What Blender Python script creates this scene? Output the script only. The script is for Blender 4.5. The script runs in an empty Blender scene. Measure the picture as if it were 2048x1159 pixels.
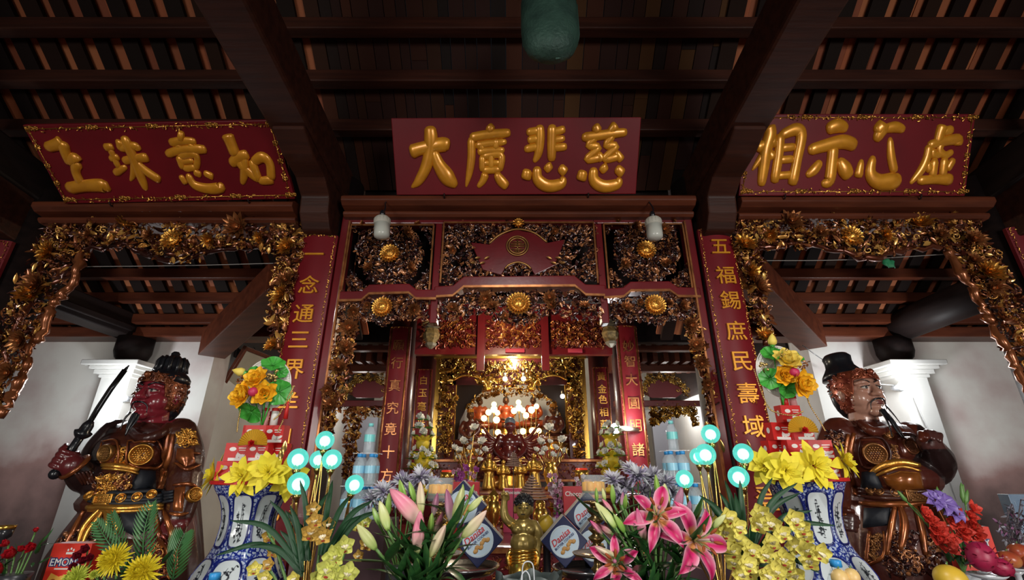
import bpy, bmesh, math, random
import numpy as np
from mathutils import Vector, Matrix, Euler, Quaternion, noise

random.seed(7)
RNG = np.random.default_rng(7)
SC = bpy.context.scene
COL = SC.collection
PI = math.pi

# ------------------------------------------------------------------ camera
FPX, PITCH, EYE = 910.0, math.radians(21.6), 1.6
cam_data = bpy.data.cameras.new('camera')
cam_data.sensor_width = 36.0
cam_data.lens = FPX / 2048 * 36.0
cam_data.clip_start = 0.05
cam = bpy.data.objects.new('camera', cam_data)
COL.objects.link(cam)
cam.location = (0, 0, EYE)
cam.rotation_euler = (PI / 2 + PITCH, 0, 0)
SC.camera = cam

# ------------------------------------------------------------------ world, exposure, lamps
SC.view_settings.view_transform = 'Standard'
SC.view_settings.look = 'None'
SC.view_settings.exposure = 0.0
SC.view_settings.gamma = 1.0
SC.view_settings.use_curve_mapping = False
try:
    SC.cycles.use_denoising = True
    SC.cycles.max_bounces = 6
    SC.cycles.transmission_bounces = 6
    SC.cycles.transparent_max_bounces = 6
    SC.cycles.sample_clamp_indirect = 4.0
    SC.cycles.caustics_reflective = False
    SC.cycles.caustics_refractive = False
except Exception:
    pass
world = bpy.data.worlds.new('world')
SC.world = world
world.use_nodes = True
world.node_tree.nodes['Background'].inputs[0].default_value = (0.75, 0.85, 1.0, 1)
world.node_tree.nodes['Background'].inputs[1].default_value = 0.006

def lamp(name, kind, loc, power, color=(1, 1, 1), rot=(0, 0, 0), size=0.1, size_y=None, spot=None):
    d = bpy.data.lights.new(name, kind)
    d.energy = power
    d.color = color
    if kind == 'AREA':
        d.size = size
        if size_y:
            d.shape = 'RECTANGLE'
            d.size_y = size_y
    else:
        d.shadow_soft_size = size
    if spot:
        d.spot_size = spot
        d.spot_blend = 0.6
    o = bpy.data.objects.new(name, d)
    COL.objects.link(o)
    o.location = loc
    o.rotation_euler = rot
    return o

# daylight from well behind the visitor, split into two invented doorways to avoid reflections
for dx, pw in ((-3.4, 66), (3.4, 100)):
    lamp('doorway_daylight', 'AREA', (dx, -4.6, 1.7), pw, (1.0, 0.96, 0.90), (PI / 2 - 0.20, 0, dx * 0.05), 2.0, 2.4).data.spread = math.radians(95)
# unseen spot added above the visitor to brighten the flowers on the offering table
lamp('added_table_light', 'SPOT', (0.0, 0.25, 3.5), 150, (1.0, 0.97, 0.92), (math.radians(30), 0, 0), size=0.12, spot=math.radians(112))
# white bulbs fixed on the plaster piers behind the two guardians
lamp('pier_bulb_light', 'POINT', (-3.46, 3.90, 2.18), 14, (0.93, 0.97, 1.0), size=0.05)
lamp('pier_bulb_light', 'POINT', (3.42, 3.90, 2.27), 17, (0.95, 0.98, 1.0), size=0.05)
# lamps in the inner sanctuary
lamp('sanctuary_lamp_light', 'POINT', (1.33, 5.25, 2.07), 22, (0.95, 0.97, 1.0), size=0.06)
lamp('sanctuary_lamp_light', 'POINT', (0.0, 7.35, 3.35), 52, (1.0, 0.93, 0.80), size=0.10)
lamp('sanctuary_lamp_light', 'POINT', (0.0, 8.3, 3.2), 56, (1.0, 0.82, 0.55), size=0.12)
lamp('sanctuary_lamp_light', 'POINT', (-0.1, 4.6, 3.0), 44, (1.0, 0.80, 0.55), size=0.10)
lamp('aisle_lamp_light', 'POINT', (-2.5, 7.6, 2.6), 14, (1.0, 0.95, 0.9), size=0.1)
lamp('aisle_lamp_light', 'POINT', (2.6, 7.6, 2.6), 22, (1.0, 0.97, 0.92), size=0.1)

# ------------------------------------------------------------------ pixel -> place
CT, ST = math.cos(PITCH), math.sin(PITCH)
def P(px, py, Y):
    """the point at depth Y that the photograph shows at pixel (px, py)"""
    r = (px - 1024.0) / FPX
    u = (579.5 - py) / FPX
    yc = CT - ST * u
    k = Y / yc
    return Vector((r * k, Y, EYE + (ST + CT * u) * k))
def MPP(py, Y):
    """metres per pixel at that depth"""
    u = (579.5 - py) / FPX
    return Y / (CT - ST * u) / FPX
def PZ(px, py, Z):
    """the point at height Z that the photograph shows at (px, py)"""
    u = (579.5 - py) / FPX
    Y = (Z - EYE) * (CT - ST * u) / (ST + CT * u)
    return P(px, py, Y)

# ------------------------------------------------------------------ materials
MATS = {}
def _nt(name):
    m = bpy.data.materials.new(name)
    m.use_nodes = True
    return m, m.node_tree, m.node_tree.nodes['Principled BSDF']
def _set(b, **k):
    for a, v in k.items():
        a = {'rough': 'Roughness', 'metal': 'Metallic', 'coat': 'Coat Weight', 'trans': 'Transmission Weight', 'ior': 'IOR',
             'alpha': 'Alpha', 'sss': 'Subsurface Weight', 'spec': 'Specular IOR Level', 'sheen': 'Sheen Weight'}[a]
        b.inputs[a].default_value = v
def rgb(c):
    return (c[0], c[1], c[2], 1.0)
def mat(name, color, rough=0.5, metal=0.0, color2=None, scale=8.0, bump=0.0, bscale=60.0, emit=None, estr=0.0, island=None, stretch=None, **k):
    """plain surface with an optional second pigment in a noise pattern, per-island colours and fine bump"""
    if name in MATS:
        return MATS[name]
    m, nt, b = _nt(name)
    b.inputs['Base Color'].default_value = rgb(color)
    _set(b, rough=rough, metal=metal, **k)
    tc = nt.nodes.new('ShaderNodeTexCoord')
    vec = tc.outputs['Object']
    if stretch:
        mp = nt.nodes.new('ShaderNodeMapping')
        mp.inputs['Scale'].default_value = stretch
        nt.links.new(vec, mp.inputs[0])
        vec = mp.outputs[0]
    out = None
    if island:
        g = nt.nodes.new('ShaderNodeNewGeometry')
        r = nt.nodes.new('ShaderNodeValToRGB')
        r.color_ramp.interpolation = 'CONSTANT'
        els = r.color_ramp.elements
        els[0].position, els[0].color = 0.0, rgb(island[0])
        els[1].position, els[1].color = 1.0 / len(island), rgb(island[1])
        for i in range(2, len(island)):
            e = els.new(i / len(island))
            e.color = rgb(island[i])
        nt.links.new(g.outputs['Random Per Island'], r.inputs[0])
        out = r.outputs[0]
        nt.links.new(out, b.inputs['Base Color'])
    if color2 is not None:
        n = nt.nodes.new('ShaderNodeTexNoise')
        n.inputs['Scale'].default_value = scale
        n.inputs['Detail'].default_value = 5.0
        nt.links.new(vec, n.inputs['Vector'])
        rr = nt.nodes.new('ShaderNodeValToRGB')
        rr.color_ramp.elements[0].position = 0.38
        rr.color_ramp.elements[1].position = 0.66
        nt.links.new(n.outputs['Fac'], rr.inputs[0])
        mx = nt.nodes.new('ShaderNodeMix')
        mx.data_type = 'RGBA'
        nt.links.new(rr.outputs[0], mx.inputs[0])
        if out:
            nt.links.new(out, mx.inputs[6])
        else:
            mx.inputs[6].default_value = rgb(color)
        mx.inputs[7].default_value = rgb(color2)
        nt.links.new(mx.outputs[2], b.inputs['Base Color'])
    if bump:
        n2 = nt.nodes.new('ShaderNodeTexNoise')
        n2.inputs['Scale'].default_value = bscale
        n2.inputs['Detail'].default_value = 4.0
        nt.links.new(vec, n2.inputs['Vector'])
        bp = nt.nodes.new('ShaderNodeBump')
        bp.inputs['Strength'].default_value = bump
        bp.inputs['Distance'].default_value = 0.01
        nt.links.new(n2.outputs['Fac'], bp.inputs['Height'])
        nt.links.new(bp.outputs[0], b.inputs['Normal'])
    if emit:
        b.inputs['Emission Color'].default_value = rgb(emit)
        b.inputs['Emission Strength'].default_value = estr
    MATS[name] = m
    return m
def mat_ramp(name, stops, rough=0.5, axis=2, **k):
    """pigment that runs along the object's own length (petals and buds)"""
    m, nt, b = _nt(name)
    _set(b, rough=rough, **k)
    tc = nt.nodes.new('ShaderNodeTexCoord')
    sp = nt.nodes.new('ShaderNodeSeparateXYZ')
    nt.links.new(tc.outputs['Generated'], sp.inputs[0])
    r = nt.nodes.new('ShaderNodeValToRGB')
    els = r.color_ramp.elements
    els[0].position, els[0].color = stops[0][0], rgb(stops[0][1])
    els[1].position, els[1].color = stops[-1][0], rgb(stops[-1][1])
    for p, c in stops[1:-1]:
        e = els.new(p)
        e.color = rgb(c)
    nt.links.new(sp.outputs[axis], r.inputs[0])
    nt.links.new(r.outputs[0], b.inputs['Base Color'])
    MATS[name] = m
    return m
def mat_attr(name, rough=0.5, **k):
    """pigment painted per vertex (colour attribute 'pigment')"""
    m, nt, b = _nt(name)
    _set(b, rough=rough, **k)
    a = nt.nodes.new('ShaderNodeAttribute')
    a.attribute_name = 'pigment'
    nt.links.new(a.outputs['Color'], b.inputs['Base Color'])
    MATS[name] = m
    return m

# ------------------------------------------------------------------ mesh collecting
class MB:
    def __init__(s):
        s.v, s.f, s.m, s.n, s.c = [], [], [], 0, []
        s.flat = set()
    def add(s, t, M=None, mi=0, col=None, smooth=True):
        v, f = t
        v = np.asarray(v, dtype=float)
        if M is not None:
            A = np.array(M)
            v = v @ A[:3, :3].T + A[:3, 3]
        o = s.n
        s.v.append(v)
        if not smooth:
            s.flat.update(range(len(s.f), len(s.f) + len(f)))
        s.f.extend([tuple(i + o for i in q) for q in f])
        s.m.extend([mi] * len(f))
        s.n += len(v)
        if col is not None or s.c:
            if col is None:
                col = (1, 1, 1)
            cc = np.asarray(col, dtype=float)
            if cc.ndim == 1:
                cc = np.tile(cc, (len(v), 1))
            if not s.c and o:
                s.c.append(np.ones((o, 3)))
            s.c.append(cc)
        return s
    def verts(s):
        return np.concatenate(s.v) if s.v else np.zeros((0, 3))
def wpos(o):
    p = Vector((0, 0, 0))
    while o is not None:
        p += o.location
        o = o.parent
    return p
def build(name, mb, mats, parent=None, world=True, smooth=True, bevel=0.0, subsurf=0, origin=None):
    """link the collected shapes as ONE mesh object; coordinates are given in world space unless world=False"""
    v = mb.verts()
    if not isinstance(mats, (list, tuple)):
        mats = [mats]
    if parent is not None:
        off = np.array(wpos(parent)) if world else np.zeros(3)
        loc = Vector((0, 0, 0))
    elif origin is not None:
        off = np.array(origin)
        loc = Vector(origin)
    elif world and len(v):
        lo, hi = v.min(0), v.max(0)
        off = np.array([(lo[0] + hi[0]) / 2, (lo[1] + hi[1]) / 2, lo[2]])
        loc = Vector(off)
    else:
        off, loc = np.zeros(3), Vector((0, 0, 0))
    me = bpy.data.meshes.new(name)
    me.from_pydata((v - off).tolist(), [], mb.f)
    for m in mats:
        me.materials.append(m)
    if len(mats) > 1:
        me.polygons.foreach_set('material_index', mb.m)
    sm = [smooth] * len(mb.f)
    for i in mb.flat:
        sm[i] = False
    me.polygons.foreach_set('use_smooth', sm)
    if mb.c:
        a = me.color_attributes.new('pigment', 'FLOAT_COLOR', 'POINT')
        c = np.concatenate(mb.c)
        a.data.foreach_set('color', np.concatenate([c, np.ones((len(c), 1))], 1).ravel())
    me.update()
    o = bpy.data.objects.new(name, me)
    COL.objects.link(o)
    o.location = loc
    if parent is not None:
        o.parent = parent
    if bevel:
        md = o.modifiers.new('bevel', 'BEVEL')
        md.width = bevel
        md.segments = 2
        md.limit_method = 'ANGLE'
        md.angle_limit = math.radians(40)
    if subsurf:
        md = o.modifiers.new('subsurf', 'SUBSURF')
        md.levels = md.render_levels = subsurf
    return o
def tag(o, label, cat, group=None):
    o['label'] = label
    o['category'] = cat
    if group:
        o['group'] = group
    return o
def each(name, shapes, m, parent, **k):
    """one object per shape"""
    for sh in shapes:
        if sh is not None:
            build(name, MB().add(sh), m, parent, **k)
def thing(name, label, cat, loc, group=None):
    o = bpy.data.objects.new(name, None)
    COL.objects.link(o)
    o.location = loc
    o.empty_display_size = 0.05
    return tag(o, label, cat, group)
def struct(name, mb, m, bevel=0.0, smooth=False, parent=None):
    o = build(name, mb, m, parent, smooth=smooth, bevel=bevel)
    if parent is None:
        o['kind'] = 'structure'
    return o
def dup(root, loc, label=None, group=None, rotz=None, rot=None, scale=None):
    """a copy of a thing with copies of its parts and sub-parts"""
    r = root.copy()
    COL.objects.link(r)
    r.location = loc
    if rotz is not None:
        r.rotation_euler = (0, 0, rotz)
    if rot is not None:
        r.rotation_euler = rot
    if scale is not None:
        r.scale = (scale,) * 3
    if label:
        r['label'] = label
    if group:
        r['group'] = group
    for ch in list(root.children):
        c = ch.copy()
        COL.objects.link(c)
        c.parent = r
        for g in list(ch.children):
            d = g.copy()
            COL.objects.link(d)
            d.parent = c
    return r

# ------------------------------------------------------------------ shape templates: (vertices, faces)
def box(cx, cy, cz, sx, sy, sz):
    x, y, z = sx / 2, sy / 2, sz / 2
    v = [(cx + a * x, cy + b * y, cz + c * z) for a in (-1, 1) for b in (-1, 1) for c in (-1, 1)]
    f = [(0, 1, 3, 2), (4, 6, 7, 5), (0, 4, 5, 1), (2, 3, 7, 6), (0, 2, 6, 4), (1, 5, 7, 3)]
    return np.array(v), f
def box2(a, b):
    a, b = np.array(a, float), np.array(b, float)
    c, s = (a + b) / 2, np.abs(b - a)
    return box(*c, *s)
def grid_faces(nu, nv, wrap=False, off=0):
    f = []
    for i in range(nv - 1):
        for j in range(nu if wrap else nu - 1):
            a = i * nu + j
            b = i * nu + (j + 1) % nu
            f.append((off + a, off + b, off + b + nu, off + a + nu))
    return f
def lathe(prof, n=20, closed=True):
    a = np.linspace(0, 2 * PI, n, endpoint=False)
    v = []
    for r, z in prof:
        v.append(np.stack([r * np.cos(a), r * np.sin(a), np.full(n, z)], 1))
    v = np.concatenate(v)
    f = grid_faces(n, len(prof), True)
    if closed:
        if prof[0][0] > 1e-5:
            f.append(tuple(range(n))[::-1])
        if prof[-1][0] > 1e-5:
            f.append(tuple(range((len(prof) - 1) * n, len(prof) * n)))
    return v, f
def sphere(n=12, k=8, r=1.0):
    return lathe([(max(1e-4, r * math.sin(PI * i / k)), -r * math.cos(PI * i / k)) for i in range(k + 1)], n)
def tube(pts, rad, n=6, caps=True):
    pts = [np.array(p, float) for p in pts]
    if np.isscalar(rad):
        rad = [rad] * len(pts)
    v = []
    nrm = None
    for i, p in enumerate(pts):
        t = pts[min(i + 1, len(pts) - 1)] - pts[max(i - 1, 0)]
        t = t / (np.linalg.norm(t) + 1e-9)
        if nrm is None:
            h = np.array([0, 0, 1.0]) if abs(t[2]) < 0.9 else np.array([1.0, 0, 0])
            nrm = np.cross(t, h)
        nrm = nrm - t * np.dot(nrm, t)
        nrm /= np.linalg.norm(nrm) + 1e-9
        bn = np.cross(t, nrm)
        a = np.linspace(0, 2 * PI, n, endpoint=False)
        v.append(p + rad[i] * (np.outer(np.cos(a), nrm) + np.outer(np.sin(a), bn)))
    f = grid_faces(n, len(pts), True)
    if caps:
        f.append(tuple(range(n))[::-1])
        f.append(tuple(range((len(pts) - 1) * n, len(pts) * n)))
    return np.concatenate(v), f
def smooth_path(pts, k=6):
    """Catmull-Rom through the points"""
    p = [np.array(q, float) for q in pts]
    p = [2 * p[0] - p[1]] + p + [2 * p[-1] - p[-2]]
    out = []
    for i in range(1, len(p) - 2):
        for j in range(k):
            t = j / k
            out.append(0.5 * (2 * p[i] + (p[i + 1] - p[i - 1]) * t + (2 * p[i - 1] - 5 * p[i] + 4 * p[i + 1] - p[i + 2]) * t * t
                              + (3 * p[i] - p[i - 1] - 3 * p[i + 1] + p[i + 2]) * t ** 3))
    out.append(p[-2])
    return out
def leaf(L=1.0, W=0.3, curl=0.2, fold=0.15, n=6, tip=1.0):
    """pointed blade along +y, face up +z, with a crease"""
    v = []
    for i in range(n):
        t = i / (n - 1)
        w = W / 2 * math.sin(PI * min(1, t ** 0.75)) ** 0.8 if 0 < t < 1 else W * (0.04 if t == 0 else 0.01)
        y, z = L * t, curl * L * t * t
        v += [(-w, y, z + fold * w * 2), (0, y, z), (w, y, z + fold * w * 2)]
    return np.array(v), grid_faces(3, n)
def prism(poly, depth):
    """polygon [(x, z)] in the XZ plane, front face at y=0, thickness to +y"""
    n = len(poly)
    v = [(x, 0, z) for x, z in poly] + [(x, depth, z) for x, z in poly]
    f = [tuple(range(n)), tuple(range(2 * n - 1, n - 1, -1))]
    f += [(i, (i + n), (i + 1) % n + n, (i + 1) % n) for i in range(n)]
    return np.array(v, float), f
def TM(loc=(0, 0, 0), rot=None, s=1.0):
    M = Matrix.Translation(Vector(loc))
    if rot is not None:
        M = M @ (rot.to_4x4() if isinstance(rot, (Matrix, )) else Euler(rot).to_matrix().to_4x4())
    if np.isscalar(s):
        s = (s, s, s)
    return M @ Matrix.Diagonal((s[0], s[1], s[2], 1))
def frame_mat(origin, x, z):
    """4x4 with local x along x, local z along z (orthonormalised), y = z cross x"""
    x = Vector(x).normalized()
    z = Vector(z)
    z = (z - x * z.dot(x)).normalized()
    y = z.cross(x)
    M = Matrix((x, y, z)).transposed().to_4x4()
    M.translation = Vector(origin)
    return M
def aim(loc, d, roll=0.0, s=1.0):
    """local +z along direction d"""
    q = Vector(d).to_track_quat('Z', 'Y')
    M = Matrix.Translation(Vector(loc)) @ q.to_matrix().to_4x4() @ Matrix.Rotation(roll, 4, 'Z')
    if np.isscalar(s):
        s = (s, s, s)
    return M @ Matrix.Diagonal((s[0], s[1], s[2], 1))
def text_shape(body, size, extrude=0.004, offset=0.0, bev=0.0, center=True, shear=0.0):
    """lettering as (vertices, faces) in the XZ plane facing -y, centred"""
    c = bpy.data.curves.new('lettering', 'FONT')
    c.body = body
    c.size = size
    c.extrude = extrude
    c.offset = offset
    c.bevel_depth = bev
    c.resolution_u = 3
    c.shear = shear
    o = bpy.data.objects.new('lettering', c)
    COL.objects.link(o)
    dg = bpy.context.evaluated_depsgraph_get()
    me = o.evaluated_get(dg).to_mesh()
    v = np.array([w.co[:] for w in me.vertices]).reshape(-1, 3)
    f = [tuple(p.vertices) for p in me.polygons]
    o.evaluated_get(dg).to_mesh_clear()
    bpy.data.objects.remove(o)
    bpy.data.curves.remove(c)
    if center and len(v):
        m = (v.max(0) + v.min(0)) / 2
        v = v - np.array([m[0], m[1], 0])
    return np.stack([v[:, 0], -v[:, 2], v[:, 1]], 1), f

# ------------------------------------------------------------------ palette
GOLD = mat('gilt', (0.72, 0.36, 0.07), 0.30, 0.85, bump=0.15, bscale=90)
GOLDB = mat('bright_gilt', (0.85, 0.50, 0.10), 0.22, 0.9)
LETTER = mat('letter_gilt', (0.88, 0.38, 0.025), 0.34, 0.30, color2=(0.74, 0.30, 0.02), scale=14, coat=0.4)
CARVE = mat('carved_gilt', (0.4, 0.15, 0.05), 0.28, 0.55, coat=0.5,
            island=[(0.05, 0.012, 0.008), (0.42, 0.15, 0.05), (0.14, 0.035, 0.015), (0.76, 0.36, 0.08), (0.34, 0.11, 0.04), (0.09, 0.02, 0.012), (0.86, 0.48, 0.12)])
CARVED = mat('carved_lacquer', (0.1, 0.03, 0.02), 0.22, 0.30, coat=0.8,
             island=[(0.035, 0.010, 0.010), (0.05, 0.014, 0.014), (0.20, 0.07, 0.03), (0.025, 0.009, 0.010), (0.13, 0.035, 0.02), (0.55, 0.22, 0.085), (0.04, 0.012, 0.012), (0.34, 0.13, 0.05)])
CARVEG = mat('carved_bright_gilt', (0.7, 0.4, 0.1), 0.25, 0.8,
             island=[(0.60, 0.36, 0.07), (0.30, 0.15, 0.03), (0.75, 0.48, 0.12), (0.16, 0.07, 0.02), (0.66, 0.42, 0.10)])
CARVER = mat('carved_red_gilt', (0.3, 0.08, 0.03), 0.3, 0.5, coat=0.4,
             island=[(0.16, 0.02, 0.012), (0.42, 0.13, 0.035), (0.09, 0.012, 0.01), (0.55, 0.22, 0.05), (0.20, 0.03, 0.015)])
COPPER = mat('copper_gilt', (0.52, 0.21, 0.075), 0.32, 0.7, color2=(0.26, 0.09, 0.03), scale=16)
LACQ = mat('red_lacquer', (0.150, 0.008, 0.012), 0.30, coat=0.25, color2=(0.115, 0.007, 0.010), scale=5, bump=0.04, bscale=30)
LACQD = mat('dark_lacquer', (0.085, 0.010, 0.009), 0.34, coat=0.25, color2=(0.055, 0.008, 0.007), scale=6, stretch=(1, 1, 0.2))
BOARD = mat('board_lacquer', (0.185, 0.008, 0.014), 0.45, spec=0.3, color2=(0.15, 0.007, 0.012), scale=3)
WOOD = mat('old_wood', (0.062, 0.019, 0.011), 0.5, spec=0.3, color2=(0.036, 0.012, 0.008), scale=7, stretch=(0.25, 3, 3), bump=0.12, bscale=25)
WOODD = mat('sooty_wood', (0.020, 0.012, 0.011), 0.55, spec=0.2, color2=(0.012, 0.008, 0.008), scale=6, stretch=(3, 0.3, 3), bump=0.1, bscale=20)
WOODR = mat('reddish_beam', (0.135, 0.034, 0.015), 0.38, spec=.35, color2=(0.08, 0.020, 0.010), scale=8, stretch=(0.3, 2, 2), bump=0.08, bscale=25)
BATTEN = mat('batten_wood', (0.04, 0.018, 0.012), 0.75, spec=0.12, island=[(0.022, 0.011, 0.008), (0.015, 0.009, 0.008), (0.030, 0.014, 0.009), (0.018, 0.012, 0.010)])
TILE = mat('roof_tile', (0.26, 0.08, 0.035), 0.7, island=[(0.42, 0.13, 0.05), (0.34, 0.10, 0.04), (0.48, 0.16, 0.06), (0.30, 0.08, 0.035), (0.44, 0.12, 0.045)], bump=0.1)
PLANK = mat('roof_plank', (0.08, 0.03, 0.02), 0.7, spec=.2, island=[(0.045, 0.015, 0.009), (0.020, 0.011, 0.009), (0.065, 0.020, 0.010), (0.030, 0.012, 0.009), (0.016, 0.010, 0.009), (0.085, 0.036, 0.012), (0.050, 0.013, 0.010), (0.035, 0.013, 0.010), (0.040, 0.015, 0.008)], bump=0.1)
PLASTER = mat('plaster', (0.74, 0.74, 0.71), 0.85, color2=(0.64, 0.63, 0.60), scale=2.2, bump=0.08, bscale=14)
DARKC = mat('dark_ceiling', (0.030, 0.014, 0.012), 0.6)
FLOORM = mat('floor_tile', (0.20, 0.09, 0.06), 0.4, color2=(0.16, 0.07, 0.05), scale=3)

def plaster_stained():
    """old lime plaster: sooty, reddish stains in the lower part of the wall"""
    m, nt, b = _nt('stained_plaster')
    b.inputs['Roughness'].default_value = 0.85
    tc = nt.nodes.new('ShaderNodeTexCoord')
    g = nt.nodes.new('ShaderNodeSeparateXYZ')
    nt.links.new(tc.outputs['Object'], g.inputs[0])
    n = nt.nodes.new('ShaderNodeTexNoise')
    n.inputs['Scale'].default_value = 1.5
    n.inputs['Detail'].default_value = 6
    nt.links.new(tc.outputs['Object'], n.inputs['Vector'])
    mr = nt.nodes.new('ShaderNodeMapRange')
    mr.inputs['From Min'].default_value = 1.95
    mr.inputs['From Max'].default_value = 1.0
    nt.links.new(g.outputs[2], mr.inputs[0])
    ad = nt.nodes.new('ShaderNodeMath')
    ad.operation = 'MULTIPLY_ADD'
    nt.links.new(n.outputs['Fac'], ad.inputs[0])
    ad.inputs[1].default_value = 1.7
    sub = nt.nodes.new('ShaderNodeMath')
    sub.operation = 'SUBTRACT'
    nt.links.new(mr.outputs[0], sub.inputs[0])
    sub.inputs[1].default_value = 0.74
    nt.links.new(sub.outputs[0], ad.inputs[2])
    r = nt.nodes.new('ShaderNodeValToRGB')
    r.color_ramp.elements[0].position = 0.05
    r.color_ramp.elements[0].color = rgb((0.74, 0.74, 0.71))
    r.color_ramp.elements[1].position = 1.0
    r.color_ramp.elements[1].color = rgb((0.09, 0.06, 0.06))
    for p, c in ((0.35, (0.58, 0.49, 0.48)), (0.6, (0.34, 0.21, 0.20))):
        e = r.color_ramp.elements.new(p)
        e.color = rgb(c)
    nt.links.new(ad.outputs[0], r.inputs[0])
    nt.links.new(r.outputs[0], b.inputs['Base Color'])
    return m
PLASTERS = plaster_stained()

# ------------------------------------------------------------------ the shell of the hall
def sbox(name, a, b, m, bevel=0.0, parent=None):
    return struct(name, MB().add(box2(a, b)), m, bevel, parent=parent)
sbox('floor', (-6.6, -5.2, -0.1), (6.6, 10.2, 0.0), FLOORM)
WB, WX = 4.45, 2.96          # rear wall of the side bays, side walls of the sanctuary
sbox('wall_back_left', (-6.5, WB, 0), (-WX, WB + 0.25, 2.95), PLASTERS)
sbox('wall_back_right', (WX, WB, 0), (6.5, WB + 0.25, 2.95), PLASTERS)
sbox('wall_inner_left', (-WX - 0.25, WB + 0.25, 0), (-WX, 9.9, 3.9), PLASTER)
sbox('wall_inner_right', (WX, WB + 0.25, 0), (WX + 0.25, 9.9, 3.9), PLASTER)
sbox('wall_inner_left_boards', (-WX, WB + 0.3, 2.72), (-WX + .03, 9.85, 3.9), WOODD)
sbox('wall_inner_right_boards', (WX - .03, WB + 0.3, 2.72), (WX, 9.85, 3.9), WOODD)
sbox('wall_back', (-WX - 0.25, 9.9, 0), (WX + 0.25, 10.1, 4.0), PLASTER)
sbox('wall_left', (-6.6, -5.2, 0), (-6.5, 4.7, 7.6), PLASTER)
sbox('wall_right', (6.5, -5.2, 0), (6.6, 4.7, 7.6), PLASTER)
sbox('ceiling_inner', (-WX - 0.25, WB, 3.9), (WX + 0.25, 10.1, 4.0), DARKC)
sbox('ceiling_inner_front', (-2.3, 3.2, 3.87), (2.3, WB, 3.97), DARKC)
for s, nm in ((-1, 'left'), (1, 'right')):
    sbox('wall_upper_' + nm, (min(s * 2.2, s * (WX + 0.25)), WB - 0.02, 2.95), (max(s * 2.2, s * (WX + 0.25)), WB + 0.05, 3.9), WOODD)

# roof: battens and clay tiles on purlins, falling away from the visitor
SL = 0.78
def roof_z(y):
    return 4.0 - SL * (y - 3.0)
def slope_strip(x0, x1, y0, y1, lift, th):
    v = []
    for x in (x0, x1):
        for y in (y0, y1):
            for d in (0, th):
                v.append((x, y, roof_z(y) + lift + d))
    return np.array(v), [(0, 1, 3, 2), (4, 6, 7, 5), (0, 4, 5, 1), (2, 3, 7, 6), (0, 2, 6, 4), (1, 5, 7, 3)]
tiles, battens, planks = MB(), MB(), MB()
rr = random.Random(3)
def bays(xa, xb, y1):
    x = xa
    while x < xb:
        w = 0.197 + rr.uniform(-0.012, 0.012)
        bw = 0.108 + rr.uniform(-0.015, 0.012)
        battens.add(slope_strip(x, min(x + bw, xb), -3.0, y1, -0.05, 0.04))
        y = -3.0
        while y < y1:
            yn = min(y + 0.33, y1)
            tiles.add(slope_strip(x - 0.04, min(x + w + 0.04, xb), y, yn, 0.002 + rr.uniform(0, 0.012), 0.02))
            y = yn
        x += w
bays(-6.5, -1.45, WB)
bays(1.50, 6.5, WB)
x = -1.45
while x < 1.50:
    w = rr.choice((0.07, 0.085, 0.105, 0.12))
    y = -3.0
    while y < 3.25:
        yn = min(y + 1.3 + rr.uniform(-.5, .5), 3.25)
        planks.add(slope_strip(x + 0.003, min(x + w - 0.003, 1.5), y, yn - 0.004, -0.02 + rr.uniform(-0.006, 0.006), 0.03))
        y = yn
    x += w
struct('ceiling_tiles', tiles, TILE)
struct('ceiling_battens', battens, BATTEN)
struct('ceiling_planks', planks, PLANK)
def purlin(y, xa, xb, m, d=0.10, w=0.085, drop=0.045):
    z = roof_z(y) - drop
    return sbox('beam', (xa, y - w / 2, z - d), (xb, y + w / 2, z + 0.01), m, bevel=0.008)
for y in (2.81, 2.54, 2.28, 2.02, 1.76):
    purlin(y, -6.45, 6.45, WOOD)
for y in (3.83, 4.03, 4.22):
    purlin(y, -6.4, -1.9, WOODR, d=0.085, w=0.07)
    purlin(y, 1.9, 6.4, WOODR, d=0.085, w=0.07)
# plate under the rear eaves
for s in (-1, 1):
    sbox('beam', (min(s * 6.4, s * 2.2), WB - 0.20, 2.80), (max(s * 6.4, s * 2.2), WB + 0.05, 2.90), WOODR, bevel=0.01)

# columns
def column(x, y, r, h, m, name='column'):
    mb = MB()
    mb.add(lathe([(r * 1.5, 0), (r * 1.5, 0.10), (r * 1.25, 0.16), (r, 0.2), (r * 1.04, h * 0.4), (r * 0.93, h)], 28), TM((x, y, 0)))
    return struct(name, mb, m, smooth=True)
CX = (-3.77, -1.41, 1.50, 3.79)
for x in CX:
    column(x, 3.17, 0.20, 3.78, WOODD)
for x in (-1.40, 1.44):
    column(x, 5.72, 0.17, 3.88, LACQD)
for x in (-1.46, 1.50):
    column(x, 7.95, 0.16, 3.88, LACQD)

# lintels above each bay (round-fronted beam on a moulded board)
def lintel(x0, x1, z0, z1, y=2.98):
    mb = MB()
    h = z1 - z0
    prof = [(0.16, 0), (-0.07, 0), (-0.09, h * .10), (-0.09, h * .22), (-0.06, h * .30), (-0.13, h * .36), (-0.165, h * .52), (-0.165, h * .72), (-0.13, h * .88), (-0.05, h), (0.16, h)]
    n = len(prof)
    v = [(x0, y + a, z0 + b) for a, b in prof] + [(x1, y + a, z0 + b) for a, b in prof]
    f = [(i, i + n, (i + 1) % n + n, (i + 1) % n) for i in range(n)] + [tuple(range(n)), tuple(range(2 * n - 1, n - 1, -1))]
    mb.add((np.array(v), f))
    return struct('beam', mb, WOODR, smooth=False, bevel=0.006)
zt = lambda py, Y=2.9: P(1024, py, Y).z
lintel(-1.24, 1.335, zt(432), zt(393))
lintel(-3.46, -1.58, zt(444), zt(405))
lintel(1.66, 3.50, zt(436), zt(395))
lintel(-6.4, -3.97, zt(450), zt(412))
lintel(3.99, 6.4, zt(440), zt(400))

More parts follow.
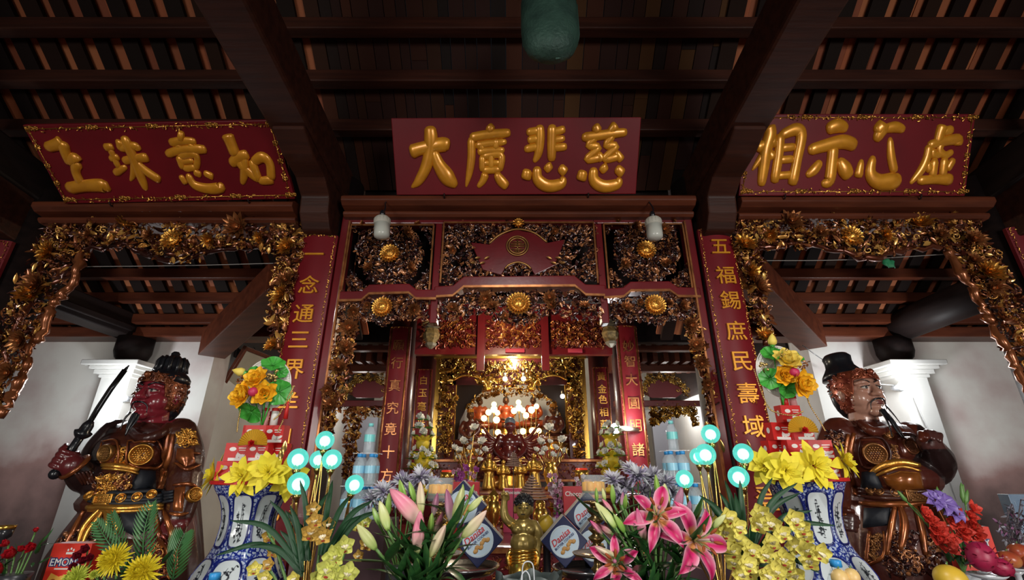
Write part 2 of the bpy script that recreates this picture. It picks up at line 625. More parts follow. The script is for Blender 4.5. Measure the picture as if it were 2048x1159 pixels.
# horizontal ties that run from the columns over the visitor's head, with curved corbels beneath
for i, (x, s) in enumerate(((-1.41, -1), (1.50, 1), (-3.77, -1), (3.79, 1))):
    w = 0.13 if i < 2 else 0.11
    zc = 3.74
    mb = MB()
    v = []
    for y, z in ((3.1, 3.66), (-1.5, 4.16)):
        for dx in (-w, w):
            for dz in (-0.13, 0.16):
                v.append((x + dx, y, z + dz))
    mb.add((np.array(v), [(0, 1, 3, 2), (4, 6, 7, 5), (0, 4, 5, 1), (2, 3, 7, 6), (0, 2, 6, 4), (1, 5, 7, 3)]))
    struct('beam', mb, WOODD if i > 1 else WOOD, bevel=0.02)
    prof = [(3.12, 3.16), (3.12, 3.60), (2.30, 3.66), (2.28, 3.60), (2.45, 3.53), (2.66, 3.50), (2.78, 3.42), (2.80, 3.30), (2.88, 3.20)]
    n = len(prof)
    v = [(x - w * .8, a, b) for a, b in prof] + [(x + w * .8, a, b) for a, b in prof]
    f = [(i2, i2 + n, (i2 + 1) % n + n, (i2 + 1) % n) for i2 in range(n)] + [tuple(range(n)), tuple(range(2 * n - 1, n - 1, -1))]
    struct('beam', MB().add((np.array(v), f)), WOOD, bevel=0.012)

sbox('beam', (-1.25, 3.30, P(0, 596, 3.3).z), (1.33, 3.42, 3.87), WOODD)  # dark board added behind the screen so its gaps look black, no known beam

# side bays: ties to the rear piers, valley rafters, piers with capitals
for s, xb in ((-1, -3.77), (1, 3.79)):
    mb = MB()
    if s < 0:
        mb.add(box2((xb - 0.10, 3.2, 2.80), (xb + 0.10, WB + 0.1, 3.02)))
        mb.add(box2((xb + 0.10, 3.2, 2.84), (xb + 0.12, WB + 0.1, 2.90)))
        struct('beam', mb, WOODD, bevel=0.02)
    else:
        mb.add(tube([(xb, 3.2, 2.94), (xb, WB + 0.1, 2.90)], 0.145, 20))
        struct('beam', mb, WOODD, smooth=True)
    px = -3.68 if s < 0 else 3.72
    mb = MB().add(lathe([(0.09, 2.56), (0.13, 2.60), (0.15, 2.66), (0.15, 2.80)], 18), TM((px, WB - 0.12, 0)))
    struct('beam', mb, WOODD, smooth=True)
    sbox('pillar', (px - 0.135, WB - 0.22, 0), (px + 0.135, WB + 0.02, 2.44), PLASTER)
    mb = MB()
    for k, (e, z0, z1) in enumerate(((0.02, 2.40, 2.43), (0.05, 2.43, 2.47), (0.08, 2.47, 2.50), (0.125, 2.50, 2.545))):
        mb.add(box2((px - 0.135 - e, WB - 0.22 - e, z0), (px + 0.135 + e, WB + 0.01, z1)))
    struct('trim_1', mb, PLASTER, bevel=0.006)
    # valley rafter
    a = P(565 if s < 0 else 1497, 560 if s < 0 else 545, 3.25)
    b = P(428 if s < 0 else 1622, 688 if s < 0 else 672, 4.2)
    d = (b - a).normalized()
    side = d.cross(Vector((0, 0, 1))).normalized()
    up = side.cross(d)
    mb = MB()
    v = []
    for p in (a, b):
        for q in (-0.115, 0.115):
            for h in (-0.13, 0.12):
                v.append(p + side * q + up * h)
    mb.add((np.array([tuple(q) for q in v]), [(0, 1, 3, 2), (4, 6, 7, 5), (0, 4, 5, 1), (2, 3, 7, 6), (0, 2, 6, 4), (1, 5, 7, 3)]))
    struct('beam', mb, WOODR, bevel=0.008)

# ------------------------------------------------------------------ carving generator
_leafT = leaf(1.0, 0.42, 0.35, 0.3, 5)
def _blade(n=4):
    v, f = _leafT
    return v - np.array([0, 0.5, 0]), f
LEAF3 = _blade()
def _scroll(turns=1.1, n=11):
    pts, rad = [], []
    for i in range(n):
        t = i / (n - 1)
        a = t * turns * 2 * PI
        r = 0.5 * (1 - 0.75 * t)
        pts.append((r * math.cos(a), r * math.sin(a), 0.05 + 0.2 * t))
        rad.append(0.11 * (1 - 0.5 * t))
    return tube(pts, rad, 5)
SCROLL = _scroll()
BALL = sphere(6, 4, 0.3)
def _blossom(k=8, rings=2):
    mb = MB()
    for r in range(rings):
        kk = k - 1 * r
        for i in range(kk):
            a = 2 * PI * (i + 0.5 * r) / kk
            mb.add(leaf(0.5 - 0.14 * r, 0.36 - .08 * r, 0.3 + 0.5 * r, 0.3, 4), Matrix.Rotation(a, 4, 'Z') @ TM((0, 0.08, 0.05 * r), (0.2 + 0.5 * r, 0, 0)))
    mb.add(sphere(8, 4, 0.16), TM((0, 0, 0.1)))
    return mb.verts(), mb.f
BLOSSOM = _blossom()
def inpoly(x, y, poly):
    c = False
    n = len(poly)
    for i in range(n):
        x1, y1 = poly[i]
        x2, y2 = poly[i - 1]
        if (y1 > y) != (y2 > y) and x < (x2 - x1) * (y - y1) / (y2 - y1) + x1:
            c = not c
    return c
FACE = Matrix(((1, 0, 0, 0), (0, 0, -1, 0), (0, 1, 0, 0), (0, 0, 0, 1)))   # template +z -> world -y
def carve(mb, poly, Y, n, smin=0.025, smax=0.06, depth=0.05, keep=None, flowers=0.08, rnd=None, mi=0):
    """tangle of carved leaves, scrolls, buds and blossoms filling an outline traced at depth Y (pixel outline)"""
    rnd = rnd or random.Random(len(poly) * 31 + n)
    xs, ys = [p[0] for p in poly], [p[1] for p in poly]
    k = 0
    while k < n:
        x, y = rnd.uniform(min(xs), max(xs)), rnd.uniform(min(ys), max(ys))
        if not inpoly(x, y, poly) or (keep and not keep(x, y)):
            continue
        k += 1
        p = P(x, y, Y) + Vector((0, rnd.uniform(-depth, depth * 0.4), 0))
        s = rnd.uniform(smin, smax)
        u = rnd.random()
        if u < 0.56:
            T = LEAF3
            s *= 1.25
        elif u < 0.84:
            T = SCROLL
        elif u < 1 - flowers:
            T, s = BALL, s * 0.7
        else:
            T, s = BLOSSOM, s * 1.5
        M = TM(p) @ FACE @ Matrix.Rotation(rnd.uniform(0, 6.28), 4, 'Z') @ Matrix.Rotation(rnd.gauss(0, 0.55), 4, 'X') @ Matrix.Scale(s, 4)
        mb.add(T, M, mi)
    return mb
def vine(mb, pts, Y, r, jit, rnd, step=6, mi=0):
    p = smooth_path([P(x, y, Y) for x, y in pts], step)
    q = [a + np.array([rnd.gauss(0, jit), rnd.gauss(0, jit), rnd.gauss(0, jit)]) for a in p]
    mb.add(tube(q, [r * rnd.uniform(.7, 1.25) for _ in q], 7), None, mi)
def medallion_shape(r, petals=18, rings=3, dome=0.5):
    mb = MB()
    for k in range(rings):
        rr_ = r * (1 - 0.2 * k)
        for i in range(petals):
            a = 2 * PI * (i + 0.5 * (k % 2)) / petals
            mb.add(leaf(rr_ * 0.42, rr_ * 0.34, 0.1, 0.3, 4), Matrix.Rotation(a, 4, 'Z') @ TM((0, rr_ * 0.6, 0.012 * k), (0.25 + .1 * k, 0, 0)))
    mb.add(lathe([(r * .62, 0.0), (r * .62, .016), (r * .54, .026), (r * .50, .016), (r * .44, .02), (r * 0.3, .03), (1e-4, .034)], 20))
    for i in range(10):
        a = i * 2.4
        q = r * 0.12 * math.sqrt(i)
        mb.add(sphere(6, 4, r * 0.075), TM((q * math.cos(a), q * math.sin(a), 0.03)))
    return mb
def medallion(px, py, Y, rpx, parent, m, name='flower_medallion', petals=18):
    p = P(px, py, Y)
    src = medallion_shape(rpx * MPP(py, Y), petals)
    mb = MB()
    mb.add((src.verts(), src.f), TM(p) @ FACE)
    return build(name, mb, m, parent)
def bloom3(px, py, Y, rpx, parent, m, seed=0, name='carved_flower'):
    """deep carved chrysanthemum with flaring petals"""
    rnd = random.Random(seed + int(px))
    r = rpx * MPP(py, Y)
    mb = MB()
    M0 = TM(P(px, py, Y)) @ FACE @ Matrix.Rotation(rnd.gauss(0, .35), 4, 'X') @ Matrix.Rotation(rnd.gauss(0, .35), 4, 'Y')
    for k in range(3):
        nn = (13, 10, 7)[k]
        for i in range(nn):
            a = 2 * PI * (i + rnd.random() * .4) / nn
            L = r * (1 - 0.22 * k) * rnd.uniform(.8, 1.15)
            mb.add(leaf(L, L * 0.44, 0.3, 0.3, 5), M0 @ Matrix.Rotation(a, 4, 'Z') @ TM((0, 0.1 * r, 0.05 * r * k), (0.25 + 0.33 * k, 0, 0)))
    mb.add(sphere(8, 5, r * 0.22), M0 @ TM((0, 0, r * 0.15)))
    return build(name, mb, m, parent)

# ------------------------------------------------------------------ carved portals of the two side bays
def portal(label, polys, vines, flowers, blooms, seed):
    c = P(*polys[0][0], 2.98)
    t = thing('carved_portal', label, 'carving', (c.x, 2.98, c.z), 'gilded carved portals')
    rnd = random.Random(seed)
    mb = MB()
    for poly, n in zip(polys, (620, 300, 190)):
        carve(mb, poly, 2.98, int(n * 1.9), 0.024, 0.062, 0.055, rnd=rnd)
    build('foliage_carving', mb, CARVE, t)
    mb = MB()
    for pts, r in vines:
        vine(mb, pts, 2.97, r, 0.008, rnd)
    build('carved_stem', mb, CARVE, t)
    for (x, y, r) in flowers:
        medallion(x, y, 2.92, r, t, GOLD, petals=14)
    for i, (x, y, r) in enumerate(blooms):
        bloom3(x, y, 2.92, r, t, (GOLD, COPPER)[i % 2], seed)
    return t
portal('gilded carved portal over the red-faced guardian with the sword',
       [[(105, 447), (622, 440), (610, 520), (560, 505), (440, 498), (400, 520), (350, 530), (310, 518), (280, 498), (190, 496), (165, 520), (80, 520)],
        [(95, 470), (168, 505), (150, 555), (118, 600), (95, 640), (75, 680), (48, 740), (18, 800), (-30, 840), (-40, 700), (25, 600), (62, 530)],
        [(560, 505), (610, 515), (590, 600), (572, 680), (558, 705), (546, 690), (540, 640), (548, 580), (552, 540)]],
       [([(160, 505), (152, 550), (125, 590), (100, 620), (80, 670), (55, 700), (50, 740), (20, 790), (5, 830)], 0.028),
        ([(165, 500), (240, 490), (290, 505), (350, 522), (410, 505), (480, 495), (560, 500)], 0.022),
        ([(90, 520), (60, 600), (25, 680), (0, 760)], 0.02), ([(562, 520), (556, 580), (550, 640), (556, 700)], 0.018)],
       [(345, 478, 24)],
       [(100, 505, 24), (478, 455, 27), (575, 495, 22), (75, 570, 28), (60, 590, 24), (45, 678, 24), (565, 590, 24), (572, 560, 20), (250, 452, 24), (20, 745, 22), (545, 690, 16), (180, 470, 16), (420, 480, 16), (300, 470, 15), (520, 475, 15)], 11)
portal('gilded carved portal over the pale-faced guardian',
       [[(1455, 435), (1930, 428), (1955, 500), (1890, 500), (1850, 495), (1790, 505), (1735, 522), (1690, 505), (1640, 495), (1540, 498), (1480, 505)],
        [(1890, 470), (1945, 440), (1992, 520), (2060, 640), (2110, 760), (2060, 775), (2025, 705), (1985, 652), (1960, 610), (1942, 570), (1915, 535)],
        [(1465, 470), (1510, 500), (1528, 560), (1522, 600), (1542, 660), (1535, 695), (1520, 680), (1495, 600), (1476, 530)]],
       [([(1900, 500), (1920, 545), (1945, 575), (1965, 615), (1985, 645), (2010, 690), (2035, 740), (2060, 790)], 0.026),
        ([(1500, 498), (1570, 490), (1640, 490), (1735, 515), (1800, 500), (1890, 492)], 0.022),
        ([(1960, 480), (2000, 560), (2040, 660), (2075, 740)], 0.02), ([(1500, 520), (1520, 580), (1526, 640), (1530, 690)], 0.018)],
       [(1703, 472, 24)],
       [(1490, 490, 24), (1580, 445, 26), (1835, 450, 26), (1945, 480, 22), (1975, 545, 26), (1985, 575, 20), (1500, 545, 22), (1515, 575, 26), (1530, 672, 18), (2010, 645, 22), (2030, 680, 16), (1640, 465, 16), (1770, 470, 16), (1880, 470, 16), (1540, 470, 15), (1945, 520, 16)], 23)

# ------------------------------------------------------------------ carved screen of the central bay
def rail(pts, w, y0, y1):
    """moulded rail that follows a stepped line given in pixels (w metres tall)"""
    c = [P(x, y, y0) for x, y in pts]
    poly = [(p.x, p.z + w / 2) for p in c] + [(p.x, p.z - w / 2) for p in reversed(c)]
    v, f = prism(poly, y1 - y0)
    v[:, 1] += y0
    return v, f
c0 = P(1037, 500, 3.0)
scr = thing('carved_screen', 'openwork lacquered screen of three carved panels under the central name board', 'carved screen', (c0.x, 3.0, 2.56))
mb = MB()
zb, zt_ = 0.0, zt(436)
for xa, xb in ((-1.262, -1.205), (1.275, 1.335)):
    mb.add(box2((xa, 2.95, zb), (xb, 3.06, zt_ + 0.05)))
for xa, xb in ((-0.565, -0.515), (0.615, 0.665)):
    mb.add(box2((xa, 2.96, P(1024, 645, 2.96).z), (xb, 3.05, zt_ + 0.02)))
mb.add(box2((-1.262, 2.955, zt_ - 0.012), (1.335, 3.05, zt_ + 0.03)))
mb.add(rail([(676, 592), (722, 591), (737, 578), (817, 576), (832, 588), (872, 588)], 0.075, 2.94, 3.05))
mb.add(rail([(868, 583), (905, 581), (927, 563), (1150, 561), (1172, 579), (1212, 580)], 0.085, 2.94, 3.05))
mb.add(rail([(1208, 586), (1247, 584), (1262, 572), (1340, 571), (1357, 583), (1402, 584)], 0.075, 2.94, 3.05))
build('frame', mb, LACQ, scr, bevel=0.008, smooth=False)
mb = MB()   # gilt mouldings
for pts in ([(676, 600), (722, 599), (737, 586), (817, 584), (832, 596), (872, 596)], [(872, 592), (905, 590), (927, 572), (1150, 570), (1172, 588), (1210, 589)],
            [(1208, 594), (1247, 592), (1262, 580), (1340, 579), (1357, 591), (1402, 592)]):
    mb.add(rail(pts, 0.016, 2.928, 2.945))
for xa in (-1.204, 1.268):
    mb.add(box2((xa, 2.935, 1.0), (xa + 0.012, 2.955, zt_)))
for x0, x1, y0, y1 in ((-1.19, -0.575, 448, 575), (-0.505, 0.605, 443, 560), (0.675, 1.262, 446, 572)):
    mb.add(box2((x0, 2.945, zt(y0 - 4)), (x1, 2.955, zt(y0 - 4) + 0.012)))
    mb.add(box2((x0 - .004, 2.945, zt(y1)), (x0 + .008, 2.955, zt(y0 - 4))))
    mb.add(box2((x1 - .008, 2.945, zt(y1)), (x1 + .004, 2.955, zt(y0 - 4))))
build('gilt_moulding', mb, COPPER, scr, smooth=False)
for (cx, cy, q) in ((780, 507, [(712, 446), (866, 440), (858, 580), (696, 588)]), (1292, 500, [(1212, 440), (1362, 442), (1385, 578), (1222, 574)])):
    mb = MB()
    def ring(x, y):
        d = math.hypot(x - cx, (y - cy) * 1.02)
        return not (66 < d < 82 and not (abs(x - cx) < 18))
    carve(mb, q, 3.0, 1350, 0.018, 0.042, 0.035, ring, 0.05)
    build('foliage_carving', mb, CARVED, scr)
    medallion(cx, cy, 2.95, 21, scr, GOLD)
    for dx, dy in ((-42, 28), (40, 28), (35, -42), (-20, -48)):
        bloom3(cx + dx, cy + dy, 2.955, 13, scr, COPPER, 5)
    for dx in (-55, 55):
        bloom3(cx + dx, cy - 60, 2.955, 7, scr, COPPER, 6)
FANB = [(942, 484), (978, 488), (1000, 470), (1033, 459), (1068, 466), (1094, 485), (1130, 478), (1110, 530), (1070, 549), (1062, 536), (1036, 525), (1010, 536), (1002, 549), (965, 538)]
mb = MB()
carve(mb, [(886, 440), (1192, 436), (1202, 560), (1170, 562), (1150, 552), (930, 556), (905, 572), (876, 572)], 3.0, 2100, 0.018, 0.042, 0.035,
      lambda x, y: not inpoly(x, y, FANB) and not (((905 < x < 935) or (1140 < x < 1175)) and 490 < y < 540 and (x + y) % 23 > 9), 0.04)
build('foliage_carving', mb, CARVED, scr)
mb = MB()
pts = [P(x, y, 2.96) for x, y in FANB]
v, f = prism([(p.x, p.z) for p in pts], 0.03)
v[:, 1] += 2.96
build('fan_panel', mb.add((v, f)), LACQ, scr, bevel=0.004, smooth=False)
mb = MB()
for seq in ([(978, 487), (1000, 469), (1033, 458), (1068, 465), (1094, 484)], [(1010, 537), (1018, 529), (1036, 524), (1053, 529), (1062, 537)]):
    mb.add(tube(smooth_path([P(x, y, 2.955) for x, y in seq], 5), 0.008, 6))
p = P(1035, 491, 2.952)
for r in (0.078, 0.062):
    a = np.linspace(0, 2 * PI, 29)
    mb.add(tube([(p.x + r * math.cos(q), p.y, p.z + r * math.sin(q)) for q in a], 0.006, 6, False))
for dz, hw in ((0.03, .035), (0.012, .05), (-0.006, .05), (-0.028, .04), (-.045, .025)):
    mb.add(box2((p.x - hw, p.y - .006, p.z + dz - .004), (p.x + hw, p.y + .004, p.z + dz + .004)))
mb.add(box2((p.x - .004, p.y - .006, p.z - .05), (p.x + .004, p.y + .004, p.z + .05)))
for sx in (-1, 1):
    for k in range(4):
        mb.add(LEAF3, TM(P(1036 + sx * (62 + 9 * k), 516 + (k % 2) * 10, 2.955)) @ FACE @ Matrix.Rotation(sx * (1.2 + .2 * k), 4, 'Z') @ Matrix.Scale(0.045, 4))
build('gilt_emblem', mb, mat('dull_gilt', (0.34, 0.17, 0.05), 0.35, 0.7), scr)
medallion(1037, 446, 2.95, 12, scr, GOLD, petals=10)
for x, y in ((962, 462), (1110, 462), (905, 500)):
    bloom3(x, y, 2.95, 9, scr, COPPER, 9)
for poly, n, meds, blooms in (
    ([(684, 612), (735, 598), (800, 594), (858, 604), (858, 643), (815, 638), (765, 650), (715, 640), (680, 660)], 300, [(765, 614, 22)], [(706, 622, 14), (828, 618, 15), (735, 610, 9), (800, 607, 9)]),
    ([(880, 606), (935, 586), (1150, 584), (1205, 604), (1205, 640), (1150, 640), (1100, 625), (1080, 640), (1038, 654), (1000, 640), (975, 628), (920, 640), (868, 645)], 560,
     [(1037, 607, 25)], [(972, 597, 16), (985, 612, 13), (1100, 596, 15), (1105, 612, 13), (905, 615, 12), (1170, 612, 12), (1010, 632, 9), (1065, 632, 9)]),
    ([(1222, 602), (1280, 592), (1340, 590), (1395, 604), (1400, 643), (1360, 640), (1315, 650), (1270, 640), (1222, 645)], 300, [(1310, 610, 23)], [(1252, 614, 13), (1366, 612, 14), (1280, 604, 9), (1338, 604, 9)])):
    mb = MB()
    carve(mb, poly, 3.0, int(n * 1.7), 0.018, 0.044, 0.04, None, 0.05)
    build('valance_carving', mb, CARVED, scr)
    for m_ in meds:
        medallion(*m_[:2], 2.94, m_[2], scr, GOLD, petals=22)
    for b_ in blooms:
        bloom3(*b_[:2], 2.945, b_[2], scr, COPPER, 2)
for poly, blooms, vn in (
    ([(680, 640), (714, 640), (708, 700), (702, 745), (692, 790), (672, 850), (655, 890), (645, 870), (655, 790), (668, 710)], [(700, 655, 22), (692, 700, 17), (690, 690, 14), (678, 735, 18), (662, 810, 17), (655, 780, 14)],
     [(700, 640), (690, 700), (676, 760), (660, 830), (652, 890)]),
    ([(1366, 640), (1396, 630), (1412, 690), (1424, 760), (1436, 820), (1430, 880), (1412, 860), (1410, 800), (1392, 730), (1375, 690)], [(1380, 650, 20), (1392, 690, 18), (1403, 725, 17), (1415, 770, 14)],
     [(1385, 640), (1395, 700), (1410, 760), (1422, 820), (1420, 880)])):
    mb = MB()
    carve(mb, poly, 3.0, 320, 0.022, 0.05, 0.05, None, 0.06)
    vine(mb, vn, 2.99, 0.022, 0.006, random.Random(4))
    build('drop_carving', mb, CARVE, scr)
    for b_ in blooms:
        bloom3(*b_[:2], 2.945, b_[2], scr, COPPER, 3)

# ------------------------------------------------------------------ name boards in brush lettering
STROKES = {
 '大': ["8,58,9 30,64,8 72,70,9 84,68,6", "48,98,8 49,80,10 46,60,9 36,34,8 20,12,6 6,2,2", "52,62,6 62,38,9 78,18,11 94,4,5"],
 '廣': ["48,99,6 56,90,7", "14,80,6 40,84,6 66,86,6 90,88,5", "16,80,6 15,50,6 10,25,5 3,3,2", "34,74,5 36,60,5", "64,78,5 62,62,5", "24,68,5 50,71,5 82,74,4", "28,58,5 50,60,5 78,61,4",
        "36,52,5 36,28,5", "36,51,5 72,53,5 70,29,5", "53,60,5 53,30,5", "37,40,4 70,41,4", "36,29,5 70,30,5", "42,24,6 36,12,5 26,2,3", "62,24,5 72,12,7 84,2,6"],
 '悲': ["36,99,6 37,80,7 34,56,6 26,42,3", "12,88,5 34,91,5", "14,76,5 34,79,5", "8,62,5 36,67,5", "60,99,7 60,70,7 60,44,6", "62,88,5 84,93,5", "62,76,5 84,79,4", "62,64,5 88,66,5",
        "14,30,7 10,14,8", "32,34,6 34,14,8 54,3,8 80,7,7 84,18,4", "50,38,7 58,28,6", "76,34,6 88,24,7"],
 '慈': ["30,99,6 38,88,7", "72,99,8 58,86,5", "8,80,6 40,83,6 66,86,6 92,88,5", "36,82,5 20,68,5 40,64,5 18,46,5 44,48,5", "40,56,4 48,44,6", "68,84,5 54,68,5 74,66,5 52,46,5 80,50,5", "74,58,4 86,44,6",
        "12,28,7 8,12,8", "32,32,6 34,12,8 54,2,8 80,6,7 84,16,4", "48,36,7 56,26,6", "76,32,6 90,22,7"],
 '王': ["12,82,7 40,88,8 52,92,9", "52,92,9 46,70,8 44,52,7", "40,56,7 60,62,9 64,56,8", "62,56,8 48,40,7 46,14,8", "12,8,9 50,12,9 92,12,10 90,4,6"],
 '珠': ["8,80,6 26,82,5", "8,60,5 28,64,5", "4,34,6 34,46,4", "18,80,5 18,44,5", "46,92,7 38,76,5", "38,78,6 72,82,6 76,74,5", "34,56,6 60,60,6 88,62,7", "58,98,8 58,60,8 56,20,7 54,2,4", "56,56,5 44,34,5 30,20,2", "60,54,5 74,36,7 94,20,7"],
 '意': ["46,99,9 56,94,8", "22,86,6 50,89,6 76,88,5", "36,84,5 40,74,5", "66,84,5 60,74,5", "6,66,6 40,74,6 90,74,7", "30,62,6 28,40,5", "30,62,5 62,66,6 66,56,5 56,40,5", "32,52,4 56,54,4", "30,40,5 58,42,5",
        "18,28,5 22,12,5", "34,30,5 40,10,7 66,2,8 94,4,8 92,12,4", "50,34,6 62,28,5", "70,32,5 86,24,6"],
 '如': ["22,99,10 24,84,9 26,62,9", "10,46,7 30,58,8 52,64,7", "44,62,6 34,34,7 20,10,4", "24,60,6 34,40,7 58,16,6", "56,52,7 58,16,7", "56,48,6 80,58,8 92,46,7 86,18,7", "58,14,6 88,16,7"],
 '相': ["4,62,7 24,68,7 42,74,8", "26,98,9 30,84,9 24,60,9 22,30,8 20,0,6", "24,58,6 14,44,5 0,26,2", "30,56,5 40,46,7", "50,84,7 50,50,7 46,6,7", "50,82,6 80,92,8 92,82,8 88,44,7 82,2,8", "54,62,5 82,64,5", "52,42,5 80,44,5", "50,16,5 82,18,5"],
 '示': ["36,92,7 56,98,9 76,94,6", "4,58,7 36,66,8 70,72,9 96,66,8", "52,64,8 52,36,8 50,8,8 36,2,4", "30,40,5 18,26,7 4,16,4", "66,44,5 78,28,10 90,14,8"],
 '心': ["28,86,8 40,96,10 30,74,6", "40,92,5 64,96,7 84,92,5", "6,42,4 2,14,7", "28,48,5 26,20,8 44,6,10 74,8,11 84,18,5", "58,78,4 64,48,6 74,22,6"],
 '虛': ["54,99,8 50,84,7 48,70,6", "54,88,6 74,92,6", "30,66,6 56,72,6 86,76,7 88,66,6", "32,66,6 30,46,6 22,26,6 4,4,3", "40,60,5 44,50,5 64,54,4", "56,70,5 54,58,5 66,50,5 80,56,4", "46,44,6 46,14,6", "66,46,6 66,14,6", "32,38,5 40,24,6", "84,44,5 74,26,5", "18,8,6 52,10,6 84,10,8"],
}
def brush(mb, strokes, M, size, fat=1.0):
    """raised brush strokes: flattened tubes whose width follows the brush"""
    for s in strokes:
        q = [tuple(float(a) for a in w.split(',')) for w in s.split()]
        pts = smooth_path([(a, 0, b) for a, b, _ in q], 5)
        rad = [float(r[0]) * fat for r in smooth_path([(w, 0, 0) for _, _, w in q], 5)]
        rad[0] *= 0.7
        rad[-1] *= 0.8
        a0, a1 = pts[0] - (pts[1] - pts[0]) * 0.3, pts[-1] + (pts[-1] - pts[-2]) * 0.3
        pts = [a0] + list(pts) + [a1]
        rad = [rad[0] * .35] + rad + [rad[-1] * .35]
        v, f = tube(pts, rad, 10)
        v = v / 100.0
        v[:, 1] *= 0.55
        v[:, 0] -= 0.5
        v[:, 2] -= 0.5
        mb.add((v * size, f), M)
def fret(mb, M, x, z, s):
    """little angular key scroll"""
    q = [(-1, -1), (-1, 1), (1, 1), (1, -.4), (-.4, -.4), (-.4, .4), (.3, .4)]
    for a, b in zip(q[:-1], q[1:]):
        mb.add(box2((x + min(a[0], b[0]) * s - .003, -0.006, z + min(a[1], b[1]) * s - .003), (x + max(a[0], b[0]) * s + .003, 0.001, z + max(a[1], b[1]) * s + .003)), M)
def name_board(corners, Yb, Yt, chars, label, border, seed, spread=0.80, csize=0.60, zoff=0.0, xoff=0.0, fat=1.2):
    bl, br, tl, tr = corners
    a, b = P(*bl, Yb), P(*br, Yb)
    c, d = P(*tl, Yt), P(*tr, Yt)
    o = (a + b) / 2
    x = ((b - a) + (d - c)).normalized()
    W = ((b - a).length + (d - c).length) / 2
    zv = (c + d) / 2 - o
    M = frame_mat(o, x, zv)
    H = zv.dot(Vector(M.col[2][:3]))
    t = thing('name_board_hanging', label, 'sign', o, 'name boards over the three bays')
    build('board', MB().add(box2((-W / 2, 0, 0), (W / 2, 0.035, H)), M), BOARD, t, bevel=0.006, smooth=False)
    n = len(chars)
    for i, ch in enumerate(chars):
        cx = (i - (n - 1) / 2) * W * spread / (n - 1) * 0.93 + xoff
        mb = MB()
        brush(mb, STROKES[ch], M @ TM((cx, 0.0, H * (0.5 + zoff))) @ Matrix.Diagonal((0.85, 1, 1.0, 1)), H * csize, fat)
        build('letter', mb, LETTER, t)
    if border:
        rnd = random.Random(seed)
        e = 0.026
        for z in (e + .004, H - e):
            mb = MB().add(box2((-W / 2 + e, -.004, z - .0025), (W / 2 - e, .001, z + .0025)), M)
            for k in range(9):
                fx = -W / 2 + e + .01 + (W - 2 * e - .02) * k / 8
                if k % 2 == 0:
                    fret(mb, M, fx, z, 0.017)
                    fret(mb, M, fx + 0.04, z, 0.013)
            for k in range(110):
                fx = rnd.uniform(-W / 2 + .05, W / 2 - .05)
                mb.add(LEAF3, M @ TM((fx, -.004, z + rnd.gauss(0, .009))) @ FACE @ Matrix.Rotation(rnd.uniform(0, 6.28), 4, 'Z') @ Matrix.Scale(rnd.uniform(.013, .024), 4))
            build('gilt_border', mb, GOLD, t)
        for xx in (-W / 2 + e, W / 2 - e):
            mb = MB()
            for k in range(5):
                fz = e + (H - 2 * e) * k / 4
                fret(mb, M, xx, fz, 0.015)
            mb.add(box2((xx - .0025, -.004, e), (xx + .0025, .001, H - e)), M)
            for k in range(30):
                mb.add(LEAF3, M @ TM((xx + rnd.gauss(0, .008), -.004, rnd.uniform(.04, H - .04))) @ FACE @ Matrix.Rotation(rnd.uniform(0, 6.28), 4, 'Z') @ Matrix.Scale(rnd.uniform(.013, .022), 4))
            build('gilt_border', mb, GOLD, t)
    for fx in (-W * .3, W * .3):   # iron hooks under the board
        build('hook', MB().add(tube([M @ Vector((fx, .02, -.025)), M @ Vector((fx, -.01, -.02)), M @ Vector((fx, -.014, .012))], .005, 6)), WOODD, t)
    return t
name_board(((793, 390), (1272, 388), (778, 236), (1279, 234)), 2.80, 2.48, '大廣悲慈', 'plain red name board with four big gold characters over the central bay', False, 1, 0.75, 0.82, 0.0, 0.012, 1.38)
name_board(((130, 405), (590, 400), (50, 252), (553, 237)), 2.80, 2.372, '王珠意如', 'red name board with gilt fret border and dull characters over the sword-bearing guardian', True, 2, 0.785, 0.70, 0.0, -0.02, 1.35)
name_board(((1478, 393), (1930, 390), (1505, 226), (1968, 229)), 2.80, 2.522, '相示心虛', 'red name board with gilt fret border and bright characters over the pale-faced guardian', True, 3, 0.745, 0.74, 0.0, 0.01, 1.42)

